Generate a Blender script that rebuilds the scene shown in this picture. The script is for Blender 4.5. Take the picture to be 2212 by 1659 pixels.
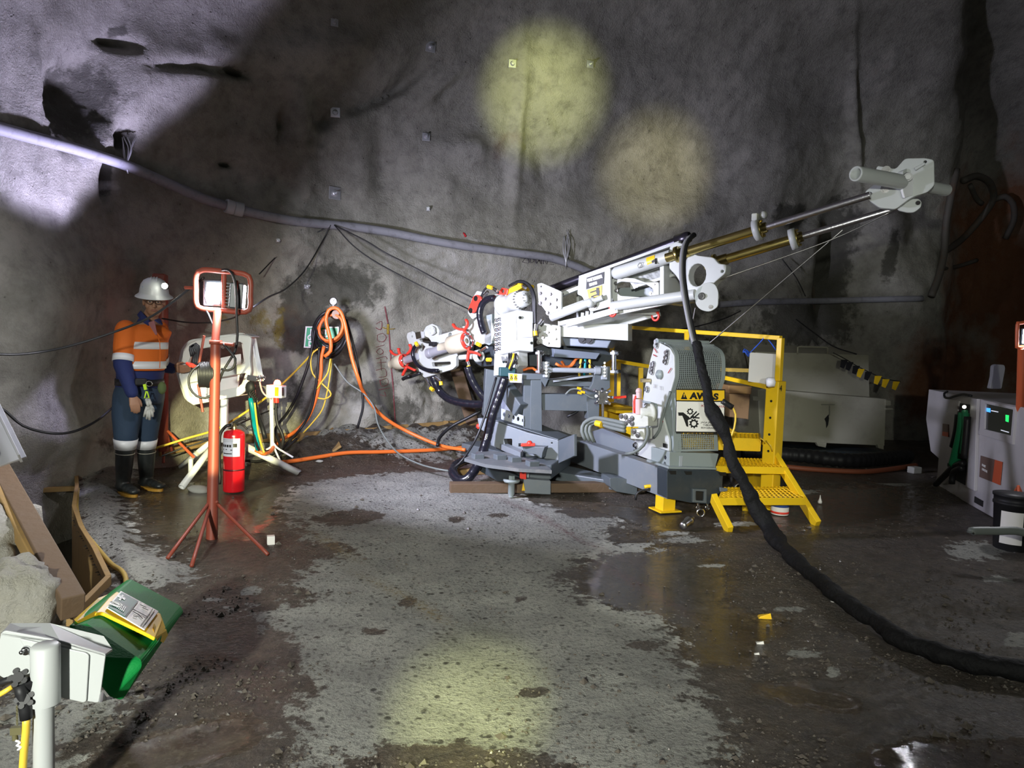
import bpy, bmesh, math, random
import numpy as np
from mathutils import Vector, Matrix, noise, geometry
from mathutils.bvhtree import BVHTree
random.seed(7)
for o in list(bpy.data.objects): bpy.data.objects.remove(o)
C = bpy.context.scene.collection
W, H, F, CAMH = 2212, 1659, 1500.0, 1.42
PITCH, ROLL = math.radians(-3.5), math.radians(2.0)
# ---------------- camera, world, exposure, lamps of the place and added fill lamps
f_ = Vector((0, math.cos(PITCH), math.sin(PITCH)))
u_ = Vector((0, -math.sin(PITCH), math.cos(PITCH)))
x_ = Vector((1, 0, 0))
CR = x_*math.cos(ROLL) + u_*math.sin(ROLL)
CU = u_*math.cos(ROLL) - x_*math.sin(ROLL)
CAM = Vector((0, 0, CAMH))
cd = bpy.data.cameras.new('camera'); cam = bpy.data.objects.new('camera', cd); C.objects.link(cam)
cd.sensor_width = 36; cd.lens = F*36/W; cd.clip_start = .05
cam.matrix_world = Matrix(((CR.x, CU.x, -f_.x, 0), (CR.y, CU.y, -f_.y, 0), (CR.z, CU.z, -f_.z, CAMH), (0, 0, 0, 1)))
sc = bpy.context.scene; sc.camera = cam
sc.view_settings.view_transform = 'Standard'; sc.view_settings.look = 'None'
sc.view_settings.gamma = 1; sc.view_settings.use_curve_mapping = False
sc.view_settings.exposure = 0.6
w = bpy.data.worlds.new('world'); sc.world = w; w.use_nodes = True
w.node_tree.nodes['Background'].inputs[0].default_value = (.85, 1, .9, 1)
w.node_tree.nodes['Background'].inputs[1].default_value = 0.028

def ray(px, py):
    return (CR*((px-W/2)/F) + CU*(-(py-H/2)/F) + f_)
def P(px, py, Y):                     # point of the place at depth Y behind a pixel
    d = ray(px, py); return CAM + d*(Y/d.y)
def G(px, py, z=0.0):                 # point of the ground
    d = ray(px, py); return CAM + d*((z-CAMH)/d.z)
def proj(p):
    d = Vector(p)-CAM; k = d.dot(f_)
    return (W/2+F*d.dot(CR)/k, H/2-F*d.dot(CU)/k)
def lamp(name, kind, loc, target, energy, color, **kw):
    l = bpy.data.lights.new(name, kind); l.energy = energy; l.color = color
    for k, v in kw.items(): setattr(l, k, v)
    o = bpy.data.objects.new(name, l); C.objects.link(o); o.location = loc
    o.rotation_euler = (Vector(target)-Vector(loc)).to_track_quat('-Z', 'Y').to_euler()
    return o
R = math.radians
WHITE = (1, .97, .9); COOL = (.76, .77, 1.0); LILAC = (.66, .62, 1.0); YG = (.93, 1, .36)
LH = P(552, 640, 5.05)                # floodlight head that faces right, towards the rig
lamp('floodlight_right', 'AREA', LH, P(1150, 760, 7.4), 84, COOL, shape='RECTANGLE', size=.22, size_y=.26, spread=R(124))
LF = P(477, 634, 4.93)                # floodlight head that faces the camera side
lamp('floodlight_near', 'AREA', LF+Vector((-.02, -.04, 0)), LF+Vector((-.75, -.75, -.4)), 40, (.93, .93, 1), shape='RECTANGLE', size=.18, size_y=.24, spread=R(170))
LB = P(348, 600, 6.35)                # floodlight behind the man, thrown up the left wall
lamp('floodlight_rear', 'SPOT', LB, LB+Vector((-.38, -1.3, 3.1)), 230, LILAC, spot_size=R(98), spot_blend=.3, shadow_soft_size=.08)
# head lamps of the crew behind and beside the camera, plus added fill lamps
lamp('headlamp_upper', 'SPOT', (1.1, .2, 1.72), P(1190, 205, 8.6), 2300, YG, spot_size=R(12), spot_blend=1, shadow_soft_size=.02)
lamp('headlamp_lower', 'SPOT', (1.3, .2, 1.70), P(1432, 370, 9.3), 1500, (1, .93, .5), spot_size=R(11.5), spot_blend=1, shadow_soft_size=.02)
lamp('headlamp_floor', 'SPOT', (-.2, -.1, 1.6), G(1010, 1540), 480, YG, spot_size=R(14), spot_blend=1, shadow_soft_size=.02)
lamp('headlamp_wall', 'SPOT', (-.5, .1, 1.62), P(500, 920, 6.9), 2300, (1, .95, .5), spot_size=R(10), spot_blend=.35, shadow_soft_size=.015)
lamp('fill_front', 'SPOT', (-1.2, -3.4, 2.5), G(980, 1090), 1750, (.98, 1, .90), spot_size=R(44), spot_blend=.7, shadow_soft_size=.15)  # added unseen lamp: general fill for floor, worker and foreground
LR = P(2222, 727, 5.45)
lamp('fill_right', 'SPOT', (.9, -1.0, 1.75), P(1850, 980, 8), 240, (.98, 1, .88), spot_size=R(46), spot_blend=1, shadow_soft_size=.06)  # added unseen fill that brightens the bin and the right side
lamp('floodlight_rear_low', 'SPOT', P(352, 640, 6.35), P(125, 945, 5.7), 45, LILAC, spot_size=R(34), spot_blend=.35, shadow_soft_size=.05)
lamp('fill_mast', 'SPOT', (-.6, -1.2, 1.75), P(1950, 395, 5.3), 420, (.95, 1, .93), spot_size=R(17), spot_blend=1, shadow_soft_size=.05)  # added unseen lamp that lifts the mast tip
lamp('floodlight_far_right', 'AREA', LR, LR+Vector((-1, -2.2, -1.2)), 7, (.95, .95, 1), shape='RECTANGLE', size=.08, size_y=.12, spread=R(150))

# ---------------- materials
MATS = {}
def nt(m): return m.node_tree.nodes, m.node_tree.links
def mat(name, col, rough=.5, metal=0., bump=0., bscale=60, dirt=0., dcol=(.12, .1, .085), dscale=6, emit=None, es=0., spec=.5, trans=0., coat=0.):
    if name in MATS: return MATS[name]
    m = bpy.data.materials.new(name); m.use_nodes = True; N, L = nt(m); b = N['Principled BSDF']
    b.inputs['Base Color'].default_value = (*col, 1); b.inputs['Roughness'].default_value = rough
    b.inputs['Metallic'].default_value = metal; b.inputs['Specular IOR Level'].default_value = spec
    b.inputs['Transmission Weight'].default_value = trans; b.inputs['Coat Weight'].default_value = coat
    if emit: b.inputs['Emission Color'].default_value = (*emit, 1); b.inputs['Emission Strength'].default_value = es
    tc = N.new('ShaderNodeTexCoord')
    if dirt > 0:
        n = N.new('ShaderNodeTexNoise'); n.inputs['Scale'].default_value = dscale; n.inputs['Detail'].default_value = 9; n.inputs['Roughness'].default_value = .7
        L.new(tc.outputs['Object'], n.inputs['Vector'])
        r = N.new('ShaderNodeMapRange'); r.inputs[1].default_value = .5; r.inputs[2].default_value = .72; r.inputs[4].default_value = dirt
        L.new(n.outputs['Fac'], r.inputs[0])
        mx = N.new('ShaderNodeMixRGB'); mx.inputs[1].default_value = (*col, 1); mx.inputs[2].default_value = (*dcol, 1)
        L.new(r.outputs[0], mx.inputs[0]); L.new(mx.outputs[0], b.inputs['Base Color'])
    if bump > 0:
        n2 = N.new('ShaderNodeTexNoise'); n2.inputs['Scale'].default_value = bscale; n2.inputs['Detail'].default_value = 6
        L.new(tc.outputs['Object'], n2.inputs['Vector'])
        bp = N.new('ShaderNodeBump'); bp.inputs['Strength'].default_value = bump; bp.inputs['Distance'].default_value = .01
        L.new(n2.outputs['Fac'], bp.inputs['Height']); L.new(bp.outputs[0], b.inputs['Normal'])
    MATS[name] = m; return m
M_WHITE = mat('white_paint', (.52, .54, .52), .38, dirt=.25, dcol=(.45, .45, .42), dscale=5)
M_CREAM = mat('cream_roller', (.60, .54, .40), .4, dirt=.2)
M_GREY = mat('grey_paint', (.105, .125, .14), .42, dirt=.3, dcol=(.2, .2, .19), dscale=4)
M_DGREY = mat('dark_grey_paint', (.035, .045, .055), .4, dirt=.25, dcol=(.12, .12, .11))
M_GUARD = mat('guard_grey_paint', (.27, .31, .31), .38)
M_YEL = mat('yellow_paint', (.86, .55, .012), .42, dirt=.18, dcol=(.35, .22, .03), dscale=7)
M_RED = mat('red_paint', (.80, .05, .03), .35)
M_LAMPRED = mat('rusty_red_paint', (.25, .05, .028), .5, dirt=.35, dcol=(.18, .07, .05), dscale=18)
M_FIRE = mat('extinguisher_red', (.72, .012, .02), .22, coat=.5)
M_BLK = mat('black_rubber', (.014, .014, .016), .42, spec=.4)
M_BLKP = mat('black_plastic', (.016, .016, .018), .5, spec=.3)
M_SPIRAL = mat('black_spiral_wrap', (.010, .010, .016), .25)
M_SLEEVE = mat('black_fabric_sleeve', (.008, .008, .009), .75, bump=1., bscale=38, spec=.25)
M_ORG = mat('orange_hose', (.78, .17, .03), .4)
M_YCAB = mat('yellow_cable', (.80, .55, .06), .45)
M_CHROME = mat('chrome', (.72, .72, .74), .18, 1.)
M_STEEL = mat('steel', (.42, .41, .40), .36, 1., dirt=.5, dcol=(.14, .11, .09), dscale=12)
M_BRASS = mat('zinc_yellow_steel', (.62, .50, .18), .26, 1.)
M_WOOD = mat('timber', (.12, .075, .042), .8, dirt=.7, dcol=(.13, .09, .06), dscale=7, bump=.4, bscale=30)
M_PLY = mat('plywood', (.36, .22, .11), .8, dirt=.6, dcol=(.16, .10, .06), dscale=5)
M_FWOOD = mat('formwork_plank', (.32, .20, .07), .75, dirt=.8, dcol=(.17, .12, .07), dscale=8)
M_GREEN = mat('green_plastic', (.006, .22, .045), .6, spec=.2, bump=.12, bscale=160)
M_BEIGE = mat('beige_painted_steel', (.36, .35, .27), .55, dirt=.4, dcol=(.18, .17, .13), dscale=3)
M_SIGNW = mat('sign_white', (.86, .84, .80), .4)
M_SIGNG = mat('sign_green', (.0, .38, .14), .4)
M_SIGNY = mat('sticker_yellow', (.90, .55, .02), .4)
M_INK = mat('black_ink', (.012, .012, .012), .5)
M_REDINK = mat('red_ink', (.35, .03, .03), .5)
M_WTXT = mat('white_lettering', (.85, .85, .85), .5)
M_PALELIT = mat('lamp_panel', (1, 1, 1), .3, emit=(.93, .93, 1), es=26)
M_SHEET = mat('white_sheet', (.80, .80, .84), .5)
M_BLUES = mat('blue_cord', (.03, .12, .75), .5)
M_TEAL = mat('teal_hose', (.0, .28, .33), .4)
M_GHOSE = mat('grey_hose', (.16, .18, .17), .5)
M_PVC = mat('grey_pipe', (.26, .26, .29), .6, dirt=.75, dcol=(.12, .115, .12), dscale=9)

# ---------------- mesh helpers
def frame(d, up=(0, 0, 1)):
    d = Vector(d).normalized(); up = Vector(up)
    if abs(d.dot(up.normalized())) > .98: up = Vector((1, 0, 0)) if abs(d.x) < .9 else Vector((0, 1, 0))
    a = d.cross(up).normalized(); b = a.cross(d).normalized()
    return a, b                        # side, up
class MB:
    def __init__(s): s.v = []; s.f = []; s.sm = []; s.mi = []; s.cur = 0; s.pc = []
    def piece(s): s.pc.append((len(s.v), len(s.f))); return s
    def add(s, vs, fs, smooth=False):
        n = len(s.v); s.v += [tuple(q) for q in vs]; s.f += [tuple(i+n for i in q) for q in fs]
        s.sm += [smooth]*len(fs); s.mi += [s.cur]*len(fs); return s
    def hexa(s, p):                    # eight corners: bottom 4 then top 4
        return s.add(p, [(3, 2, 1, 0), (4, 5, 6, 7), (0, 1, 5, 4), (1, 2, 6, 5), (2, 3, 7, 6), (3, 0, 4, 7)])
    def box(s, c, sx, sy, sz, rz=0, ax=None):
        c = Vector(c)
        if ax is None: X = Vector((math.cos(rz), math.sin(rz), 0)); Y = Vector((-math.sin(rz), math.cos(rz), 0)); Z = Vector((0, 0, 1))
        else: X, Y, Z = [Vector(a).normalized() for a in ax]
        q = [c+X*(a*sx/2)+Y*(b*sy/2)+Z*(k*sz/2) for k in (-1, 1) for a, b in ((-1, -1), (1, -1), (1, 1), (-1, 1))]
        return s.hexa(q)
    def beam(s, p0, p1, wd, ht, up=(0, 0, 1)):
        p0 = Vector(p0); p1 = Vector(p1); a, b = frame(p1-p0, up)
        q = []
        for p in (p0, p1): q += [p-a*wd/2-b*ht/2, p+a*wd/2-b*ht/2, p+a*wd/2+b*ht/2, p-a*wd/2+b*ht/2]
        return s.hexa(q)
    def cyl(s, p0, p1, r0, r1=None, n=20, caps=True, smooth=True):
        r1 = r0 if r1 is None else r1; p0 = Vector(p0); p1 = Vector(p1); a, b = frame(p1-p0)
        vs = []
        for p, r in ((p0, r0), (p1, r1)):
            vs += [p+a*(r*math.cos(2*math.pi*i/n))+b*(r*math.sin(2*math.pi*i/n)) for i in range(n)]
        s.add(vs, [(i, (i+1) % n, n+(i+1) % n, n+i) for i in range(n)], smooth)
        if caps: s.add(vs[:n], [tuple(reversed(range(n)))]); s.add(vs[n:], [tuple(range(n))])
        return s
    def lathe(s, prof, o, d, n=24, smooth=True, ref=(0, 0, 1)):      # prof: (radius, distance along d)
        o = Vector(o); d = Vector(d).normalized(); a, b = frame(d, ref); vs = []
        for r, t in prof: vs += [o+d*t+a*(r*math.cos(2*math.pi*i/n))+b*(r*math.sin(2*math.pi*i/n)) for i in range(n)]
        fs = []
        for k in range(len(prof)-1): fs += [(k*n+i, k*n+(i+1) % n, (k+1)*n+(i+1) % n, (k+1)*n+i) for i in range(n)]
        s.add(vs, fs, smooth); return s
    def tube(s, pts, r, n=10, closed=False, smooth=True, caps=True, flat=1.):
        pts = [Vector(p) for p in pts]; m = len(pts)
        rr = r if hasattr(r, '__len__') else [r]*m
        T = [((pts[(i+1) % m] if closed or i < m-1 else pts[i])-(pts[i-1] if closed or i > 0 else pts[i])).normalized() for i in range(m)]
        a, b = frame(T[0]); vs = []
        for i in range(m):
            if i: a = (a-T[i]*a.dot(T[i])).normalized()
            b = a.cross(T[i]).normalized()
            vs += [pts[i]+a*(rr[i]*math.cos(2*math.pi*k/n))+b*(rr[i]*flat*math.sin(2*math.pi*k/n)) for k in range(n)]
        fs = []
        for i in range(m if closed else m-1):
            j = (i+1) % m
            fs += [(i*n+k, j*n+k, j*n+(k+1) % n, i*n+(k+1) % n) for k in range(n)]
        if not closed and caps: fs += [tuple(range(n)), tuple(reversed([(m-1)*n+k for k in range(n)]))]
        return s.add(vs, fs, smooth)
    def ball(s, c, r, n=12, sc=(1, 1, 1)):
        c = Vector(c); vs = []; fs = []; m = n//2+1
        for i in range(m+1):
            th = math.pi*i/m
            vs += [c+Vector((r*sc[0]*math.sin(th)*math.cos(2*math.pi*k/n), r*sc[1]*math.sin(th)*math.sin(2*math.pi*k/n), r*sc[2]*math.cos(th))) for k in range(n)]
        for i in range(m): fs += [(i*n+k, (i+1)*n+k, (i+1)*n+(k+1) % n, i*n+(k+1) % n) for k in range(n)]
        return s.add(vs, fs, True)
    def merge(s, me, M, smooth=False):
        vs = [M @ v.co for v in me.vertices]; return s.add(vs, [tuple(p.vertices) for p in me.polygons], smooth)
    def build(s, name, m, parent=None, bevel=0., label=None, weld=False, seg=2):
        if len(s.pc) > 1:              # repeats made in one loop: each becomes a mesh of its own
            out = None; ends = s.pc[1:]+[(len(s.v), len(s.f))]
            for (v0, f0), (v1, f1) in zip(s.pc, ends):
                k = MB(); k.v = s.v[v0:v1]; k.f = [tuple(i-v0 for i in q) for q in s.f[f0:f1]]; k.sm = s.sm[f0:f1]; k.mi = s.mi[f0:f1]
                out = k.build(name, m, parent, bevel, label, weld, seg)
            return out
        vs = [Vector(v) for v in s.v]
        lo = Vector([min(v[i] for v in vs) for i in range(3)]); hi = Vector([max(v[i] for v in vs) for i in range(3)])
        c = (lo+hi)/2 if parent is not None else Vector(((lo.x+hi.x)/2, (lo.y+hi.y)/2, lo.z))
        me = bpy.data.meshes.new(name); me.from_pydata([v-c for v in vs], [], s.f)
        for k in (m if isinstance(m, (list, tuple)) else [m]): me.materials.append(k)
        me.polygons.foreach_set('use_smooth', s.sm); me.polygons.foreach_set('material_index', s.mi)
        bm = bmesh.new(); bm.from_mesh(me)
        if weld: bmesh.ops.remove_doubles(bm, verts=bm.verts, dist=1e-5)
        bmesh.ops.recalc_face_normals(bm, faces=bm.faces); bm.to_mesh(me); bm.free(); me.update()
        o = bpy.data.objects.new(name, me); C.objects.link(o)
        if parent is not None:
            o.parent = parent; pw = Vector((0, 0, 0)); q = parent
            while q is not None: pw += q.location; q = q.parent
            o.location = c-pw
        else: o.location = c
        if bevel:
            b = o.modifiers.new('bevel', 'BEVEL'); b.width = bevel; b.segments = seg; b.limit_method = 'ANGLE'; b.angle_limit = R(40); b.harden_normals = False
        if label: o['label'] = label
        return o
def tag(o, label, cat, group=None, kind=None):
    o['label'] = label; o['category'] = cat
    if group: o['group'] = group
    if kind: o['kind'] = kind
    return o
def thing(name, label, cat, loc, group=None):
    o = bpy.data.objects.new(name, None); C.objects.link(o); o.location = loc; o.empty_display_size = .1
    return tag(o, label, cat, group)
def smooth_pts(pts, step=.05, closed=False):
    pts = [Vector(p) for p in pts]; out = []; n = len(pts)
    for i in range(n if closed else n-1):
        p0 = pts[(i-1) % n] if closed or i > 0 else pts[0]*2-pts[1]
        p1 = pts[i]; p2 = pts[(i+1) % n]; p3 = pts[(i+2) % n] if closed or i < n-2 else pts[-1]*2-pts[-2]
        k = max(2, int((p2-p1).length/step))
        for j in range(k):
            t = j/k; out.append(.5*((2*p1)+(p2-p0)*t+(2*p0-5*p1+4*p2-p3)*t*t+(3*p1-p0-3*p2+p3)*t**3))
    if not closed: out.append(pts[-1])
    return out
def hose(name, pts, r, m, parent=None, step=.04, n=10, label=None, wob=0):
    q = smooth_pts(pts, step)
    if wob: q = [p+Vector((noise.noise(p*5)*wob, 0, noise.noise(p*5+Vector((9, 3, 1)))*wob)) for p in q]
    if m is M_SPIRAL:                  # spiral wrap: a groove every turn
        q = smooth_pts(pts, .014); r = [r*(.94 if i % 5 == 0 else 1.0) for i in range(len(q))]; n = 16
    return MB().tube(q, r, n).build(name, m, parent, label=label)
class Plane:                           # an upright (or tilted) plane of the place; pt() meets it along a pixel's sight line
    def __init__(s, px, py, Y, yaw=0, tilt=0):
        s.o = P(px, py, Y); a = R(yaw)
        s.X = Vector((math.cos(a), math.sin(a), 0)); s.N = Vector((math.sin(a), -math.cos(a), 0))
        t = R(tilt); s.Z = Vector((0, 0, 1))*math.cos(t)+s.N*math.sin(t); s.N = s.X.cross(s.Z)  # N faces the camera side
    def pt(s, px, py, off=0):
        d = ray(px, py); return CAM+d*((s.o+s.N*off-CAM).dot(s.N)/d.dot(s.N))
    def uv(s, p): q = Vector(p)-s.o; return (q.dot(s.X), q.dot(s.Z))
    def M(s, off=0):
        o = s.o+s.N*off
        return Matrix(((s.X.x, s.Z.x, s.N.x, o.x), (s.X.y, s.Z.y, s.N.y, o.y), (s.X.z, s.Z.z, s.N.z, o.z), (0, 0, 0, 1)))
def curve_mesh(cu):
    o = bpy.data.objects.new('tmp', cu); C.objects.link(o)
    me = bpy.data.meshes.new_from_object(o.evaluated_get(bpy.context.evaluated_depsgraph_get()))
    bpy.data.objects.remove(o); bpy.data.curves.remove(cu); return me
def plate_mb(pl, outer, thick, holes=(), off=0, bev=.004, rnd=0, mb=None):
    """plate whose front face lies on plane pl (+off); outlines are in pixels, holes are (px,py,radius m[,ratio]) or outlines"""
    mb = mb or MB(); cu = bpy.data.curves.new('c', 'CURVE'); cu.dimensions = '2D'; cu.fill_mode = 'BOTH'
    cu.extrude = max(thick/2-bev, .0005); cu.bevel_depth = bev; cu.bevel_resolution = 1; cu.offset = -bev
    def poly(q):
        sp = cu.splines.new('POLY'); sp.points.add(len(q)-1); sp.use_cyclic_u = True
        for i, p in enumerate(q): sp.points[i].co = (p[0], p[1], 0, 1)
    def uvs(pts): return [pl.uv(pl.pt(a, b, off)) for a, b in pts]
    def fillet(q, r):
        out = []; n = len(q)
        for i in range(n):
            p = Vector(q[i]); a = Vector(q[i-1])-p; b = Vector(q[(i+1) % n])-p
            k = min(r, a.length*.45, b.length*.45); A = p+a.normalized()*k; B = p+b.normalized()*k
            out += [A.lerp(p, t).lerp(p.lerp(B, t), t) for t in (0, .33, .67, 1)]
        return out
    q = uvs(outer); poly(fillet(q, rnd) if rnd else q)
    for h in holes:
        if isinstance(h, list): poly(fillet(uvs(h), rnd or .01))
        else:
            c = pl.uv(pl.pt(h[0], h[1], off)); k = h[3] if len(h) > 3 else 1
            poly([(c[0]+h[2]*k*math.cos(i*math.pi/8), c[1]+h[2]*math.sin(i*math.pi/8)) for i in range(16)])
    me = curve_mesh(cu); mb.merge(me, pl.M(off-thick/2)); bpy.data.meshes.remove(me); return mb
def plate(name, m, parent, pl, outer, thick, holes=(), off=0, bev=.004, rnd=0, label=None):
    return plate_mb(pl, outer, thick, holes, off, bev, rnd).build(name, m, parent, label=label)
def text_mb(s, pl, px, py, h_px, off=.002, mb=None, rot=0, sx=1., thick=.001, bold=.0, align='LEFT'):
    mb = mb or MB(); cu = bpy.data.curves.new('t', 'FONT'); cu.body = s
    cu.align_x = align; cu.extrude = thick; cu.offset = bold
    p = pl.pt(px, py, off); sz = (pl.pt(px, py-h_px, off)-p).length/.7; cu.size = sz
    me = curve_mesh(cu); M = pl.M(0); M.translation = p
    mb.merge(me, M @ Matrix.Rotation(R(rot), 4, 'Z') @ Matrix.Diagonal((sx, 1, 1, 1))); bpy.data.meshes.remove(me); return mb
def bolts_mb(pl, pts, r=.012, h=.012, off=0, mb=None, n=6):
    own = mb is None; mb = mb or MB()
    for a, b in pts:
        if own: mb.piece()
        p = pl.pt(a, b, off); mb.cyl(p-pl.N*.002, p+pl.N*.003, r*1.5, n=16); mb.cyl(p, p+pl.N*h, r, n=n, smooth=False)
    return mb
# ---------------- the cavern: shotcrete walls and dome
PATH = [(-4.6, -4), (-4.4, 0), (-4.15, 3), (-4.0, 5.0), (-3.95, 6.6), (-3.3, 7.6), (-2.4, 8.4), (-1.2, 9.1), (-.3, 9.6), (1.3, 10.2), (3.2, 10.9), (5.2, 11.4), (7.0, 11.6), (7.9, 12.6), (9.2, 12.9), (9.9, 11.6), (9.4, 8.8), (8.6, 5.5), (8.2, 2), (8, -4)]
base = smooth_pts([(a, b, 0) for a, b in PATH], .01)
bl = np.array([[p.x, p.y] for p in base]); seg = np.r_[0, np.cumsum(np.linalg.norm(np.diff(bl, axis=0), axis=1))]
us = [0.]
while us[-1] < seg[-1]:
    yy = np.interp(us[-1], seg, bl[:, 1]); xx = np.interp(us[-1], seg, bl[:, 0])
    us.append(us[-1]+(.035 if (yy > 3.8 and xx < 9) else .15))
us = np.array(us[:-1]); BX = np.interp(us, seg, bl[:, 0]); BY = np.interp(us, seg, bl[:, 1])
prof = [(0, z) for z in np.arange(-1.0, 3.0, .035)]
for k in range(150):
    th = math.pi/2*k/149; prof.append((1-math.cos(th), 3+4.6*math.sin(th)))
T = np.array([p[0] for p in prof]); ZZ = np.array([p[1] for p in prof])
CX, CY = 2.0, 3.5
nu, nv = len(us), len(prof)
X = BX[:, None]+(CX-BX[:, None])*T[None]; Yg = BY[:, None]+(CY-BY[:, None])*T[None]; Zg = np.repeat(ZZ[None], nu, 0)
tx = np.gradient(BX, us); ty = np.gradient(BY, us); nl = np.hypot(tx, ty)
NX, NY = ty/nl, -tx/nl                                       # inward normal
def npproj(X, Y, Z):
    dx, dy, dz = X-CAM.x, Y-CAM.y, Z-CAM.z
    k = dx*f_.x+dy*f_.y+dz*f_.z; k = np.where(np.abs(k) < .3, .3, k)
    a = (dx*CR.x+dy*CR.y+dz*CR.z)/k; b = (dx*CU.x+dy*CU.y+dz*CU.z)/k
    return np.where(k > .3, W/2+F*a, -9999), np.where(k > .3, H/2-F*b, -9999)
PX, PY = npproj(X, Yg, Zg)
def blob(px, py, cx, cy, rx, ry, rot=0, p=2):
    c, s = math.cos(R(rot)), math.sin(R(rot)); dx, dy = px-cx, py-cy
    a = (dx*c+dy*s)/rx; b = (-dx*s+dy*c)/ry
    return np.exp(-np.clip((np.abs(a)**p+np.abs(b)**p), 0, 40))
# relief of the rock: (centre, radii, turn, height in m; + towards the room)
REL = [(175, 200, 70, 95, 10, -.28), (95, 230, 22, 120, -8, .10), (260, 190, 40, 120, 20, .15), (180, 330, 60, 50, 0, .05),
       (255, 95, 30, 10, 20, -.2), (500, 155, 32, 10, 15, -.12), (262, 300, 18, 22, 0, -.2), (228, 385, 10, 40, 0, -.2), (490, 355, 16, 5, 10, -.09), (5, 222, 12, 8, 0, -.1),
       (640, 270, 26, 80, 0, .20), (612, 255, 9, 40, 8, -.16), (655, 400, 30, 110, 5, .10), (725, 300, 40, 70, 25, .14), (700, 262, 14, 22, 30, -.12), (780, 340, 34, 90, 0, .12), (830, 360, 30, 60, 0, -.10),
       (870, 180, 65, 14, -38, -.16), (810, 215, 70, 12, -25, -.14), (900, 130, 60, 20, -45, -.10), (960, 185, 60, 16, -40, .12), (965, 195, 40, 10, -40, -.12),
       (1000, 320, 70, 30, -10, .12), (960, 420, 60, 90, 0, .08), (1025, 350, 30, 60, -30, .08), (1115, 300, 12, 160, 3, .10), (1165, 330, 20, 60, -20, -.09), (1250, 210, 130, 110, 0, .18),
       (380, 180, 80, 90, 0, .16), (420, 155, 110, 10, 5, -.10), (700, 130, 200, 60, 0, .22), (620, 520, 80, 60, 0, .14), (730, 590, 90, 12, 15, -.03),
       (1450, 480, 150, 60, 0, .25), (1650, 350, 120, 160, 0, .30), (1800, 560, 26, 110, 8, -.5), (1760, 470, 60, 20, -20, -.22), (1840, 330, 10, 250, 0, .1),
       (1890, 470, 60, 130, 0, .3), (1950, 640, 60, 100, 0, .2), (830, 640, 45, 60, 0, .12), (700, 640, 120, 60, 0, .16), (1010, 560, 140, 50, 0, .2), (1180, 520, 120, 60, 0, .1),
       (350, 800, 60, 200, 0, .15), (80, 650, 120, 160, 0, .25), (500, 760, 60, 120, 0, .12), (100, 930, 100, 60, 0, .12), (880, 880, 60, 60, 0, .14), (950, 830, 30, 60, 0, -.15)]
D = np.zeros_like(X)
for cx, cy, rx, ry, ro, h in REL: D += h*blob(PX, PY, cx, cy, rx, ry, ro)
ROUGH = np.clip(.9*blob(PX, PY, 170, 220, 85, 120, 12, 4)+.9*blob(PX, PY, 640, 400, 60, 160, 5, 4)+.8*blob(PX, PY, 720, 620, 110, 90, 0, 3)+.6*blob(PX, PY, 820, 200, 170, 70, -30, 3)
    + .7*blob(PX, PY, 900, 900, 160, 110, 0, 3)+.6*blob(PX, PY, 1180, 330, 70, 80, 0)+.9*blob(PX, PY, 1480, 780, 260, 80, 0, 3)+.5*blob(PX, PY, 600, 680, 60, 90, 0)+.5*blob(PX, PY, 1180, 560, 200, 60, 0, 3), 0, 1)
big = np.zeros_like(X); fine = np.zeros_like(X)
for i in range(nu):
    for j in range(nv):
        p = Vector((X[i, j], Yg[i, j], Zg[i, j]))
        if PX[i, j] < -300 or PX[i, j] > 2500 or Zg[i, j] > 7.0: big[i, j] = noise.noise(p*.9); continue
        big[i, j] = noise.noise(p*.9)+.5*noise.noise(p*2.1)+.22*noise.noise(p*4.6)
        fine[i, j] = noise.noise(p*11)+.7*noise.noise(p*23)
D = D*1.2+big*.09+fine*(.005+.045*ROUGH)
DN = D*(1-T[None]**2*.5)
X2 = X+NX[:, None]*DN; Y2 = Yg+NY[:, None]*DN; Z2 = Zg-T[None]*D*.6
# ---- colour masks on the wall: r dark wet patch and darkened hollows, g rust, b yellow mark / pale wash and painted lamplight in alpha
def nmask(px, py, L):
    m = np.zeros_like(px)
    for t in L: m = np.maximum(m, blob(px, py, t[0], t[1], t[2], t[3], t[4] if len(t) > 4 else 0, 3)*(t[5] if len(t) > 5 else 1))
    return m
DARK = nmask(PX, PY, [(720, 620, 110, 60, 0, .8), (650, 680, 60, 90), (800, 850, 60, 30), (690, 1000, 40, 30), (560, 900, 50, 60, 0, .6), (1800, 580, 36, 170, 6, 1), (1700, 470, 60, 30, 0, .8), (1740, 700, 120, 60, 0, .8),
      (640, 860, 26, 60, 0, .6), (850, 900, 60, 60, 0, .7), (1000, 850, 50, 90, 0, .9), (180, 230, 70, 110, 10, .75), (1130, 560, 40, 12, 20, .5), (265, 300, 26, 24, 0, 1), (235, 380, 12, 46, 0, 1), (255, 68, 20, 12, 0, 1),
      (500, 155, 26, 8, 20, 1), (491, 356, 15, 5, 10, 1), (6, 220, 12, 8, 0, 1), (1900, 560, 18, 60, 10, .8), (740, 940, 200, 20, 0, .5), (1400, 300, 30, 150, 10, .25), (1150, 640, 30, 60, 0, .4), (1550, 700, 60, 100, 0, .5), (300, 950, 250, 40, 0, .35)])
RUST = nmask(PX, PY, [(2120, 560, 90, 200, 5, 1), (2060, 820, 120, 120, 0, .9), (1790, 560, 14, 120, 5, .6), (2200, 600, 90, 320, 0, .9)])
YELM = nmask(PX, PY, [(560, 690, 30, 30, 0, .7), (470, 690, 50, 20, 0, .5), (600, 700, 12, 60, 0, .6)])
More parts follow.
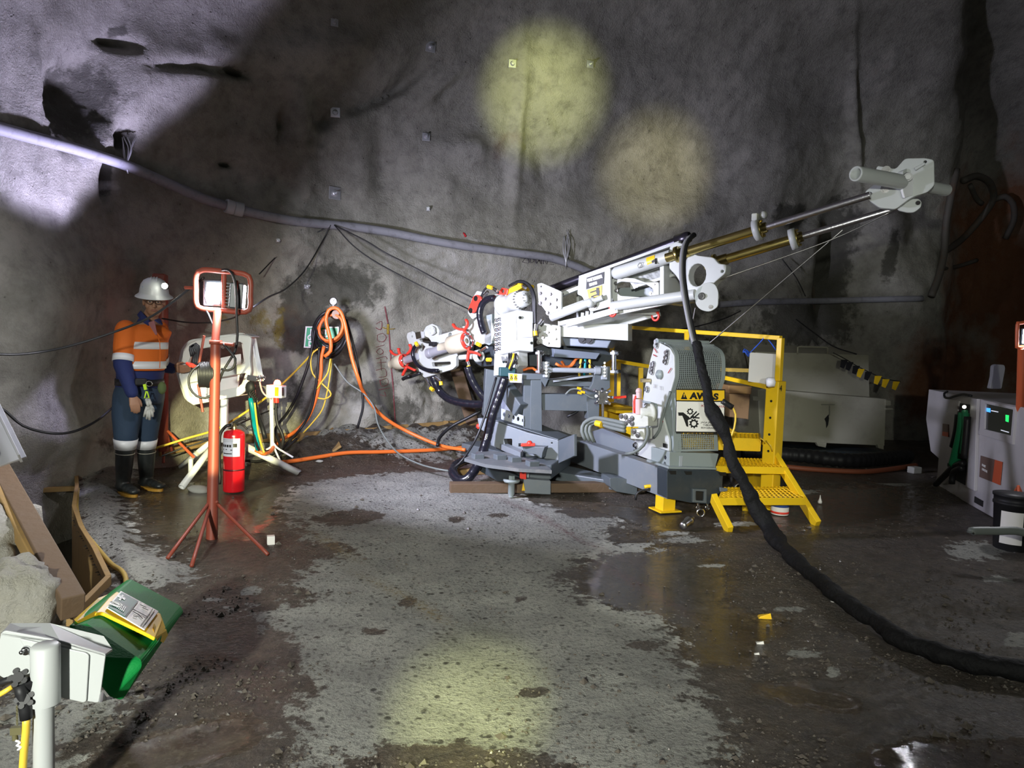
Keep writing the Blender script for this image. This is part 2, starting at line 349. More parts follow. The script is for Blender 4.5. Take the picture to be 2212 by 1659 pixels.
PALE_LIT = nmask(PX, PY, [(100, 960, 90, 60, 0, .5), (240, 400, 30, 14, 0, .6), (770, 890, 40, 50, 0, .6), (870, 950, 50, 50, 0, .5), (190, 330, 40, 60, 0, .4), (795, 725, 14, 22, 0, .5), (640, 610, 40, 60, 0, .3), (720, 210, 60, 40, 0, .25), (520, 900, 110, 110, 0, .6), (980, 580, 220, 90, 10, .45), (600, 480, 200, 60, 0, .25)])  # pale wash; the broad centre patch is lamplight put into the colour

def rock_material(name):
    m = bpy.data.materials.new(name); m.use_nodes = True; N, L = nt(m); b = N['Principled BSDF']
    tc = N.new('ShaderNodeTexCoord'); at = N.new('ShaderNodeAttribute'); at.attribute_name = 'mask'
    sp = N.new('ShaderNodeSeparateColor'); L.new(at.outputs['Color'], sp.inputs[0])
    def nz(sc, det=8, ro=.65, dist=0):
        n = N.new('ShaderNodeTexNoise'); n.inputs['Scale'].default_value = sc; n.inputs['Detail'].default_value = det; n.inputs['Roughness'].default_value = ro
        n.inputs['Distortion'].default_value = dist; L.new(tc.outputs['Object'], n.inputs['Vector']); return n
    def rng(src, a, bb, c=0., d=1.):
        r = N.new('ShaderNodeMapRange'); r.inputs[1].default_value = a; r.inputs[2].default_value = bb; r.inputs[3].default_value = c; r.inputs[4].default_value = d
        L.new(src, r.inputs[0]); return r.outputs[0]
    def mix(fac, c1, c2):
        x = N.new('ShaderNodeMixRGB')
        for i, c in ((1, c1), (2, c2)):
            if isinstance(c, tuple): x.inputs[i].default_value = (*c, 1)
            else: L.new(c, x.inputs[i])
        if isinstance(fac, float): x.inputs[0].default_value = fac
        else: L.new(fac, x.inputs[0])
        return x.outputs[0]
    def math_(op, a, b_):
        x = N.new('ShaderNodeMath'); x.operation = op
        for i, c in ((0, a), (1, b_)):
            if isinstance(c, (float, int)): x.inputs[i].default_value = c
            else: L.new(c, x.inputs[i])
        return x.outputs[0]
    n1 = nz(.7, 5); n2 = nz(6, 10, .7); n3 = nz(55, 4, .7)
    c = mix(rng(n1.outputs['Fac'], .35, .65), (.27, .26, .215), (.50, .48, .42))
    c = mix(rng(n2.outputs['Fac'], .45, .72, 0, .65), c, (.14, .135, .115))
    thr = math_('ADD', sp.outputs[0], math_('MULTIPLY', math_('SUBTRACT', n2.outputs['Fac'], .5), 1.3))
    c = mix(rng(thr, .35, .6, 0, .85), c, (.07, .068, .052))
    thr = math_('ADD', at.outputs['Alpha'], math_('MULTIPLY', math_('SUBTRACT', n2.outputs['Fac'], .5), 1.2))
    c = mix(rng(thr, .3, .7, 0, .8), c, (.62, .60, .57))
    thr = math_('ADD', sp.outputs[1], math_('MULTIPLY', math_('SUBTRACT', n1.outputs['Fac'], .5), 2.))
    c = mix(rng(thr, .3, .8, 0, .9), c, (.20, .065, .015))
    thr = math_('ADD', sp.outputs[2], math_('MULTIPLY', math_('SUBTRACT', n2.outputs['Fac'], .5), 2.))
    c = mix(rng(thr, .4, .7, 0, .6), c, (.35, .27, .04))
    pits = N.new('ShaderNodeTexVoronoi'); pits.inputs['Scale'].default_value = 14; L.new(tc.outputs['Object'], pits.inputs['Vector'])
    pm = math_('MULTIPLY', rng(pits.outputs['Distance'], .0, .16, 1, 0), rng(n2.outputs['Fac'], .52, .6))
    c = mix(rng(pm, .2, .6, 0, .6), c, (.05, .05, .045))
    L.new(c, b.inputs['Base Color'])
    L.new(rng(n2.outputs['Fac'], .3, .7, .55, .85), b.inputs['Roughness'])
    h = math_('ADD', math_('MULTIPLY', n3.outputs['Fac'], .5), math_('MULTIPLY', n2.outputs['Fac'], 1.2))
    h = math_('SUBTRACT', h, math_('MULTIPLY', pm, .6))
    bp = N.new('ShaderNodeBump'); bp.inputs['Distance'].default_value = .045; bp.inputs['Strength'].default_value = .8
    L.new(h, bp.inputs['Height']); L.new(bp.outputs[0], b.inputs['Normal']); return m
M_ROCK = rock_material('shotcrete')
def grid_obj(name, i0, i1, j0, j1):
    A = np.stack([X2[i0:i1, j0:j1], Y2[i0:i1, j0:j1], Z2[i0:i1, j0:j1]], -1).reshape(-1, 3); ni, nj = i1-i0, j1-j0
    idx = np.arange(ni*nj).reshape(ni, nj); q = np.stack([idx[:-1, :-1], idx[:-1, 1:], idx[1:, 1:], idx[1:, :-1]], -1).reshape(-1, 4)
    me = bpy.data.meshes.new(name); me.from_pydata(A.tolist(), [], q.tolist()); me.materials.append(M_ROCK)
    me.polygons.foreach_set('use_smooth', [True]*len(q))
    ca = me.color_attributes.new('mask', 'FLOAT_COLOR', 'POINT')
    col = np.stack([DARK, RUST, YELM, PALE_LIT], -1)[i0:i1, j0:j1].reshape(-1).astype(np.float32)
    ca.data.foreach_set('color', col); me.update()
    o = bpy.data.objects.new(name, me); C.objects.link(o); o['kind'] = 'structure'
    return o, A, q
iL = int(np.argmin(np.abs(us-np.interp(1, [0, 1], [0, seg[np.argmin(np.hypot(bl[:, 0]+3.3, bl[:, 1]-7.6))]]))))
iR = int(np.argmin(np.abs(us-seg[np.argmin(np.hypot(bl[:, 0]-7.0, bl[:, 1]-11.6))])))
jC = int(np.argmax(T > .22))
parts_ = [('wall_left', 0, iL+1, 0, jC+1), ('wall_back', iL, iR+1, 0, jC+1), ('wall_right', iR, nu, 0, jC+1), ('ceiling', 0, nu, jC, nv)]
allv = []; allf = []
for nm, a, b_, c_, d_ in parts_:
    o, A, q = grid_obj(nm, a, b_, c_, d_)
    allf += (q+len(allv)).tolist(); allv += A.tolist()
WALL = BVHTree.FromPolygons(allv, allf)
def WP(px, py, off=0.):                # point of the rock behind a pixel, off metres out of it
    d = ray(px, py).normalized(); loc, n, i, k = WALL.ray_cast(CAM, d)
    if loc is None: return P(px, py, 11)
    if n.dot(d) > 0: n = -n
    hn = Vector((n.x, n.y, n.z*.3)).normalized(); return loc+hn*off
def walln(px, py):
    d = ray(px, py).normalized(); loc, n, i, k = WALL.ray_cast(CAM, d)
    if n.dot(d) > 0: n = -n
    return loc, n
# ---------------- the ground
def inpoly_sdf(px, py, poly):
    poly = np.array(poly); d = np.full(px.shape, 1e9); ins = np.zeros(px.shape, bool); n = len(poly)
    for i in range(n):
        a = poly[i]; b = poly[(i+1) % n]; e = b-a; wx = px-a[0]; wy = py-a[1]
        t = np.clip((wx*e[0]+wy*e[1])/(e@e+1e-12), 0, 1); d = np.minimum(d, np.hypot(wx-t*e[0], wy-t*e[1]))
        c = ((a[1] > py) != (b[1] > py)) & (px < (b[0]-a[0])*(py-a[1])/((b[1]-a[1]) or 1e-9)+a[0]); ins ^= c
    return np.where(ins, d, -d)
def gp(L): return [tuple(G(a, b)[:2]) for a, b in L]
PIT = gp([(-60, 1000), (162, 986), (166, 1060), (160, 1105), (175, 1150), (205, 1200), (232, 1262), (196, 1300), (150, 1350), (-260, 1350)])
gx = np.r_[np.arange(-5.2, -4.2, .2), np.arange(-4.2, 7, .035), np.arange(7, 10.5, .15)]; gy = np.r_[np.arange(-4, 1.6, .25), np.arange(1.6, 9.9, .035), np.arange(9.9, 13.6, .1)]
GX, GY = np.meshgrid(gx, gy, indexing='ij')
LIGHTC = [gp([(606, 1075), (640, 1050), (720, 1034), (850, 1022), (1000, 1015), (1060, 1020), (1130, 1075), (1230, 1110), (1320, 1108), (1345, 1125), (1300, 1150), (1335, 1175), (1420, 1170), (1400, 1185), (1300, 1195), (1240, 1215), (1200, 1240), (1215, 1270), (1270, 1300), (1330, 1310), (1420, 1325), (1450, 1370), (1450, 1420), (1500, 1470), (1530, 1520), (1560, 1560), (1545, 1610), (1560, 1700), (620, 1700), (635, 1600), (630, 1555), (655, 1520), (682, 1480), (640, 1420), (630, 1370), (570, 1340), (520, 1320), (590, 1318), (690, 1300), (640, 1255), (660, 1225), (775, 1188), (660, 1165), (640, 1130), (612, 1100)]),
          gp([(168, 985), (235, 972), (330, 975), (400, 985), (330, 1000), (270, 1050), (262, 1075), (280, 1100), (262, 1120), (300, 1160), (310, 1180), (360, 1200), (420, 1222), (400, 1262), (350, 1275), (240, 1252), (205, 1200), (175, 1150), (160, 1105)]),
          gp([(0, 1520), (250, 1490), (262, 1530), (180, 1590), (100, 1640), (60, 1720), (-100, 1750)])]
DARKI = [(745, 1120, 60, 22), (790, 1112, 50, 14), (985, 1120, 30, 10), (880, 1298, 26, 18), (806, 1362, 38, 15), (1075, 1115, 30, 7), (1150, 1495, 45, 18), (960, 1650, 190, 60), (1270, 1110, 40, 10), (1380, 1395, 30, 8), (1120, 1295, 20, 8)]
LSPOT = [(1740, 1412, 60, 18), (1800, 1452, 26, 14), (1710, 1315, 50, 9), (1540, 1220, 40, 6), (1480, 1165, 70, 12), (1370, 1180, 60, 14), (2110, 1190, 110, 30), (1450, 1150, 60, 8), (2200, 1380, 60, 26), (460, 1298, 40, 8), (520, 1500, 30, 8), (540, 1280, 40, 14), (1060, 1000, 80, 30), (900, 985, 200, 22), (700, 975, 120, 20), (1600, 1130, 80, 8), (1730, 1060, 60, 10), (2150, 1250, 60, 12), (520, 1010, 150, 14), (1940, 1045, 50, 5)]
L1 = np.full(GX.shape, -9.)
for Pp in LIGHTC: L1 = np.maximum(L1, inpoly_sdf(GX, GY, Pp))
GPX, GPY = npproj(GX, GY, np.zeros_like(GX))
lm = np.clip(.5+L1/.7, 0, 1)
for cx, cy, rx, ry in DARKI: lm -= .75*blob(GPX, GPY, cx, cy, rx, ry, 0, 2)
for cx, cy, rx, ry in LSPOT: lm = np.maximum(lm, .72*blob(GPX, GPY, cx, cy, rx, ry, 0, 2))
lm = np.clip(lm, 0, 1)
WET = np.clip(1.1*blob(GPX, GPY, 1420, 1260, 170, 90, 10, 3)+.9*blob(GPX, GPY, 1500, 1120, 160, 30, 0, 3)+blob(GPX, GPY, 1560, 1400, 90, 40, 0, 3)+blob(GPX, GPY, 1850, 1100, 180, 60, 0, 3)+blob(GPX, GPY, 2100, 1640, 260, 50, 0, 3)+blob(GPX, GPY, 380, 1620, 200, 50, -15, 3)+blob(GPX, GPY, 450, 1110, 180, 60, 0, 3)
     + .8*blob(GPX, GPY, 1620, 1350, 100, 30, 0, 3)+.8*blob(GPX, GPY, 520, 1060, 120, 24, 0, 3)+.6*blob(GPX, GPY, 1250, 1090, 260, 14, 8, 3)+.7*blob(GPX, GPY, 1750, 1500, 150, 30, 10, 3), 0, 1)
REDS = np.clip(.8*blob(GPX, GPY, 1030, 1020, 70, 22, 10, 2)+.9*blob(GPX, GPY, 1190, 1130, 150, 6, 26, 2)+.6*blob(GPX, GPY, 1380, 1260, 120, 8, 30, 2)+.5*blob(GPX, GPY, 560, 1180, 110, 40, 0, 2)+.4*blob(GPX, GPY, 560, 1470, 80, 90, 0, 2), 0, 1)
YELS = np.clip(.8*blob(GPX, GPY, 720, 1180, 60, 10, 30, 2)+.8*blob(GPX, GPY, 850, 1275, 90, 8, 24, 2)+.9*blob(GPX, GPY, 935, 1325, 40, 10, 30, 2)+.6*blob(GPX, GPY, 320, 1070, 60, 5, 0, 2)+.7*blob(GPX, GPY, 1650, 1335, 30, 6, 0, 2), 0, 1)
# heap of sprayed concrete along the foot of the wall; distance to the wall line
dw = np.full(GX.shape, 9.)
for k in range(0, len(bl), 12): dw = np.minimum(dw, np.hypot(GX-bl[k, 0], GY-bl[k, 1]))
bm_ = np.clip(1-(dw-.55)/.75, 0, 1); bm_ = bm_*bm_*(3-2*bm_)
berm = .26*bm_*np.clip((GX+3.0)/.8, 0, 1)*np.clip((1.4-GX)/1.6, 0, 1)
kerb = np.clip((inpoly_sdf(GX, GY, LIGHTC[1]))/.25, 0, 1)*.07
GZ = berm+kerb
for i in range(GX.shape[0]):
    for j in range(GX.shape[1]):
        if GPY[i, j] < 0 or GPY[i, j] > 2100 or abs(GPX[i, j]-1100) > 1500: continue
        p = Vector((GX[i, j], GY[i, j], 0)); k = 1-WET[i, j]*.9
        GZ[i, j] += (noise.noise(p*1.3)*.022+noise.noise(p*6)*.008+noise.noise(p*19)*.0075)*k+berm[i, j]*.35*noise.noise(p*7)-.012*WET[i, j]
inP = inpoly_sdf(GX, GY, PIT)
nx, ny = GX.shape; idx = np.arange(nx*ny).reshape(nx, ny); q = np.stack([idx[:-1, :-1], idx[1:, :-1], idx[1:, 1:], idx[:-1, 1:]], -1).reshape(-1, 4)
ip = (inP.reshape(-1) > -.01); keep = ~(ip[q].all(1)); q = q[keep]
me = bpy.data.meshes.new('floor'); A = np.stack([GX, GY, GZ], -1).reshape(-1, 3); me.from_pydata(A.tolist(), [], q.tolist())
me.polygons.foreach_set('use_smooth', [True]*len(q))
ca = me.color_attributes.new('mask', 'FLOAT_COLOR', 'POINT'); ca.data.foreach_set('color', np.stack([lm, WET, REDS, YELS], -1).reshape(-1).astype(np.float32))
FLOOR = BVHTree.FromPolygons(A.tolist(), q.tolist())
def FZ(x, y):
    h = FLOOR.ray_cast(Vector((x, y, 3)), Vector((0, 0, -1)))[0]; return h.z if h else 0.
def FP(px, py, off=0.):                # point of the ground surface behind a pixel
    g = FLOOR.ray_cast(CAM, ray(px, py).normalized())[0]
    if g is None: g = G(px, py)
    return g+Vector((0, 0, off))
def floor_material():
    m = bpy.data.materials.new('concrete_and_mud'); m.use_nodes = True; N, L = nt(m); b = N['Principled BSDF']
    tc = N.new('ShaderNodeTexCoord'); at = N.new('ShaderNodeAttribute'); at.attribute_name = 'mask'
    sp = N.new('ShaderNodeSeparateColor'); L.new(at.outputs['Color'], sp.inputs[0])
    def nz(sc, det=8, ro=.65, sy=1):
        n = N.new('ShaderNodeTexNoise'); n.inputs['Scale'].default_value = sc; n.inputs['Detail'].default_value = det; n.inputs['Roughness'].default_value = ro
        L.new(tc.outputs['Object'], n.inputs['Vector']); return n.outputs['Fac']
    def rng(src, a, bb, c=0., d=1.):
        r = N.new('ShaderNodeMapRange'); r.inputs[1].default_value = a; r.inputs[2].default_value = bb; r.inputs[3].default_value = c; r.inputs[4].default_value = d
        L.new(src, r.inputs[0]); return r.outputs[0]
    def mix(fac, c1, c2):
        x = N.new('ShaderNodeMixRGB')
        for i, c in ((0, fac), (1, c1), (2, c2)):
            if isinstance(c, tuple): x.inputs[i].default_value = (*c, 1)
            elif isinstance(c, float): x.inputs[i].default_value = c
            else: L.new(c, x.inputs[i])
        return x.outputs[0]
    def ma(op, a, b_):
        x = N.new('ShaderNodeMath'); x.operation = op
        for i, c in ((0, a), (1, b_)):
            if isinstance(c, (float, int)): x.inputs[i].default_value = c
            else: L.new(c, x.inputs[i])
        return x.outputs[0]
    nA = nz(2.5, 8, .6); nB = nz(9, 9, .72); nC = nz(42, 6, .7); nD = nz(140, 3, .6)
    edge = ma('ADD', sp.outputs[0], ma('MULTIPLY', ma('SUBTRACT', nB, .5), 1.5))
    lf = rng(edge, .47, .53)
    conc = mix(rng(nA, .35, .7), (.34, .34, .31), (.56, .56, .50))
    conc = mix(rng(nC, .52, .64, 0, .8), conc, (.13, .13, .12))
    conc = mix(rng(nD, .55, .7, 0, .35), conc, (.60, .60, .57))
    vo = N.new('ShaderNodeTexVoronoi'); vo.inputs['Scale'].default_value = 22; vo.inputs['Randomness'].default_value = 1; L.new(tc.outputs['Object'], vo.inputs['Vector'])
    pit = ma('MULTIPLY', rng(vo.outputs['Distance'], .2, .36, 1, 0), rng(nB, .47, .58))
    conc = mix(ma('MULTIPLY', pit, .95), conc, (.055, .05, .04))
    mud = mix(rng(nB, .35, .7), (.036, .028, .020), (.145, .112, .08))
    mud = mix(rng(nC, .5, .66, 0, .65), mud, (.22, .19, .16))
    mud = mix(ma('MULTIPLY', sp.outputs[1], .6), mud, (.04, .034, .026))
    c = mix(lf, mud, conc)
    c = mix(ma('MULTIPLY', sp.outputs[2], rng(nC, .4, .6, .1, .8)), c, (.16, .035, .04))
    c = mix(ma('MULTIPLY', at.outputs['Alpha'], rng(nC, .4, .65, 0, .8)), c, (.42, .29, .06))
    L.new(c, b.inputs['Base Color'])
    wet = ma('MAXIMUM', sp.outputs[1], rng(nA, .52, .62, 0, .65))
    pud = rng(ma('ADD', sp.outputs[1], ma('SUBTRACT', nB, .5)), .35, .62)
    ro = mix(lf, mix(wet, (.42,)*3, (.2,)*3), (.72,)*3); ro = mix(ma('MULTIPLY', pud, ma('SUBTRACT', 1.0, ma('MULTIPLY', lf, .8))), ro, (.045,)*3)
    L.new(ro, b.inputs['Roughness'])
    h = ma('ADD', ma('MULTIPLY', nC, 1.8), ma('ADD', ma('MULTIPLY', nB, 1.2), ma('MULTIPLY', nD, .25))); h = ma('SUBTRACT', h, ma('MULTIPLY', pit, .4)); h = ma('ADD', h, ma('MULTIPLY', lf, .25))
    bp = N.new('ShaderNodeBump'); bp.inputs['Distance'].default_value = .05
    L.new(ma('SUBTRACT', .85, ma('MULTIPLY', pud, .7)), bp.inputs['Strength'])
    L.new(h, bp.inputs['Height']); L.new(bp.outputs[0], b.inputs['Normal']); return m
me.materials.append(floor_material()); me.update()
fl = bpy.data.objects.new('floor', me); C.objects.link(fl); fl['kind'] = 'structure'
# ---------------- the drill rig: turntable base, skid beam with winch, raised mast pointing over the camera's right side
RIG = thing('drill_rig', 'white and grey drilling rig with a long raised mast, standing on planks in the cavern', 'drill rig', (.27, 7.4, 0))
MP = Plane(1459, 550, 6.3, -38)        # near side of the mast
SKA = R(-70.7)
GP = Plane(1500, 880, 5.85, 19.3)      # faces along the skid beam
SP = Plane(1447, 880, 5.9, -70.7)      # left side of the winch
BP_ = Plane(1440, 1045, 5.85, -70.7)   # left side of the skid beam
def m(px, py, off=0): return MP.pt(px, py, off)
axis = (m(1868, 424)-m(1459, 550)).normalized()
def rp(name, mat_, outer, thick, holes=(), off=0, parent=RIG, **k): return plate(name, mat_, parent, MP, outer, thick, holes, off, **k)
# ---- mast frame
ms = MB()
for off in (0, -.42):
    plate_mb(MP, [(1205, 634), (1462, 533), (1464, 541), (1207, 642)], .05, off=off, mb=ms)
    plate_mb(MP, [(1205, 694), (1500, 634), (1500, 645), (1330, 681), (1205, 704)], .05, off=off, mb=ms)
for x0, y0, y1 in ((1245, 600, 690), (1318, 590, 672), (1425, 560, 652)):
    plate_mb(MP, [(x0, y0+4), (x0+9, y0), (x0+9, y1), (x0, y1+3)], .47, off=-.0, mb=ms) if x0 > 1400 else plate_mb(MP, [(x0, y0+4), (x0+5, y0), (x0+5, y1), (x0, y1+3)], .06, off=-.36, mb=ms)
MAST = ms.build('mast_frame', M_WHITE, RIG)
rp('sign_plate', M_WHITE, [(1250, 598), (1318, 578), (1319, 662), (1275, 674), (1265, 655), (1257, 640), (1247, 636)], .03, off=.06, rnd=.012)
LBL = Plane(1285, 605, 6.3, -38); LBL.o = MP.o+MP.N*.078; 
lab = plate('nameplate', M_INK, RIG, MP, [(1267, 600), (1305, 587), (1304, 613), (1266, 625)], .004, off=.067, bev=.0005)
sl = R(17)
def rtext(s, px, py, hp, off, par, mat_=M_WTXT, rot=14, sx=.62, bold=.004, nm='lettering'):
    return text_mb(s, MP, px, py, hp, off=off, rot=rot, sx=sx, thick=.0008, bold=bold).build(nm, mat_, par)
rtext('BOART LONGYEAR', 1269, 609, 6, .069, lab, sx=.5, rot=13); rtext('1200 SERIES', 1273, 618, 5, .069, lab, sx=.55, rot=13)
stk = plate('warning_sticker', M_SIGNY, RIG, MP, [(1268, 626), (1300, 616), (1299, 646), (1273, 651)], .004, off=.067, bev=.0005)
g = MB()
for a in (((1275, 632), (1290, 627)), ((1277, 641), (1291, 636))):
    g.beam(m(*a[0], .071), m(*a[1], .071), .004, .012)
for q in ((1291, 627), (1292, 633)): g.box(m(*q, .071), .03, .004, .05, SKA*.5)
g.beam(m(1284, 647, .071), m(1286, 643, .071), .004, .03); g.build('pictogram', M_INK, stk)
# ---- black drill rod on top, feed cylinder, guide tubes
g = MB(); g.cyl(m(1188, 627, -.2), m(1482, 514, -.2), .046); g.lathe([(.0, 0), (.056, 0), (.056, .12), (.046, .14)], m(1482, 514, -.2)-axis*.1, axis)
g.build('drill_rod', mat('dark_steel_rod', (.06, .055, .07), .28, .8), RIG)
rp('slide_rail', M_WHITE, [(1250, 596), (1466, 520), (1466, 526), (1251, 603)], .06, off=-.08)
g = MB(); g.lathe([(0, 0), (.045, .0), (.06, .03), (.06, (m(1450, 553)-m(1326, 592)).length)], m(1326, 592, .03), m(1450, 553)-m(1326, 592), 28)
fc = g.build('feed_cylinder', M_WHITE, RIG)
def band_sticker(pa, pb, ccol, r, n, par, a0=-60, a1=40):
    A_, B_ = m(*pa, .03), m(*pb, .03); d = (B_-A_).normalized(); s1, u1 = frame(d); g = MB(); vs = []
    s1 = s1 if s1.dot(MP.N) > 0 else -s1
    for p in (A_, B_): vs += [p+s1*(r*math.cos(R(t)))+u1*(r*math.sin(R(t))) for t in range(a0, a1+1, 10)]
    k = len(vs)//2; g.add(vs, [(i, i+1, k+i+1, k+i) for i in range(k-1)], True); return g.build(n, ccol, par)
st2 = band_sticker((1403, 567), (1421, 561), M_SIGNY, .0615, 'warning_sticker', fc)
g = MB(); g.beam(m(1408, 566, .095), m(1418, 560, .095), .004, .02); g.box(m(1417, 564, .096), .02, .004, .05); g.build('pictogram', M_INK, st2)
g = MB(); g.tube([m(1377, 574, .096), m(1381, 568, .096), m(1390, 567, .096), (m(1388, 576, .096)), m(1380, 579, .096)], .002, 5, closed=True); g.tube([m(1384, 569, .097), m(1386, 572, .097), m(1382, 577, .097)], .0025, 5); g.build('stencil_mark', M_INK, fc)
g = MB(); g.cyl(m(1322, 662, .03), m(1502, 636, .03), .047, n=24); g.build('lower_tube', M_WHITE, RIG)
g = MB(); g.cyl(m(1300, 660, -.42), m(1502, 643, -.42), .05, n=24); g.build('lower_tube', M_WHITE, RIG)
g = MB(); g.lathe([(0, 0), (.04, 0), (.04, .52), (.025, .53), (.025, .62)], m(1191, 686, .10), m(1275, 653)-m(1191, 686), 24)
g.ball(m(1275, 655, .12), .045); g.build('tilt_cylinder', M_WHITE, RIG)
g = MB(); g.cyl(m(1196, 676, .06), m(1262, 652, .06), .022); g.build('hydraulic_line', M_WHITE, RIG)
bolts_mb(MP, [(1283, 661)], .022, .03, .07).build('bolt', M_STEEL, RIG)
# octagonal opening frame and louvred side
rp('opening_frame', M_WHITE, [(1319, 604), (1330, 599), (1370, 601), (1394, 610), (1423, 609), (1423, 645), (1400, 651), (1368, 657), (1334, 661), (1319, 641)], .05,
   holes=[[(1327, 615), (1341, 608), (1392, 612), (1411, 624), (1410, 637), (1399, 643), (1340, 639), (1329, 630)]], off=-.02, rnd=.02)
bolts_mb(MP, [(1331, 628), (1406, 634), (1330, 612), (1413, 615)], .012, .012, -.02).build('bolt', M_STEEL, RIG)
g = MB()
for i in range(17):
    t = i/16; x0, y0 = 1362+t*84, 601-t*30; g.beam(m(x0, y0, -.14), m(x0+13, y0+20-5*t, -.14), .012, .05)
plate_mb(MP, [(1356, 598), (1448, 566), (1450, 570), (1360, 602)], .05, off=-.12, mb=g); plate_mb(MP, [(1372, 614), (1462, 588), (1464, 594), (1378, 620)], .05, off=-.12, mb=g)
g.build('louvre_panel', M_WHITE, RIG)
g = MB(); plate_mb(MP, [(1360, 604), (1459, 575), (1462, 596), (1362, 626)], .01, off=-.2, mb=g); g.build('back_panel', M_WHITE, RIG)
g = MB(); plate_mb(MP, [(1335, 622), (1411, 618), (1411, 640), (1335, 642)], .012, off=-.33, mb=g); g.build('inner_panel', M_GUARD, RIG)
# underside tray and cross channel
def quad_slab(pts, t, name, mt, par=RIG, bevel=.004):
    q = [Vector(p) for p in pts]; n = (q[1]-q[0]).cross(q[3]-q[0]).normalized()
    if n.z < 0: n = -n
    return MB().hexa(q+[p+n*t for p in q]).build(name, mt, par, bevel=bevel)
quad_slab([m(1218, 699, .02), m(1330, 668, .02), m(1424, 676, -.42), m(1305, 713, -.42)], .025, 'underside_tray', M_WHITE)
g = MB()
for a, b_ in (((1214, 700), (1330, 667)), ((1224, 704), (1336, 672))): g.beam(m(*a, .05), m(*b_, .05), .03, .03)
g.beam(m(1300, 712, -.4), m(1424, 676, -.4), .05, .06); g.beam(m(1324, 668, .03), m(1422, 675, -.42), .05, .06)
g.build('tray_rail', M_WHITE, RIG, bevel=.004)
g = MB()
for k in range(3):
    g.piece().box(m(1258+k*10, 683-k*3, .03), .03, .03, .07)
g.build('tray_bracket', M_WHITE, RIG, bevel=.003)
CH = Plane(1285, 715, 7.05, -20)
plate('cross_channel', M_WHITE, RIG, CH, [(1208, 702), (1357, 699), (1357, 736), (1208, 727)], .22, bev=.006)
pl2 = plate('bolted_plate', M_WHITE, RIG, CH, [(1165, 697), (1211, 704), (1211, 751), (1183, 749), (1166, 741), (1159, 730), (1159, 715)], .03, off=.04, rnd=.015)
bolts_mb(CH, [(1165, 716), (1183, 718), (1198, 711), (1173, 729), (1199, 732), (1164, 739), (1183, 741)], .016, .022, .04).build('bolt', M_STEEL, pl2)
pl3 = plate('bolted_plate', M_WHITE, RIG, MP, [(1160, 613), (1170, 611), (1213, 630), (1212, 681), (1186, 684), (1179, 673), (1163, 652)], .03, off=.10, rnd=.012)
bolts_mb(MP, [(1168, 634), (1190, 636), (1178, 646), (1202, 648), (1168, 655), (1188, 657), (1202, 664), (1184, 676)], .016, .022, .10).build('bolt', M_STEEL, pl3)
bolts_mb(MP, [(1169, 619)], .006, .004, .10).build('bolt_hole', M_INK, pl3)
CHg = Plane(1265, 740, 7.15, -20)
plate('grey_crossbox', mat('slate_paint', (.17, .20, .25), .4), RIG, CHg, [(1213, 729), (1320, 736), (1312, 752), (1221, 747)], .3, bev=.01, off=-.02)
bolts_mb(CHg, [(1258, 733), (1273, 734)], .03, .012, 0, n=4).build('slot', M_BLKP, RIG)
# shackles
for a, b_ in ((1322, 674), (1415, 683)):
    o_ = .04 if a < 1400 else -.38
    q = [m(a+7*math.sin(t)+(.8 if 1 else 0), b_-9*math.cos(t), o_) for t in np.linspace(.5, 2*math.pi-.5, 18)]
    sh = MB().tube(q, .012, 8).build('shackle', M_RED, RIG)
    g = MB(); g.cyl(m(a-6, b_-9, o_), m(a+8, b_-8, o_), .010); g.build('shackle_pin', M_RED, sh)
# ---- yoke with sheave
rp('yoke', M_WHITE, [(1445, 580), (1446, 532), (1459, 521), (1474, 526), (1489, 544), (1508, 552), (1541, 556), (1553, 570), (1569, 571), (1567, 590), (1540, 613), (1530, 640), (1470, 640), (1468, 608), (1459, 594)], .12,
   holes=[(1506, 594, .10, .8), (1560, 586, .012)], off=.04, rnd=.02, bev=.008)
rp('yoke', M_WHITE, [(1470, 560), (1508, 552), (1541, 556), (1553, 570), (1567, 590), (1540, 613), (1530, 640), (1470, 640), (1468, 608)], .06, holes=[(1506, 594, .11, .8)], off=-.36, rnd=.02)
SH = Plane(1525, 643, 6.0, -28)
for i, off in enumerate((.05, -.04)):
    s_ = plate('sheave_cheek', M_WHITE, RIG, SH, [(1501, 638), (1506, 622), (1518, 613), (1532, 609), (1545, 614), (1552, 629), (1551, 663), (1533, 674), (1514, 670), (1503, 659)], .022, off=off, rnd=.03, bev=.004)
    if not i: bolts_mb(SH, [(1516, 640)], .022, .025, .05).build('bolt', M_CHROME, s_); bolts_mb(SH, [(1535, 663)], .012, .012, .05).build('bolt', M_STEEL, s_)
g = MB(); g.cyl(SH.pt(1527, 641, .035), SH.pt(1527, 641, -.035), .10, n=28); g.build('sheave', M_GUARD, RIG)
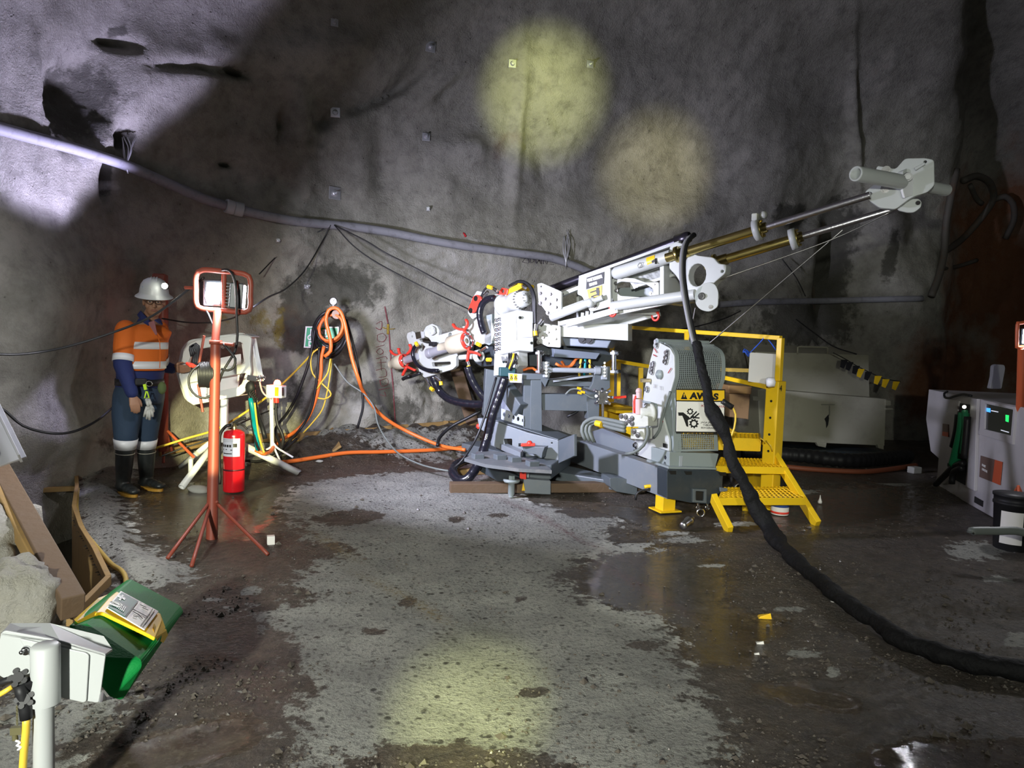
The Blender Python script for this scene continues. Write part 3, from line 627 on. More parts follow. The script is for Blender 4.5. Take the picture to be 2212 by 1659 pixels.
# ---- telescoping guide rods
def seg_rod(a, b_, off, r, mt, nm): return MB().cyl(m(*a, off), m(*b_, off), r, n=24).build(nm, mt, RIG)
RODS = [((1459, 551), (1632, 499), (1650, 493), (1872, 424), -.02), ((1541, 568), (1709, 517), (1726, 511), (1936, 450), -.0)]
def YP(a, Y): return P(a[0], a[1], Y)
for k, (a, b_, c_, d_, o_) in enumerate(RODS):
    Ya, Yd = ((6.22, 5.32), (6.12, 5.42))[k]
    def RYs(px): return Ya+(Yd-Ya)*(px-a[0])/(d_[0]-a[0])
    def Q(px): t = (px-a[0])/(d_[0]-a[0]); return YP((a[0]+t*(d_[0]-a[0]), a[1]+t*(d_[1]-a[1])), RYs(px))
    ax = (Q(d_[0])-Q(a[0])).normalized()
    MB().cyl(Q(a[0]-20), Q(b_[0]), .040, n=28).build('guide_rod', M_BRASS, RIG)
    MB().cyl(Q(b_[0]), Q(d_[0]+8), .028, n=24).build('inner_rod', mat('chrome_rod', (.62, .60, .62), .3, 1., bump=.15, bscale=90), RIG)
    fx = MB().lathe([(.04, -.03), (.072, -.03), (.072, .0), (.048, .0), (.048, .09), (.04, .09)], Q(a[0]+8), ax, 24).build('rod_flange', M_BRASS, RIG)
    cl = MB().lathe([(.041, 0), (.088, 0), (.088, .05), (.041, .05), (.041, 0)], Q(b_[0]-2), ax, 32).build('rod_clamp', M_WHITE, RIG)
    g = MB().lathe([(.03, .05), (.074, .05), (.074, .062), (.045, .062), (.042, .10), (.03, .10)], Q(b_[0]-2), ax, 24)
    s1, u1 = frame(ax)
    for t in range(6):
        p = Q(b_[0]-2)+ax*.06+s1*(.062*math.cos(t*math.pi/3+.4))+u1*(.062*math.sin(t*math.pi/3+.4)); g.cyl(p, p+ax*.018, .010, n=6, smooth=False)
    g.build('flange_bolt', M_BRASS, cl)
    if k == 0:
        p = Q(b_[0]+2); h = MB().box(p+u1*.10+ax*.02, .05, .12, .06, R(-38)); h.ball(p+u1*.105+ax*.08, .032); h.build('clamp_lug', M_WHITE, cl, bevel=.01)
# ---- crown block at the tip
TP = Plane(1930, 410, 5.3, -30)
CRN = plate('crown_plate', M_WHITE, RIG, TP, [(1868, 414), (1893, 395), (1893, 362), (1897, 358), (1935, 365), (1955, 342), (1998, 341), (2018, 345), (2019, 400), (2004, 415), (1975, 424), (1961, 432), (1935, 452), (1900, 449), (1873, 430)], .05,
            holes=[(1880, 418, .012), (1999, 349, .010)], rnd=.02, bev=.005)
bolts_mb(TP, [(1912, 408), (1914, 368)], .022, .02, 0).build('bolt', M_STEEL, CRN)
TP2 = Plane(1985, 385, 5.32, 25)
plate('crown_face', mat('bright_white_paint', (.88, .88, .90), .35), RIG, TP2, [(1962, 392), (2004, 361), (2004, 400), (1992, 414), (1955, 428), (1950, 410)], .02, off=.04, rnd=.008)
plate('crown_plate', M_WHITE, RIG, TP2, [(1950, 370), (1990, 342), (2017, 344), (2018, 400), (2000, 416), (1955, 430)], .05, off=.0, rnd=.02)
plate('crown_plate', M_WHITE, RIG, TP, [(1934, 432), (1941, 430), (1985, 429), (1991, 436), (1990, 447), (1975, 459), (1960, 459), (1938, 454)], .03, off=-.12, holes=[(1983, 438, .016)], rnd=.02)
g = MB(); A_, B_ = P(1848, 375, 4.95), P(1948, 393, 5.2); d = (B_-A_).normalized()
g.lathe([(.040, .12), (.040, 0), (.051, 0), (.053, .01), (.053, (B_-A_).length)], A_, d, 32); g.build('cross_tube', M_WHITE, RIG)
g = MB(); g.cyl(P(1995, 402, 5.35), P(2044, 411, 5.5), .045, n=28); g.build('cross_tube', M_WHITE, RIG)
g = MB(); g.cyl(P(1962, 382, 5.14), P(1960, 381, 5.2), .03, n=24); g.cyl(P(1962, 382, 5.12), P(1962, 382, 5.14), .02, n=6, smooth=False); g.build('bolt', mat('dull_steel', (.3, .3, .3), .5, .6), RIG)
plate_mb(TP, [(1975, 362), (1998, 350), (1999, 355), (1978, 368)], .02, off=.05).build('crown_rib', M_WHITE, RIG)
# hoist wires from the crown to the sheave and to the winch
g = MB(); g.tube(smooth_pts([P(1936, 452, 5.4), P(1790, 520, 5.7), P(1548, 606, 6.05)], .1), .006, 6); g.build('hoist_wire', M_STEEL, RIG)
g = MB(); g.cyl(P(1820, 497, 5.7), P(1534, 740, 6.25), .006, n=6); g.build('hoist_wire', M_STEEL, RIG)
g = MB(); g.cyl(P(1502, 665, 6.1), P(1488, 738, 6.2), .006, n=6); g.build('hoist_wire', M_STEEL, RIG)
# ---- rod holder and chucks at the left end
def chuck(cx, cy, ro, ax_len, rbody, arms, nm='rod_chuck', offc=.12):
    p = m(cx, cy, offc); root = MB().lathe([(rbody*.62, -.0), (ro, 0), (ro, .025), (rbody*.62, .025), (rbody*.62, 0)], p, -axis, 28).build(nm, M_RED, RIG)
    s1, u1 = frame(axis); g = MB()
    for t in range(6):
        q = p+s1*(ro*.84*math.cos(t*math.pi/3))+u1*(ro*.84*math.sin(t*math.pi/3)); g.cyl(q, q+axis*.014, .011, n=8)
    g.build('bolt', M_CHROME, root)
    g = MB()
    for arm in arms:
        q = smooth_pts([m(a, b_, offc) for a, b_ in arm], .02); g.piece().tube(q, .024, 8, flat=.6)
    g.build('chuck_arm', M_RED, root)
    g = MB().lathe([(0, .02), (rbody*.9, .02), (rbody, .03), (rbody, ax_len*.6), (rbody*.85, ax_len*.62), (rbody*.55, ax_len*.62), (rbody*.55, ax_len)], p, -axis, 32)
    g.build('chuck_body', M_CREAM, root); return root
c1 = chuck(1010, 736, .095, .42, .105, [[(1006, 722), (1002, 713), (992, 711), (983, 707), (979, 700)], [(1002, 713), (1008, 707), (1010, 698), (1007, 690)], [(1012, 750), (1013, 759), (1022, 761), (1032, 764), (1038, 768)], [(1013, 759), (1011, 770), (1010, 781)]])
g = MB(); g.cyl(m(972, 748, .12), m(932, 762, .12), .052); g.cyl(m(932, 762, .12), m(925, 764, .12), .06); g.build('spindle', mat('grey_spindle', (.5, .5, .56), .35, .5), c1)
MB().lathe([(.03, -.01), (.062, -.012), (.066, .01)], m(1010, 736, .12), axis, 24).build('chuck_insert', M_CHROME, c1)
c2 = chuck(875, 779, .085, .26, .09, [[(866, 768), (856, 767), (848, 763), (844, 757)], [(866, 768), (862, 760), (861, 752)], [(880, 765), (888, 754), (885, 744)], [(880, 792), (874, 802), (870, 811)], [(880, 792), (890, 797), (897, 800)]], offc=.0)
MB().cyl(m(876, 778, 0), m(900, 770, 0), .045).build('spindle', mat('grey_spindle', (.5,)*3), c2)
g = MB(); plate_mb(MP, [(878, 728), (880, 719), (892, 715), (901, 724), (907, 737), (924, 743), (932, 739), (926, 730), (916, 725), (914, 717), (920, 705), (933, 699), (944, 704), (949, 714), (947, 724), (975, 716), (1002, 704), (1016, 712), (1016, 745), (985, 771), (985, 791), (977, 798), (917, 816), (907, 807), (901, 790), (890, 770), (884, 745)], .05,
    holes=[[(932, 783), (973, 781), (974, 787), (960, 791), (934, 792)], [(908, 744), (919, 748), (912, 760), (906, 756)], (972, 724, .03), (890, 727, .012), (888, 719, .006)], off=-.04, rnd=.015, mb=g)
rh = g.build('rod_holder', M_WHITE, RIG)
g = MB(); p = m(934, 714, -.01); g.cyl(p, p+MP.N*.02, .055, n=28); bolts_mb(MP, [(930, 709), (938, 710), (939, 718), (931, 719)], .01, .02, 0, g); g.build('round_cover', M_WHITE, rh)
plate('rod_holder_back', M_WHITE, RIG, MP, [(905, 745), (1030, 705), (1030, 752), (985, 785), (912, 806)], .05, off=-.3, rnd=.02)
g = MB()
for a in ((915, 740), (1000, 712), (915, 805), (980, 785)): p = m(*a, -.05); g.piece().cyl(p, p-MP.N*.26, .02, n=10)
g.build('spacer', M_STEEL, rh)
g = MB(); g.box(m(935, 743, .03), .09, .05, .05, R(-38)); g.box(m(928, 765, .1), .05, .03, .09, R(-38)); g.box(m(928, 757, .1), .08, .03, .02, R(-38)); g.box(m(928, 770, .1), .08, .03, .02, R(-38)); g.build('sensor_clamp', M_BLKP, RIG, bevel=.004)
plate('valve_block', M_CHROME, RIG, MP, [(896, 718), (908, 716), (910, 730), (899, 733)], .06, off=.03)
g = MB(); g.tube(smooth_pts([m(885, 812, .1), m(878, 815, .1), (m(870, 819, .1))], .02), .022, 8); g.build('hose_stub', M_BLK, RIG)
hose('control_hose', [m(*a, .06) for a in ((900, 745), (893, 756), (893, 772), (903, 789), (922, 799), (946, 801))], .024, M_SPIRAL, RIG)
hose('control_hose', [m(*a, .03) for a in ((870, 818), (890, 813), (908, 806))], .018, M_BLK, RIG)
# ---- white arm, links and gearbox head
rp('tilt_arm', M_WHITE, [(1006, 714), (1033, 684), (1060, 690), (1068, 720), (1060, 742), (1024, 745)], .08, off=.0, rnd=.01)
rp('head_plate', M_WHITE, [(1018, 648), (1030, 628), (1048, 632), (1046, 650), (1036, 680), (1020, 690), (1010, 676)], .05, off=-.05, rnd=.015)
rl = rp('link_plate', M_RED, [(1022, 640), (1030, 636), (1039, 641), (1040, 648), (1026, 675), (1018, 677), (1011, 672), (1012, 665)], .02, off=.02, rnd=.02)
g = MB()
for a in ((1029, 645), (1018, 671)): p = m(*a, .02); g.piece().cyl(p, p+MP.N*.012, .03, n=20)
g.build('pin', M_CHROME, rl)
rp('lifting_lug', M_RED, [(1073, 636), (1084, 621), (1097, 624), (1095, 637)], .025, off=.02, holes=[(1086, 629, .02)], rnd=.01)
rp('yellow_cover', M_YEL, [(1092, 640), (1098, 625), (1118, 611), (1132, 613), (1132, 619), (1120, 626), (1103, 637)], .18, off=.0, rnd=.006)
ma_ = (m(1135, 645)-m(1085, 661)); mdir = Vector((.70, -.70, .12)).normalized()
p0 = m(1087, 660, -.02)
g = MB().lathe([(0, 0), (.12, 0), (.12, .03), (.092, .04), (.092, .20), (.105, .21), (.105, .33), (.086, .345), (.084, .42), (.07, .435), (.03, .435), (.03, .445), (0, .445)], p0, P(1135, 645, p0.y-.34)-p0, 36)
mo = g.build('rotation_motor', M_WHITE, RIG)
dd = (P(1135, 645, p0.y-.34)-p0).normalized(); s1, u1 = frame(dd); g = MB()
for t in range(20): q = p0+dd*.345+s1*(.095*math.cos(t*math.pi/10))+u1*(.095*math.sin(t*math.pi/10)); g.cyl(q-dd*.12, q+dd*.006, .008, n=6)
for t in range(10): q = p0+dd*.437+s1*(.05*math.cos(t*math.pi/5))+u1*(.05*math.sin(t*math.pi/5)); g.cyl(q, q+dd*.006, .005, n=6)
g.build('bolt', M_STEEL, mo)
rp('gearbox_plate', M_WHITE, [(1068, 636), (1092, 634), (1112, 672), (1112, 750), (1092, 790), (1072, 790), (1068, 745)], .07, off=-.02, rnd=.01)
rp('gearbox_plate', M_GUARD, [(1045, 683), (1062, 678), (1062, 742), (1056, 746), (1046, 742)], .12, off=-.0, rnd=.004)
bolts_mb(MP, [(1078, 642), (1090, 648), (1090, 662)], .012, .012, -.02).build('bolt', M_STEEL, RIG)
hose('control_hose', [m(*a, .08) for a in ((1068, 644), (1054, 646), (1041, 658), (1036, 678), (1040, 702), (1046, 720))], .036, M_SPIRAL, RIG)
for k in range(3):
    hose('control_hose', [m(1100+k*3, 618-k*2, .04), m(1120+k*2, 609-k, .06), m(1142+k, 618-k, .08), m(1151+k*2, 640, .10), m(1152+k*2, 668, .10), m(1155+k, 712, .10)], .014, M_BLK, RIG)
hose('control_hose', [m(*a, .02) for a in ((1040, 640), (1046, 626), (1057, 620), (1070, 628), (1078, 634))], .011, M_BLK, RIG)
g = MB()
for a, b_ in (((1054, 619), (1064, 622)), ((1120, 616), (1128, 617)), ((1156, 715), (1157, 725)), ((898, 740), (902, 747)), ((1012, 790), (1014, 798)), ((930, 838), (936, 843)), ((952, 824), (953, 832)), ((1052, 777), (1060, 777)), ((1030, 742), (1038, 746))):
    g.piece().cyl(m(*a, .13), m(*b_, .13), .022, n=12)
g.build('hose_fitting', M_SIGNY, RIG)
g = MB()
for a, b_ in (((1009, 778), (1013, 790)), ((920, 818), (932, 838)), ((940, 815), (951, 824)), ((1064, 622), (1074, 628)), ((1044, 640), (1054, 630)), ((1128, 617), (1136, 622)), ((1157, 700), (1156, 714)), ((1040, 758), (1052, 750)), ((1165, 700), (1172, 690))):
    g.piece().cyl(m(*a, .12), m(*b_, .12), .018, n=10)
g.build('steel_fitting', M_CHROME, RIG)
g = MB(); g.lathe([(.07, 0), (.055, .0), (.055, .06), (.07, .06), (.07, 0)], m(1030, 770, .0), axis, 24); g.cyl(m(994, 772, .0), m(1026, 770, 0), .03); g.build('clamp_ring', M_WHITE, RIG)
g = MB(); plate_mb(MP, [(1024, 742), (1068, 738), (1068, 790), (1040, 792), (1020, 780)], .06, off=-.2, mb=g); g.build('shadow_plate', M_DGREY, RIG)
# ---- control box
CL = Plane(1119, 715, 7.05, -52); CRp = Plane(1119, 715, 7.05, 12)
A = [CL.pt(*a) for a in ((1077, 766), (1071, 682), (1118, 669), (1119, 757))]; Bq = [CRp.pt(*a) for a in ((1153, 760), (1152, 671))]
dv = (Bq[0]-A[3]); q = [A[0], A[3], A[3]+dv, A[0]+dv, A[1], A[2], A[2]+dv, A[1]+dv]
cb = MB().hexa(q).build('control_box', M_WHITE, RIG, bevel=.008)
plate('gauge_window', mat('frosted_window', (.42, .43, .40), .3, dirt=.4, dcol=(.7, .7, .68), dscale=20), cb, CL, [(1090, 694), (1115, 684), (1116, 735), (1092, 743)], .01, off=.008, bev=.001)
g = MB()
for k in range(7):
    for j, x0 in ((0, 1078), (1, 1085)):
        p = CL.pt(x0, 692+k*10.5-j*2, 0); g.piece().cyl(p, p+CL.N*.03, .02, n=10); g.ball(p+CL.N*.04, .018, 8)
g.build('valve_knob', M_CHROME, cb)
plate('blank_label', mat('lilac_label', (.55, .55, .72), .5), cb, CRp, [(1128, 698), (1150, 697), (1150, 728), (1128, 729)], .006, off=.006, bev=.001)
bolts_mb(CRp, [(1123, 686), (1148, 741)], .01, .008, 0).build('bolt', M_CHROME, cb)
plate('lower_bracket', M_WHITE, RIG, CL, [(1068, 764), (1077, 762), (1120, 756), (1121, 790), (1108, 806), (1066, 812)], .12, off=-.06, rnd=.006)
g = MB(); random.seed(3)
for k in range(6): g.piece().cyl(CL.pt(1085+k*5, 772+k % 2*3, -.04), CL.pt(1088+k*5, 782, .04), .014, n=8)
g.build('steel_fitting', M_CHROME, RIG)
for k in range(4): hose('control_hose', [CL.pt(1100+k*5, 764, .03), CL.pt(1099+k*4, 778, .06), CL.pt(1093+k*3, 800, .06)], .012, M_BLK if k != 2 else M_SIGNY, RIG)
MB().box(CL.pt(1095, 803, .05), .16, .12, .09, R(8)).build('junction_block', mat('dark_teal_paint', (.02, .07, .08), .4), RIG, bevel=.008)
hose('main_hose', [P(1091, 816, 7.0), P(1078, 855, 7.0), P(1063, 900, 7.0), P(1052, 946, 7.0), P(1036, 996, 6.9), P(1012, 1032, 6.82), P(991, 1036, 6.85), P(978, 1020, 6.95), P(985, 1004, 7.15), P(1010, 993, 7.4)], .048, M_SPIRAL, RIG)
hose('control_hose', [P(1072, 815, 7.05), P(1062, 850, 7.0), P(1051, 888, 6.95), P(1029, 946, 6.9), P(1000, 992, 6.8), P(980, 1011, 6.8)], .012, M_BLK, RIG)
hose('main_hose', [P(935, 812, 8.0), P(943, 832, 8), P(951, 846, 8), P(970, 862, 7.9), P(1001, 871, 7.8), P(1037, 873, 7.7), P(1056, 868, 7.6)], .045, M_SPIRAL, RIG)
hose('main_hose', [P(1010, 792, 7.6), P(1016, 812, 7.6), P(1028, 836, 7.6), P(1048, 862, 7.6), P(1058, 872, 7.6)], .042, M_SPIRAL, RIG)
# ---- upright frame above the turntable
UP = Plane(1170, 870, 7.1, 8)
def up(nm, pts, th, mt=M_GREY, off=0, holes=(), **k): return plate(nm, mt, RIG, UP, pts, th, holes, off, **k)
up('upright_post', [(1147, 812), (1170, 812), (1171, 935), (1145, 932)], .02)
up('upright_post', [(1132, 812), (1147, 812), (1145, 932), (1130, 928)], .14, off=-.02)
plate('upright_flange', M_GREY, RIG, UP, [(1128, 806), (1190, 808), (1178, 836), (1168, 820), (1130, 820)], .06, off=.02)
up('crossbeam', [(1168, 851), (1285, 852), (1283, 889), (1172, 886)], .14, off=-.03)
up('upright_post', [(1266, 836), (1296, 838), (1294, 908), (1270, 906)], .16, off=-.01)
up('crossbeam', [(1176, 820), (1284, 825), (1282, 835), (1178, 834)], .10, off=-.1)
up('crossbeam', [(1196, 753), (1296, 763), (1288, 776), (1198, 771)], .3, off=-.05, mt=mat('slate_paint', (.17, .2, .25)))
up('cradle', [(1180, 745), (1300, 752), (1330, 770), (1300, 790), (1180, 792), (1120, 790), (1122, 764)], .3, off=-.3, mt=M_DGREY)
up('gusset', [(1288, 790), (1318, 792), (1318, 838), (1300, 850), (1272, 842), (1280, 828)], .05, off=.03)
g = MB(); g.cyl(UP.pt(1185, 799, .08), UP.pt(1292, 801, .08), .026, n=18); g.cyl(UP.pt(1180, 799, .08), UP.pt(1190, 799, .08), .036, n=6, smooth=False); g.cyl(UP.pt(1284, 801, .08), UP.pt(1296, 801, .08), .04, n=18); g.build('adjusting_bar', mat('light_grey_paint', (.35, .38, .42), .4), RIG)
for a, y0, y1 in ((1165, 757, 806), (1326, 757, 806)):
    g = MB(); g.cyl(UP.pt(a, y0, .1), UP.pt(a, y1, .1), .026, n=18)
    for yy in (y0+3, y1-6): g.cyl(UP.pt(a, yy, .1), UP.pt(a, yy+5, .1), .045, n=6, smooth=False); g.box(UP.pt(a+7, yy+2, .1), .07, .04, .035, R(8)); g.tube([UP.pt(a+6+4*math.cos(t), yy+3+4*math.sin(t), .13) for t in np.linspace(0, 5.5, 10)], .006, 6)
    g.build('locking_ram', M_CHROME, RIG)
g = MB()
for yy in (784, 791, 798, 805, 812): g.piece().cyl(UP.pt(1180, yy, .1), UP.pt(1180, yy, .14), .014, n=6, smooth=False); g.piece().cyl(UP.pt(1306, yy, .08), UP.pt(1306, yy, .12), .012, n=6, smooth=False)
g.build('bolt', M_STEEL, RIG)
up('clamp_plate', [(1173, 781), (1187, 782), (1187, 816), (1174, 815)], .05, off=.08, mt=mat('light_grey_paint', (.35,)*3)); up('clamp_plate', [(1300, 791), (1313, 792), (1312, 820), (1300, 820)], .04, off=.07, mt=mat('light_grey_paint', (.35,)*3))
g = MB().beam(P(1092, 838, 7.3), P(1126, 886, 7.1), .12, .16).build('diagonal_brace', M_GREY, RIG, bevel=.01)
plate('side_panel', M_GREY, RIG, Plane(1070, 850, 7.5, 8), [(1050, 797), (1100, 806), (1100, 905), (1044, 900)], .2, rnd=.01)
plate('side_panel', mat('lilac_grey_panel', (.26, .28, .34), .45), RIG, Plane(1085, 860, 7.35, 8), [(1083, 840), (1098, 846), (1124, 880), (1120, 900), (1084, 892)], .05, rnd=.01)
PB = Plane(1106, 900, 7.15, -30)
plate('slotted_bracket', mat('light_grey_paint', (.35,)*3), RIG, PB, [(1082, 882), (1131, 898), (1131, 921), (1082, 906)], .012, holes=[(1089+k*10, 895.5+k*3.2, .022, .62) for k in range(5)], rnd=.006)
wl = plate('warning_label', M_SIGNW, RIG, Plane(1112, 817, 7.0, 8), [(1098, 806), (1128, 808), (1127, 827), (1100, 826)], .006, bev=.001)
WLp = Plane(1112, 817, 7.0, 8)
g = MB()
for x0 in (1100, 1109): plate_mb(WLp, [(x0+1, 808), (x0+8, 808), (x0+8, 823), (x0+1, 822)], .003, off=.004, bev=.0004, mb=g)
g.build('sticker', M_SIGNY, wl)
g = MB()
for x0 in (1105, 1114): plate_mb(WLp, [(x0-3, 819), (x0, 811), (x0+3, 819)], .003, off=.006, bev=.0003, holes=[[(x0-1.6, 818), (x0, 814), (x0+1.6, 818)]], mb=g)
g.build('pictogram', M_INK, wl)
# bundle of coloured service lines behind the crossbeam
for k, (mt, pts) in enumerate([(M_ORG, ((1130, 800), (1150, 795), (1170, 808), (1190, 803))), (M_ORG, ((1200, 785), (1215, 792), (1235, 790), (1243, 778))), (M_ORG, ((1213, 780), (1225, 796), (1245, 775), (1255, 772))), (M_YCAB, ((1256, 772), (1253, 790), (1251, 815))),
      (M_TEAL, ((1264, 772), (1264, 790), (1262, 812))), (M_YCAB, ((1274, 770), (1274, 790), (1276, 815))), (M_BLK, ((1240, 800), (1262, 782), (1285, 795), (1296, 815))), (M_BLK, ((1225, 900), (1245, 890), (1262, 872)))]):
    hose('service_line', [UP.pt(*a, -.12) for a in pts], .014, mt, RIG)
g = MB(); g.beam(UP.pt(1190, 822, -.14), UP.pt(1290, 808, -.14), .25, .02); g.build('inner_shelf', mat('light_grey_paint', (.35,)*3), RIG)
# manifold with chrome fittings
mf = MB().box(UP.pt(1301, 858, .12), .10, .08, .14, R(8)).build('manifold', M_STEEL, RIG, bevel=.006)
g = MB()
for a in ((1289, 846), (1292, 856), (1301, 845), (1312, 848), (1316, 858), (1312, 868), (1291, 867)): g.cyl(UP.pt(a[0], a[1], .13), UP.pt(a[0]+(a[0]-1301)*.5, a[1]+(a[1]-857)*.4, .17), .014, n=8); g.ball(UP.pt(a[0], a[1], .17), .018, 8)
g.cyl(UP.pt(1302, 870, .15), UP.pt(1302, 905, .15), .012); g.build('manifold_fittings', M_CHROME, mf)
hose('control_hose', [UP.pt(*a, .14) for a in ((1222, 852), (1232, 842), (1247, 840), (1257, 846), (1275, 858), (1285, 860))], .010, M_GHOSE, RIG)
hose('control_hose', [UP.pt(*a, .14) for a in ((1248, 838), (1262, 840), (1278, 845), (1288, 846))], .010, M_CHROME, RIG)
g = MB()
for a in ((1247, 838), (1255, 846), (1248, 848)): g.piece().cyl(UP.pt(a[0], a[1], .15), UP.pt(a[0]+8, a[1]+2, .15), .014, n=8)
g.build('hose_fitting', M_SIGNY, RIG)
g = MB().beam(UP.pt(1314, 860, .1), UP.pt(1353, 857, .1), .012, .025).build('lever', M_RED, RIG, bevel=.004)
# ---- turntable base
BB = Plane(1120, 960, 7.05, -25)
plate('base_side', mat('mid_grey_paint', (.20, .225, .25), .45, dirt=.3, dcol=(.3, .3, .28)), RIG, BB, [(1031, 903), (1058, 906), (1141, 935), (1206, 951), (1206, 1002), (1176, 1000), (1160, 985), (1125, 988), (1061, 962), (1056, 940), (1035, 925)], .08,
      holes=[[(1088, 948), (1106, 948), (1106, 968), (1092, 966)], (1192, 957, .008)], rnd=.012, bev=.006)
quad_slab([BB.pt(1058, 906, 0), BB.pt(1206, 951, 0), BB.pt(1206, 951, 0)+Vector((.12, .3, 0)), BB.pt(1058, 906, 0)+Vector((.3, .5, 0))], .01, 'base_deck', M_GREY)
plate('base_end', M_GREY, RIG, Plane(1206, 976, 6.75, -70), [(1206, 951), (1240, 938), (1240, 985), (1206, 1001)], .03)
BC = Vector((.27, 7.4, 0))
def arm(nm, tip, wd, z0, z1, mt=M_GREY):
    d = (Vector(tip)-BC); d.z = 0; s = Vector((-d.y, d.x, 0)).normalized(); T_ = Vector((tip[0], tip[1], 0)); q = []
    for z in (z0, z1):
        q += [BC-s*wd*1.5+Vector((0, 0, z)), T_-s*wd*.5+Vector((0, 0, z)), T_+s*wd*.5+Vector((0, 0, z)), BC+s*wd*1.5+Vector((0, 0, z))]
    return MB().hexa(q).build(nm, mt, RIG, bevel=.01)
Lf, Fr, Rt, Bk = G(1010, 1003), G(1160, 1062), G(1350, 1066), Vector((.28, 8.25, 0))
for t_ in (Lf, Fr, Bk): arm('base_arm', t_, .26, .12, .26)
arm('base_arm', Rt, .16, .03, .12)
g = MB().lathe([(0, .10), (.40, .10), (.42, .12), (.42, .16), (.30, .18), (.30, .30), (0, .30)], BC+Vector((-.12, .1, 0)), (0, 0, 1), 48); g.build('slew_ring', M_DGREY, RIG)
g = MB().lathe([(.32, .16), (.40, .16), (.40, .175), (.32, .175)], BC+Vector((-.12, .1, 0)), (0, 0, 1), 48)
for t in range(24): p = BC+Vector((-.12+.36*math.cos(t*math.pi/12), .1+.36*math.sin(t*math.pi/12), .175)); g.cyl(p, p+Vector((0, 0, .02)), .018, n=6, smooth=False)
g.build('ring_bolts', M_STEEL, RIG)
q = [G(*a, .31) for a in ((1003, 990), (1038, 972), (1095, 977), (1178, 1003), (1192, 1016), (1120, 1012), (1050, 1003))]
n_ = len(q); MB().add(q+[p-Vector((0, 0, .03)) for p in q], [tuple(range(n_)), tuple(reversed(range(n_, 2*n_)))]+[(i, (i+1) % n_, n_+(i+1) % n_, n_+i) for i in range(n_)]).build('base_plate', mat('muddy_grey_paint', (.13, .14, .145), .6, dirt=.9, dcol=(.27, .25, .23), dscale=5), RIG)
g = MB(); 
for a in ((1032, 985), (1080, 987), (1112, 992), (1150, 1001)): g.piece().box(G(*a, .33), .10, .10, .05, .4)
g.build('plate_lug', M_GREY, RIG, bevel=.006)
quad_slab([G(1060, 962, .3), G(1068, 958, .3), G(1130, 985, .3), G(1124, 991, .3)], .06, 'base_kerb', mat('mid_grey_paint', (.2,)*3))
# foot block, jack and lug at the front corner
FB = Plane(1160, 1050, 6.45, 6)
fb = plate('foot_block', mat('mid_grey_paint', (.2,)*3), RIG, FB, [(1131, 1034), (1190, 1039), (1190, 1069), (1133, 1066)], .3, rnd=.012, bev=.008)
plate('sticker', M_SIGNY, fb, FB, [(1130.5, 1042), (1134.5, 1060), (1127, 1060)], .004, off=.012, bev=.0005)
lg = plate('lifting_lug', M_RED, RIG, FB, [(1123, 1010), (1126, 1007), (1134, 1009), (1137, 1013), (1137, 1036), (1123, 1034)], .03, holes=[(1130, 1020, .014, .7)], off=.02, rnd=.01)
plate('lug_plate', M_GUARD, RIG, FB, [(1134, 1008), (1144, 1010), (1143, 1032), (1137, 1032)], .02, off=-.04)
g = MB().lathe([(0, .165), (.075, .165), (.078, .155), (.07, .14), (.03, .135), (.03, .03), (.022, .02), (.022, 0)], G(1104, 1074), (0, 0, 1), 24); g.cyl(G(1104, 1074)+Vector((0, 0, .16)), G(1104, 1074)+Vector((0, 0, .2)), .03, n=6, smooth=False); g.build('levelling_jack', M_GUARD, RIG)
q = [G(*a) for a in ((1060, 1028), (1130, 1062), (1140, 1040), (1080, 1016))]
plate('base_web', M_DGREY, RIG, Plane(1090, 1030, 6.8, -28), [(1020, 1005), (1060, 1003), (1130, 1033), (1130, 1062), (1075, 1040), (1040, 1020)], .05, rnd=.01)
plate('foot_block', M_GREY, RIG, Plane(1350, 1050, 6.5, 12), [(1317, 1033), (1332, 1031), (1377, 1040), (1377, 1070), (1330, 1062), (1318, 1052)], .25, rnd=.012)
plate('step_bracket', M_GREY, RIG, Plane(1150, 975, 6.9, -20), [(1128, 964), (1177, 966), (1172, 978), (1170, 990), (1158, 982), (1132, 978)], .12, off=.1, rnd=.006)
for a, b_, Y in (((1120, 961), (1156, 960), 6.8), ((1027, 923), (1046, 923), 7.4), ((1038, 885), (1042, 930), 7.45)):
    if a[0] == 1038: continue
    g = MB(); g.cyl(P(*a, Y), P(a[0]+6, a[1], Y), .016); g.build('lever_grip', M_BLKP, RIG)
    g = MB(); g.beam(P(a[0]+5, a[1], Y), P(*b_, Y), .05, .028); g.ball(P(b_[0]-12, b_[1]-2, Y), .03, 10); g.build('clamp_lever', M_RED, RIG, bevel=.006)
# ---- skid beams carrying the winch
def bm2(px0, py0, px1, py1, py2, off, depth, nm, mt, x_end=1440):
    return plate_mb(BP_, [(px0, py0), (x_end, py1), (x_end, py2), (px0+12, py0+(py2-py1)*.68)], depth, off=off)
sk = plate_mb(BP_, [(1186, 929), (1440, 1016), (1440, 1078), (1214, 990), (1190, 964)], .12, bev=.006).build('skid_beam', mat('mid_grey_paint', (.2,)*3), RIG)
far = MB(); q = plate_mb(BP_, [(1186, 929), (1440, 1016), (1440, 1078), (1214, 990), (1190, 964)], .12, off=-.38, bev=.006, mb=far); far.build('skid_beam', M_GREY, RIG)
quad_slab([BP_.pt(1240, 947, -.1), BP_.pt(1440, 1018, -.1), BP_.pt(1440, 1018, -.4), BP_.pt(1240, 947, -.4)], .012, 'skid_deck', M_GREY)
plate('skid_side_box', mat('mid_grey_paint', (.2,)*3), RIG, BP_, [(1278, 932), (1300, 925), (1371, 953), (1371, 982), (1290, 962)], .06, off=-.2)
EP = Plane(1500, 1050, 5.82, 19.3)
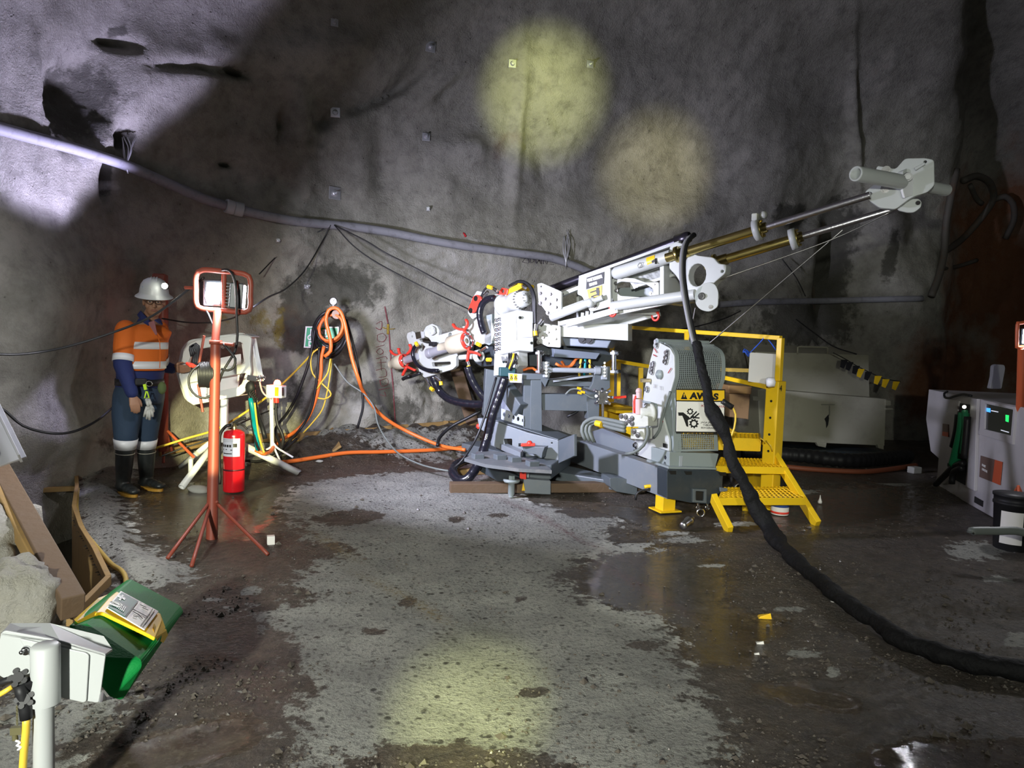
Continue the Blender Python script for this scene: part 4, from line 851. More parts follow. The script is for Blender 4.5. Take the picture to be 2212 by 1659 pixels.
eb = plate('end_box', M_DGREY, RIG, EP, [(1441, 1016), (1444, 1013), (1550, 1017), (1562, 1022), (1560, 1063), (1553, 1066), (1536, 1084), (1532, 1089), (1490, 1086), (1441, 1076)], .16, off=.0, rnd=.008)
g = plate_mb(EP, [(1497, 1056), (1527, 1057), (1527, 1087), (1497, 1085)], .03, holes=[[(1503, 1061), (1522, 1062), (1521, 1082), (1503, 1081)]], off=.02); g.build('socket_frame', M_GREY, eb)
g = MB(); plate_mb(EP, [(1503, 1061), (1522, 1062), (1521, 1082), (1503, 1081)], .01, off=.004, mb=g)
for a in ((1444, 1017), (1478, 1018), (1552, 1020)): plate_mb(EP, [(a[0], a[1]), (a[0]+17, a[1]+.5), (a[0]+17, a[1]+8), (a[0]+5, a[1]+8)], .01, off=.006, mb=g)
g.build('socket_hole', M_INK, eb)
g = MB()
for a in ((1508, 1092), (1528, 1092)): g.piece().cyl(EP.pt(a[0], 1084, -.02), EP.pt(a[0], 1098, -.02), .010); g.tube([EP.pt(a[0]+4*math.sin(t), 1097-5*math.cos(t), -.02) for t in np.linspace(0, 6.28, 12)], .007, 6)
g.build('eye_bolt', M_CHROME, RIG)
plate('tow_eye', M_GREY, RIG, Plane(1570, 1058, 5.75, 5), [(1555, 1053), (1572, 1055), (1572, 1061), (1556, 1063)], .02, rnd=.01)
# ---- winch: side plate, drum, perforated guard with sign
wp = plate('winch_side_plate', M_WHITE, RIG, SP, [(1419, 734), (1426, 741), (1447, 752), (1456, 768), (1457, 815), (1447, 850), (1431, 900), (1445, 950), (1445, 1009), (1371, 981), (1371, 950), (1384, 905), (1388, 868), (1396, 818), (1405, 776), (1415, 740)], .02, rnd=.012, bev=.003)
plate('winch_side_plate', M_GUARD, RIG, SP, [(1419, 736), (1447, 754), (1457, 770), (1457, 815), (1447, 850), (1431, 900), (1445, 950), (1445, 1009), (1371, 981), (1371, 950), (1384, 905), (1396, 818), (1415, 742)], .02, off=-.47, rnd=.012)
bolts_mb(SP, [(1440, 772), (1441, 762), (1438, 781), (1409, 795), (1411, 787), (1408, 803), (1398, 841), (1442, 988), (1441, 1002), (1373, 962), (1375, 975), (1419, 738), (1418, 746)], .02, .022, .01).build('bolt', M_CHROME, wp)
g = MB(); p = SP.pt(1426, 809, .01); g.lathe([(0, 0), (.04, 0), (.04, .02), (.028, .025), (.028, .03), (.014, .03), (.014, .04), (0, .04)], p, SP.N, 24); g.build('bearing_cap', M_GUARD, wp)
g = MB(); p = SP.pt(1404, 822, .01); g.cyl(p, p+SP.N*.09, .018, n=12); g.build('lock_pin', mat('brass', (.6, .5, .3), .3, 1), wp)
g = MB()
for a, b_ in (((1413, 752), (1419, 762)), ((1411, 766), (1418, 770)), ((1443, 806), (1450, 795)), ((1431, 905), (1432, 912))): g.beam(SP.pt(*a, .013), SP.pt(*b_, .013), .003, .008)
g.build('paint_mark', M_REDINK, wp)
g = MB()
for i, s_ in enumerate(('X1', 'Y1')): text_mb(s_, SP, 1411+i*13, 838+i*4, 9, off=.012, mb=g, thick=.0005)
g.build('pencil_mark', mat('pencil', (.35, .35, .36), .6), wp)
plate('square_hole', M_INK, wp, SP, [(1432, 957), (1440, 959), (1440, 968), (1432, 966)], .004, off=.012)
MB().cyl(SP.pt(1434, 798, -.0)-SP.N*.03, SP.pt(1434, 798, 0)-SP.N*.46, .17, n=40).build('winch_drum', M_BLK, RIG)
plate('winch_cheek', M_GUARD, RIG, SP, [(1446, 852), (1457, 850), (1462, 900), (1460, 978), (1445, 975), (1433, 905)], .05, off=-.03)
hose('edge_strip', [SP.pt(*a, .02) for a in ((1448, 846), (1440, 870), (1430, 905), (1424, 930), (1412, 946))], .012, M_GHOSE, wp)
# guard surface: u across, path of the profile in pixels on the side plane
def perf(prof_px, n_u, width, name, par, mt, du0=0., holes_u=None, rad=.30, margin=2, skip=None):
    pr = smooth_pts([SP.pt(a, b_, 0) for a, b_ in prof_px], .01); L_ = [0.]
    for i in range(1, len(pr)): L_.append(L_[-1]+(pr[i]-pr[i-1]).length)
    U = -SP.N; cell = width/n_u; nvv = int(L_[-1]/(cell*.866)); ch = L_[-1]/nvv
    def at(t):
        t = min(max(t, 0), L_[-1]-1e-6); i = min(int(np.searchsorted(L_, t, 'right'))-1, len(pr)-2); k = (t-L_[i])/(L_[i+1]-L_[i]); return pr[i].lerp(pr[i+1], k)
    g = MB()
    for j in range(nvv):
        for i in range(n_u):
            u0, u1_, v0, v1 = i*cell, (i+1)*cell, j*ch, (j+1)*ch; solid = i < margin or i >= n_u-margin or j < 1 or j >= nvv-1 or (skip and skip(i, j, nvv))
            def S(u, v): return at(v)+U*(u+du0)
            if solid: g.add([S(u0, v0), S(u1_, v0), S(u1_, v1), S(u0, v1)], [(0, 1, 2, 3)]); continue
            cx = (u0+u1_)/2; cy = (v0+v1)/2; out = []; inn = []
            for k in range(8):
                a = k*math.pi/4; c_, s_ = math.cos(a), math.sin(a); mx = max(abs(c_), abs(s_))
                out.append(S(cx+c_/mx*cell/2, cy+s_/mx*ch/2)); inn.append(S(cx+c_*cell*rad, cy+s_*cell*rad))
            g.add(out+inn, [(k, (k+1) % 8, 8+(k+1) % 8, 8+k) for k in range(8)])
    o = g.build(name, mt, par, weld=True); so = o.modifiers.new('thick', 'SOLIDIFY'); so.thickness = .003; return o
perf([(1419, 736), (1434, 741), (1449, 750), (1457, 764), (1459, 785), (1458, 815), (1452, 838), (1449, 848)], 27, .50, 'drum_guard', RIG, M_GUARD, rad=.37)
perf([(1449, 848), (1452, 880), (1454, 925), (1456, 976)], 24, .44, 'lower_guard', RIG, M_GUARD, rad=.37)
g = MB(); g.cyl(SP.pt(1420, 736, .02), SP.pt(1420, 736, 0)-SP.N*.53, .018, n=14); g.build('guard_rail', M_GUARD, RIG)
g = MB(); g.cyl(SP.pt(1436, 742, 0), SP.pt(1436, 742, 0)-SP.N*.5, .008, n=8); g.build('guard_strip', M_GUARD, RIG)
GB = Plane(1500, 995, 5.86, 19.3)
plate('winch_pedestal', M_GUARD, RIG, GB, [(1446, 976), (1553, 980), (1545, 1012), (1446, 1010)], .3, rnd=.01, off=-.03)
plate('pedestal_strap', mat('light_grey_paint', (.35,)*3), RIG, GB, [(1468, 985), (1476, 985), (1474, 1008), (1467, 1008)], .01, off=-.02)
plate('pedestal_foot', M_GUARD, RIG, GB, [(1444, 1008), (1548, 1011), (1548, 1015), (1444, 1013)], .36, off=.02)
# warning sign
SGN = Plane(1510, 888, 5.72, 12)
sg = plate('warning_sign', M_INK, RIG, SGN, [(1460.5, 840.5), (1567, 841), (1565, 936), (1459.5, 934)], .006, bev=.001)
plate('sign_header', M_SIGNY, sg, SGN, [(1462, 842.5), (1565, 843.5), (1565, 866), (1462, 864.5)], .004, off=.003, bev=.0005)
plate('sign_panel', M_SIGNW, sg, SGN, [(1462, 867), (1565, 868.5), (1563, 933), (1461, 932)], .004, off=.003, bev=.0005)
g = text_mb('AWAS', SGN, 1491, 861, 13, off=.005, bold=.004, sx=1.24, rot=-1)
plate_mb(SGN, [(1471, 862), (1477.5, 847), (1485, 862.5)], .003, off=.006, bev=.0003, mb=g); g.build('sign_lettering', M_INK, sg)
plate_mb(SGN, [(1477, 851), (1479, 851), (1478.6, 858), (1477.4, 858)], .002, off=.009, bev=.0002).build('sign_lettering', M_SIGNY, sg)
g = text_mb('POTENSI BAHAYA', SGN, 1514, 879, 5, off=.006, sx=.95, rot=-1); text_mb('TERJEPIT', SGN, 1526, 889, 5, off=.006, sx=.95, mb=g, rot=-1); g.build('sign_lettering', M_REDINK, sg)
g = MB()
for i, (s_, x0) in enumerate((('JAGA JARAK', 1514), ('TUBUH DARI', 1518), ('BERGERAK INI', 1514))): text_mb(s_, SGN, x0, 914+i*5.8, 3.6, off=.006, sx=1.25, mb=g, rot=-1)
def gear(cx, cy, r, n, mb):
    pts = []
    for i in range(n*4):
        a = i*2*math.pi/(n*4); rr = r if (i % 4) in (0, 1) else r*.76; pts.append((cx+rr*math.cos(a), cy+rr*math.sin(a)))
    plate_mb(SGN, pts, .003, holes=[[(cx+r*.5*math.cos(t*math.pi/6), cy+r*.5*math.sin(t*math.pi/6)) for t in range(12)]], off=.006, bev=.0003, mb=mb)
gear(1491, 889, 7.4, 8, g); gear(1499, 915, 10.5, 9, g)
plate_mb(SGN, [(1465, 891), (1476, 891), (1488, 900), (1491, 904), (1486, 908), (1487, 922), (1483, 921), (1478, 907), (1474, 898), (1466, 898)], .003, off=.006, bev=.0003, mb=g)
for a, b_ in (((1492, 902), (1505, 889)), ((1497, 904), (1510, 893)), ((1501, 902), (1511, 903)), ((1489, 905), (1499, 899))): g.beam(SGN.pt(*a, .007), SGN.pt(*b_, .007), .003, .011)
g.build('sign_lettering', M_INK, sg)
# hydraulic motor on the winch
HP = Plane(1390, 915, 5.95, -45)
hm = MB(); plate_mb(HP, [(1337, 895), (1350, 892), (1372, 894), (1400, 900), (1400, 922), (1345, 922), (1338, 912)], .14, off=.1, rnd=.012, mb=hm)
hm.lathe([(0, 0), (.085, 0), (.085, .03), (.065, .03), (.065, .05), (.05, .06), (.05, .12), (0, .12)], HP.pt(1408, 893, -.02), (SP.N), 24)
plate_mb(HP, [(1362, 926), (1392, 924), (1392, 950), (1362, 948)], .12, off=.04, rnd=.01, mb=hm); hmo = hm.build('hydraulic_motor', mat('dusty_beige_paint', (.52, .53, .47), .5, dirt=.4, dcol=(.3, .3, .26)), RIG)
bolts_mb(HP, [(1342, 899), (1352, 901), (1360, 909), (1366, 904), (1352, 914), (1366, 915), (1370, 932), (1378, 940)], .016, .018, .1).build('bolt', M_CHROME, hmo)
g = MB(); g.tube(smooth_pts([SP.pt(*a, .10) for a in ((1372, 870), (1378, 866), (1412, 872), (1418, 878), (1418, 905), (1412, 915))], .03), .009, 8); g.build('pipe_loop', M_GUARD, hmo)
g = MB(); g.cyl(HP.pt(1371, 895, .08), HP.pt(1371, 852, .08), .018); g.cyl(HP.pt(1380, 895, .08), HP.pt(1380, 862, .08), .030); g.ball(HP.pt(1380, 845, .08), .028); g.cyl(HP.pt(1380, 860, .08), HP.pt(1380, 845, .08), .024); g.build('filter_bowl', mat('pink_grey_cap', (.6, .42, .42), .4), hmo)
hose('control_hose', [HP.pt(*a, .1) for a in ((1371, 892), (1370, 868), (1374, 856))], .01, M_RED, RIG)
for k in range(3): hose('grey_control_hose', [P(1265+k*9, 951+k*2, 6.4), P(1257+k*8, 932, 6.4), P(1262+k*8, 914+k, 6.4), P(1285+k*4, 903+k*6, 6.3), P(1320, 908+k*8, 6.1), P(1350, 915+k*8, 5.95)], .018, M_GHOSE, RIG)
MB().cyl(P(1288, 914, 6.25), P(1300, 917, 6.2), .028).build('hose_fitting', M_SIGNY, RIG)
hose('control_hose', [HP.pt(*a, .1) for a in ((1398, 920), (1400, 938), (1390, 962), (1370, 977), (1352, 980))], .014, M_GHOSE, RIG)
hose('control_hose', [P(*a, 5.75) for a in ((1560, 866), (1572, 874), (1582, 880))], .024, M_BLK, RIG)
hose('signal_cable', [P(*a, 5.75) for a in ((1582, 880), (1589, 895), (1586, 925), (1575, 950), (1562, 962))], .008, M_YCAB, RIG)
# strap under the beam
hose('strap_hook', [P(*a, 6.1) for a in ((1392, 1052), (1404, 1050), (1420, 1053))], .016, M_YEL, RIG)
hose('strap', [P(*a, 6.1) for a in ((1420, 1055), (1400, 1058), (1384, 1060), (1375, 1068), (1373, 1080))], .010, M_BLK, RIG)
# ---------------- access platform with stair
PL = thing('access_platform', 'yellow steel access platform with two open-grid steps and a handrail', 'platform', G(1650, 1130))
def expanded(q, nx, ny, name, par, mt, thick=.008):
    a, b, c, d = [Vector(p) for p in q]       # front-left, front-right, back-right, back-left
    def S(u, v): return a.lerp(b, u).lerp(d.lerp(c, u), v)
    g = MB()
    for j in range(ny):
        for i in range(nx):
            cx, cy = (i+.5)/nx, (j+.5)/ny; out = []; inn = []
            for k in range(8):
                an = k*math.pi/4; c_, s_ = math.cos(an), math.sin(an); mx = max(abs(c_), abs(s_))
                out.append(S(cx+c_/mx*.5/nx, cy+s_/mx*.5/ny)); dm = abs(c_)+abs(s_)
                inn.append(S(cx+c_/dm*.42/nx, cy+s_/dm*.40/ny)-Vector((0, 0, .012 if k in (5, 6, 7) else -.006)))
            g.add(out+inn, [(k, (k+1) % 8, 8+(k+1) % 8, 8+k) for k in range(8)])
    o = g.build(name, mt, par, weld=True); so = o.modifiers.new('thick', 'SOLIDIFY'); so.thickness = thick; return o
def tread(fl_, fr_, br_, bl_, z):
    q = [G(*fl_, z), G(*fr_, z), G(*br_, z), G(*bl_, z)]
    g = MB()
    for i in range(4):
        p, r = q[i], q[(i+1) % 4]; g.beam(p-Vector((0, 0, .025)), r-Vector((0, 0, .025)), .012, .06)
    t = g.build('step_frame', M_YEL, PL, bevel=.003); expanded(q, 18, 6, 'step_grid', t, M_YEL)
tread((1553, 1077), (1740, 1077), (1702, 1053), (1562, 1055), .20)
tread((1548, 1008), (1702, 1011), (1682, 994), (1556, 990), .40)
DK = [P(1440, 948, 6.42), P(1642, 949, 6.35), P(1640, 941, 6.62), P(1578, 929, 7.3)]
dq = [Vector((p.x, p.y, .60)) for p in (P(1450, 950, 6.35), P(1642, 950, 6.35), P(1640, 940, 6.75), P(1455, 940, 6.75))]
g = MB()
for i in range(4): p, r = dq[i], dq[(i+1) % 4]; g.beam(p-Vector((0, 0, .05)), r-Vector((0, 0, .05)), .02, .12)
expanded(dq, 22, 5, 'deck_grid', g.build('deck_frame', M_YEL, PL, bevel=.004), M_YEL)
dq2 = [Vector(p) for p in ((1.35, 7.0, .60), (2.2, 6.75, .60), (2.35, 8.3, .62), (1.0, 8.6, .66))]
g = MB()
for i in range(4): p, r = dq2[i], dq2[(i+1) % 4]; g.beam(p-Vector((0, 0, .06)), r-Vector((0, 0, .06)), .02, .15)
g.beam(P(1298, 872, 8.4), P(1366, 890, 7.6), .4, .03); g.build('deck_frame', M_YEL, PL)
quad_slab([dq2[0], dq2[1], dq2[2], dq2[3]], .01, 'deck_sheet', M_YEL, PL)
YF = Plane(1330, 890, 8.0, 5); plate('deck_side', M_YEL, PL, YF, [(1290, 868), (1310, 866), (1368, 884), (1385, 912), (1292, 912)], .05); plate('deck_side', M_YEL, PL, Plane(1330, 920, 7.9, 5), [(1290, 905), (1360, 920), (1385, 945), (1300, 945)], .03)
# stringers, post, rails
for a, b_, z0, z1 in (((1577, 1148), (1541, 1075), 0, .20), ((1766, 1134), (1652, 950), 0, .60)):
    p0 = G(*a, z0); p1 = G(*b_, z1); MB().beam(p0, p1, .045, .10, (0, -1, .5)).build('stringer', M_YEL, PL, bevel=.004)
PT = Plane(1675, 930, 6.2, 10); zb = G(1662, 1100)
a0, a1 = P(1675, 822, 6.2), P(1660, 1103, 6.2)
q = P(1677, 823, 6.22); pc = Vector((q.x, q.y, 0))
g = MB().box(pc+Vector((0, 0, .575)), .125, .125, 1.15, R(38)).build('main_post', M_YEL, PL, bevel=.008)
h = MB()
for z in (.5, .64, .78, .92): p = pc+Vector((-math.cos(R(-38))*.063*.0, 0, z)); nx_ = Vector((-math.sin(R(38))*-1*-1, -math.cos(R(38)), 0)); 
fn = Vector((-math.cos(R(38)), -math.sin(R(38)), 0)); fn2 = Vector((math.sin(R(38)), -math.cos(R(38)), 0))
for z in (.52, .67, .82, .97): c_ = pc+fn*.062+Vector((0, 0, z)); h.piece().cyl(c_, c_+fn*.004, .011, n=12)
h.build('pin_hole', M_INK, g)
HT = pc+Vector((.03, .03, 0)); zt = P(1690, 730, 6.2).z
MB().box(Vector((HT.x, HT.y, (1.15+zt)/2)), .05, .05, zt-1.15, R(38)).build('rail_post', M_YEL, PL, bevel=.004)
tl = P(1358, 707, 7.9); tm = P(1484, 714, 7.1)
MB().beam(Vector((HT.x, HT.y, zt)), tl, .045, .04).build('handrail', M_YEL, PL, bevel=.004)
MB().beam(P(1658, 836, 6.25), P(1562, 815, 6.9), .04, .04).build('mid_rail', M_YEL, PL, bevel=.004)
MB().beam(P(1322, 778, 8.3), P(1405, 792, 7.9), .04, .04).build('mid_rail', M_YEL, PL)
MB().beam(P(1520, 797, 7.6), P(1640, 801, 7.4), .04, .04).build('mid_rail', M_YEL, PL)
MB().beam(P(1484, 716, 7.1), P(1484, 930, 7.1), .045, .045).build('rail_post', M_YEL, PL)
for a in ((1337, 782, 862, 8.2, .04), (1322, 738, 868, 8.25, .05), (1384, 794, 900, 8.0, .05)): MB().beam(P(a[0], a[1], a[3]), P(a[0]-1, a[2], a[3]), a[4], a[4]).build('rail_post', M_YEL, PL)
MB().beam(P(1304, 770, 8.3), P(1303, 870, 8.3), .14, .14).build('main_post', M_YEL, PL)
for a in ((1625, 1050, 1110, 6.7), ): MB().beam(P(a[0], 1020, a[3]), G(a[0], a[2]-6), .12, .12, (0, -1, 0)).build('deck_leg', M_YEL, PL)
MB().box(pc+Vector((0, 0, .008)), .2, .2, .016, R(38)).build('foot_plate', M_YEL, PL)
g = MB(); g.box(pc+fn2*.07+Vector((0, 0, 1.12)), .06, .002, .02, R(38)); text_mb('4', Plane(1686, 838, 6.12, 38), 1682, 846, 15, off=.002, mb=g) if False else None
g = MB(); t4 = Plane(1686, 838, 6.10, 38); text_mb('4', t4, 1684, 845, 13, off=0, mb=g); g.build('marker_number', M_INK, PL)
g = MB().lathe([(0, 0), (.035, 0), (.045, .02), (.04, .07), (0, .08)], P(1655, 826, 6.1), (1, -.4, .1), 16); g.build('plastic_cap', M_SHEET, PL)
for a, b_ in (((1655, 952), (1668, 975)), ((1640, 945), (1652, 958))): hose('binding_wire', [P(a[0], a[1], 6.15), P((a[0]+b_[0])/2+4, (a[1]+b_[1])/2, 6.1), P(b_[0], b_[1], 6.15)], .005, M_YCAB, PL)
# ---- stand, sheet, crate, pipes, can, hanging tool
st = thing('support_stand', 'short yellow square stand with base plate under the skid beam end', 'stand', G(1438, 1104))
c_ = G(1438, 1104); MB().box(c_+Vector((0, .03, .08)), .125, .125, .16, R(20)).build('column', M_YEL, st, bevel=.004); MB().box(c_+Vector((0, .03, .006)), .21, .2, .012, R(20)).build('base_plate', M_YEL, st, bevel=.002)
SHP = Plane(1650, 800, 6.4, 4)
tag(plate('hanging_sheet', M_SHEET, None, SHP, [(1620, 761), (1677, 765), (1676, 833), (1616, 824)], .004, bev=.001), 'blank white sheet hung by blue cord from the yellow handrail', 'sheet')
for pts, lb in ((((1620, 762), (1632, 750), (1646, 735), (1650, 729)), 'left'), (((1676, 756), (1668, 744), (1659, 733), (1655, 729)), 'right')):
    tag(hose('blue_cord', [P(a, b_, 6.38) for a, b_ in pts], .005, M_BLUES), 'blue cord holding the %s corner of the white sheet' % lb, 'cord')
g = MB()
for k in range(5): g.tube(smooth_pts([P(1619, 761, 6.36), P(1608+k*2, 754+k*4, 6.34), P(1605+k, 762-k, 6.34)], .02), .005, 5)
tag(g.build('cord_knot', M_BLUES), 'frayed blue cord knot at the left corner of the white sheet', 'cord')
CRT = thing('wooden_crate', 'plywood crate behind the winch guard and the yellow post', 'crate', P(1598, 905, 8.4))
cp = Plane(1600, 870, 8.4, 4)
plate('crate_body', M_PLY, CRT, cp, [(1576, 850), (1621, 852), (1617, 906), (1577, 901)], .4, bev=.01); plate('crate_lid', mat('new_plywood', (.48, .28, .11), .75, dirt=.4, dcol=(.3, .17, .07)), CRT, cp, [(1574, 832), (1625, 835), (1623, 852), (1574, 849)], .44, off=.02, bev=.01)
hb = P(1635, 868, 8.9)
for k, (x0, yy) in enumerate(((1602, 1041), (1632, 1046))):
    c_ = P(x0, yy, 6.6); zr = .075; c_.z = zr+.003; g = MB().lathe([(.055, 0), (.075, 0), (.075, 1.2), (.055, 1.2), (.055, 0)], c_, (.25, 1, 0), 24)
    tag(g.build('steel_casing', M_STEEL), ('rusty steel casing pipe lying under the platform, nearer the skid beam', 'rusty steel casing pipe lying under the platform, nearer the main post')[k], 'pipe', 'casing pipes under the platform')
cn = thing('paint_can', 'white paint can with red band on the floor below the lower step', 'can', G(1684, 1110)); c_ = G(1684, 1110)
MB().lathe([(0, 0), (.072, 0), (.075, .004), (.075, .16), (.072, .165), (.066, .16), (0, .16)], c_, (0, 0, 1), 28).build('body', M_SIGNW, cn)
MB().lathe([(.0752, .012), (.0765, .012), (.0765, .03), (.0752, .03)], c_, (0, 0, 1), 28).build('red_band', M_RED, cn)
MB().lathe([(.0752, .07), (.0762, .07), (.0762, .13), (.0752, .13)], c_, (0, 0, 1), 28).build('label', mat('can_label', (.05, .1, .35), .5), cn)
sw = thing('lifting_swivel', 'steel lifting swivel with a ring lying below the skid beam end', 'tool', G(1490, 1142))
a_ = G(1474, 1146)+Vector((0, 0, .035)); b_ = G(1507, 1130)+Vector((0, 0, .075))
MB().lathe([(0, 0), (.026, 0), (.03, .02), (.03, .10), (.038, .11), (.038, .13), (.024, .14), (.018, .20), (0, .2)], a_, b_-a_, 20).build('body', M_STEEL, sw)
MB().tube([b_+Vector((.02+.03*math.cos(t), 0, .01+.03*math.sin(t))) for t in np.linspace(0, 6.28, 16)][:-1], .007, 8, closed=True).build('ring', M_CHROME, sw)
MB().lathe([(.02, 0), (.036, 0), (.036, .03), (.02, .03), (.02, 0)], a_+(b_-a_).normalized()*.11, b_-a_, 20).build('collar', M_YEL if False else M_BLK, sw)
# ---- timber under the rig and along the wall
def timber(name, p0, p1, wd, ht, lab, cat='timber', m_=None, grp=None, up=(0, 0, 1)):
    return tag(MB().beam(p0, p1, wd, ht, up).build(name, m_ or M_WOOD, bevel=.006), lab, cat, grp)
p0 = G(970, 1066); p1 = G(1420, 1085); timber('timber_sleeper', p0+Vector((0, .06, .045)), Vector((p1.x, 6.75, .045)), .12, .09, 'timber sleeper lying on the floor under the rig base', m_=M_WOOD)
timber('timber_sleeper', G(985, 1026)+Vector((0, 0, .03)), G(1110, 1020)+Vector((0, 0, .03)), .1, .06, 'short timber under the big hose loop beside the rig base', m_=M_FWOOD)
def wallboard(pts, h, lab):
    q = [WP(a, b_, .08) for a, b_ in pts]; g = MB(); g.cur = 0
    for i in range(len(q)-1): g.beam(q[i], q[i+1], .035, h)
    return tag(g.build('formwork_board', M_FWOOD, bevel=.003), lab, 'board', 'formwork boards along the wall foot')
wallboard([(520, 946), (640, 942), (712, 936)], .10, 'yellow formwork board along the wall foot behind the fire extinguisher')
wallboard([(712, 936), (800, 930), (850, 925)], .10, 'yellow formwork board along the wall foot below the hose coil')
wallboard([(850, 925), (950, 918), (1040, 909)], .10, 'yellow formwork board along the wall foot nearest the rig')
wallboard([(340, 975), (400, 962), (470, 953)], .08, 'formwork board along the wall foot behind the worker')
q0, q1 = WP(706, 927, .16), FP(728, 974, .02); timber('wooden_peg_board', q0, q1, .11, .025, 'short plank leaning from the heap against the formwork board', 'board', M_FWOOD, up=(0, -1, .4))
for a, lb in (((850, 928), 'middle'), ((955, 918), 'right')): timber('wooden_stake', WP(a[0], a[1]-10, .10), WP(a[0], a[1]+12, .10), .07, .03, 'small wooden stake nailed to the wall foot board, %s one' % lb, 'stake', M_FWOOD, up=(0, -1, 0))
timber('leaning_timber', P(986, 796, 9.0), P(1021, 912, 8.6), .16, .09, 'weathered timber leaning behind the rod chucks of the rig', up=(0, -1, 0))
# ---- services on the wall: main pipe, couplings, cables
def wallhose(name, pts, r, mt, off, lab, cat, step=.08, n=10):
    q = [WP(a, b_, off) for a, b_ in pts]; q2 = [q[0]]+[(q[i-1]+q[i]*2+q[i+1])/4 for i in range(1, len(q)-1)]+[q[-1]]
    q3 = []                                                          # keep the line of sight, smooth only the depth
    for (a, b_), p in zip(pts, q2): q3.append(P(a, b_, p.y))
    return tag(hose(name, q3, r, mt, step=step, n=n), lab, cat), q3
pipe, PQ = wallhose('service_pipe', [(-90, 255), (0, 278), (75, 298), (150, 318), (210, 336), (275, 358), (330, 382), (390, 408), (445, 431), (500, 448), (560, 463), (620, 475), (665, 481), (712, 485), (780, 492), (850, 503), (925, 518), (1000, 531), (1050, 538), (1100, 545), (1150, 551), (1190, 557), (1235, 571), (1280, 590), (1330, 610)], .052, M_PVC, .13, 'grey service pipe running along the left and back wall', 'pipe')
pipe2, _ = wallhose('service_pipe', [(1555, 658), (1620, 653), (1700, 651), (1780, 650), (1850, 648), (1930, 646), (1992, 645)], .05, M_PVC, .2, 'grey service pipe on the wall behind the raised mast, right part', 'pipe')
def along(px):
    for i in range(len(PQ)-1):
        a, b_ = proj(PQ[i])[0], proj(PQ[i+1])[0]
        if a <= px <= b_: return PQ[i].lerp(PQ[i+1], (px-a)/(b_-a)), (PQ[i+1]-PQ[i]).normalized()
for px, lb in ((496, 'left'), (516, 'right')):
    p, d = along(px); tag(MB().lathe([(.05, -.045), (.072, -.045), (.076, -.03), (.076, .03), (.072, .045), (.05, .045)], p, d, 24).build('pipe_coupling', mat('coupling_grey', (.45, .48, .5), .4)), '%s collar of the coupling on the wall pipe' % lb, 'coupling', 'pipe couplings')
for px, lab in ((280, 'tangled wire pipe hanger on the left wall'), (1222, 'wire pipe hanger on the wall above the rig')):
    p, d = along(px); g = MB(); random.seed(px)
    for k in range(7): a = WP(px-20+random.random()*40 if px < 400 else px-6+random.random()*14, proj(p)[1]-50-random.random()*20, .05); g.tube(smooth_pts([a, (a+p)/2+Vector((random.uniform(-.06, .06), -.05, random.uniform(-.04, .04))), p+Vector((0, -.06, 0)), p+Vector((0, -.03, -.07))], .04), .006, 5)
    tag(g.build('wire_hanger', mat('galvanised_wire', (.6, .6, .62), .4, .6)), lab, 'hanger')
def cable(name, pts, r, mt, lab, cat='cable', grp=None, step=.05, n=7): return tag(hose(name, [P(*a) for a in pts], r, mt, step=step, n=n), lab, cat, grp)
K = WP(714, 486, .2).y
M_CAB = mat('black_cable', (.012, .012, .013), .5)
cable('black_cable', [(714, 486, K), (690, 500, K), (640, 522, K-.1), (600, 552, K-.3), (560, 592, K-.6)], .007, M_CAB, 'thin black cable slanting left from the pipe anchor, upper one')
cable('black_cable', [(714, 486, K), (697, 520, K), (660, 582, K-.4), (620, 622, K-1), (580, 642, 6.0), (541, 668, 5.05)], .008, M_CAB, 'thin black cable from the pipe anchor down to the lamp stand')
cable('black_cable', [(722, 486, K), (760, 528, K), (803, 560, K), (860, 592, K-.05), (930, 628, K-.1), (1012, 668, 8.4)], .007, M_CAB, 'thin black cable sagging right from the pipe anchor, lower one')
cable('black_cable', [(722, 486, K), (790, 520, K), (833, 546, K), (900, 580, 8.4), (970, 618, 8.3), (1040, 652, 8.1)], .008, M_CAB, 'thin black cable sagging right from the pipe anchor, upper one')
cable('black_cable', [(-60, 760, 4.6), (20, 766, 4.8), (90, 760, 5), (160, 745, 5.1), (250, 716, 5.2), (330, 682, 5.2), (412, 622, 5.1), (440, 600, 5.02)], .009, M_CAB, 'black cable passing in front of the worker to the lamp')
cable('black_cable', [(-60, 860, 5), (0, 880, 5.1), (50, 920, 5.2), (110, 936, 5.3), (160, 932, 5.5), (210, 908, 5.8), (248, 876, 6.3)], .010, M_CAB, 'black cable hanging low in a loop left of the worker')
cable('black_cable', [(350, 688, 6.8), (400, 696, 6.5), (450, 697, 5.8), (500, 688, 5.2), (522, 676, 5.0)], .007, M_CAB, 'black cable linking the two lamp stands')
cable('black_cable', [(350, 985, 6.3), (395, 968, 6.4), (450, 950, 6.5), (540, 905, 6.8), (600, 880, 7.2)], .008, M_CAB, 'black cable slung behind the console legs')
cable('yellow_hose', [(-40, 978, 5.1), (60, 968, 5.3), (163, 955, 5.6), (250, 984, 6.0), (330, 968, 6.2), (400, 948, 6.4), (470, 926, 6.6), (540, 884, 6.8), (600, 838, 7.1), (650, 800, 7.6), (680, 762, 7.9)], .011, M_YCAB, 'yellow hose running from the pit past the worker up to the coil') if False else cable('yellow_hose', [(330, 970, 6.35), (400, 948, 6.4), (470, 926, 6.6), (540, 884, 6.8), (600, 838, 7.1), (650, 790, 7.6), (684, 752, 7.9)], .011, M_YCAB, 'yellow hose running from behind the worker up to the coil')
cable('black_cable', [(1720, 690, 10.8), (1760, 720, 10.4), (1800, 748, 10), (1850, 765, 9.6)], .009, M_CAB, 'black cable on the wall above the beige bin')
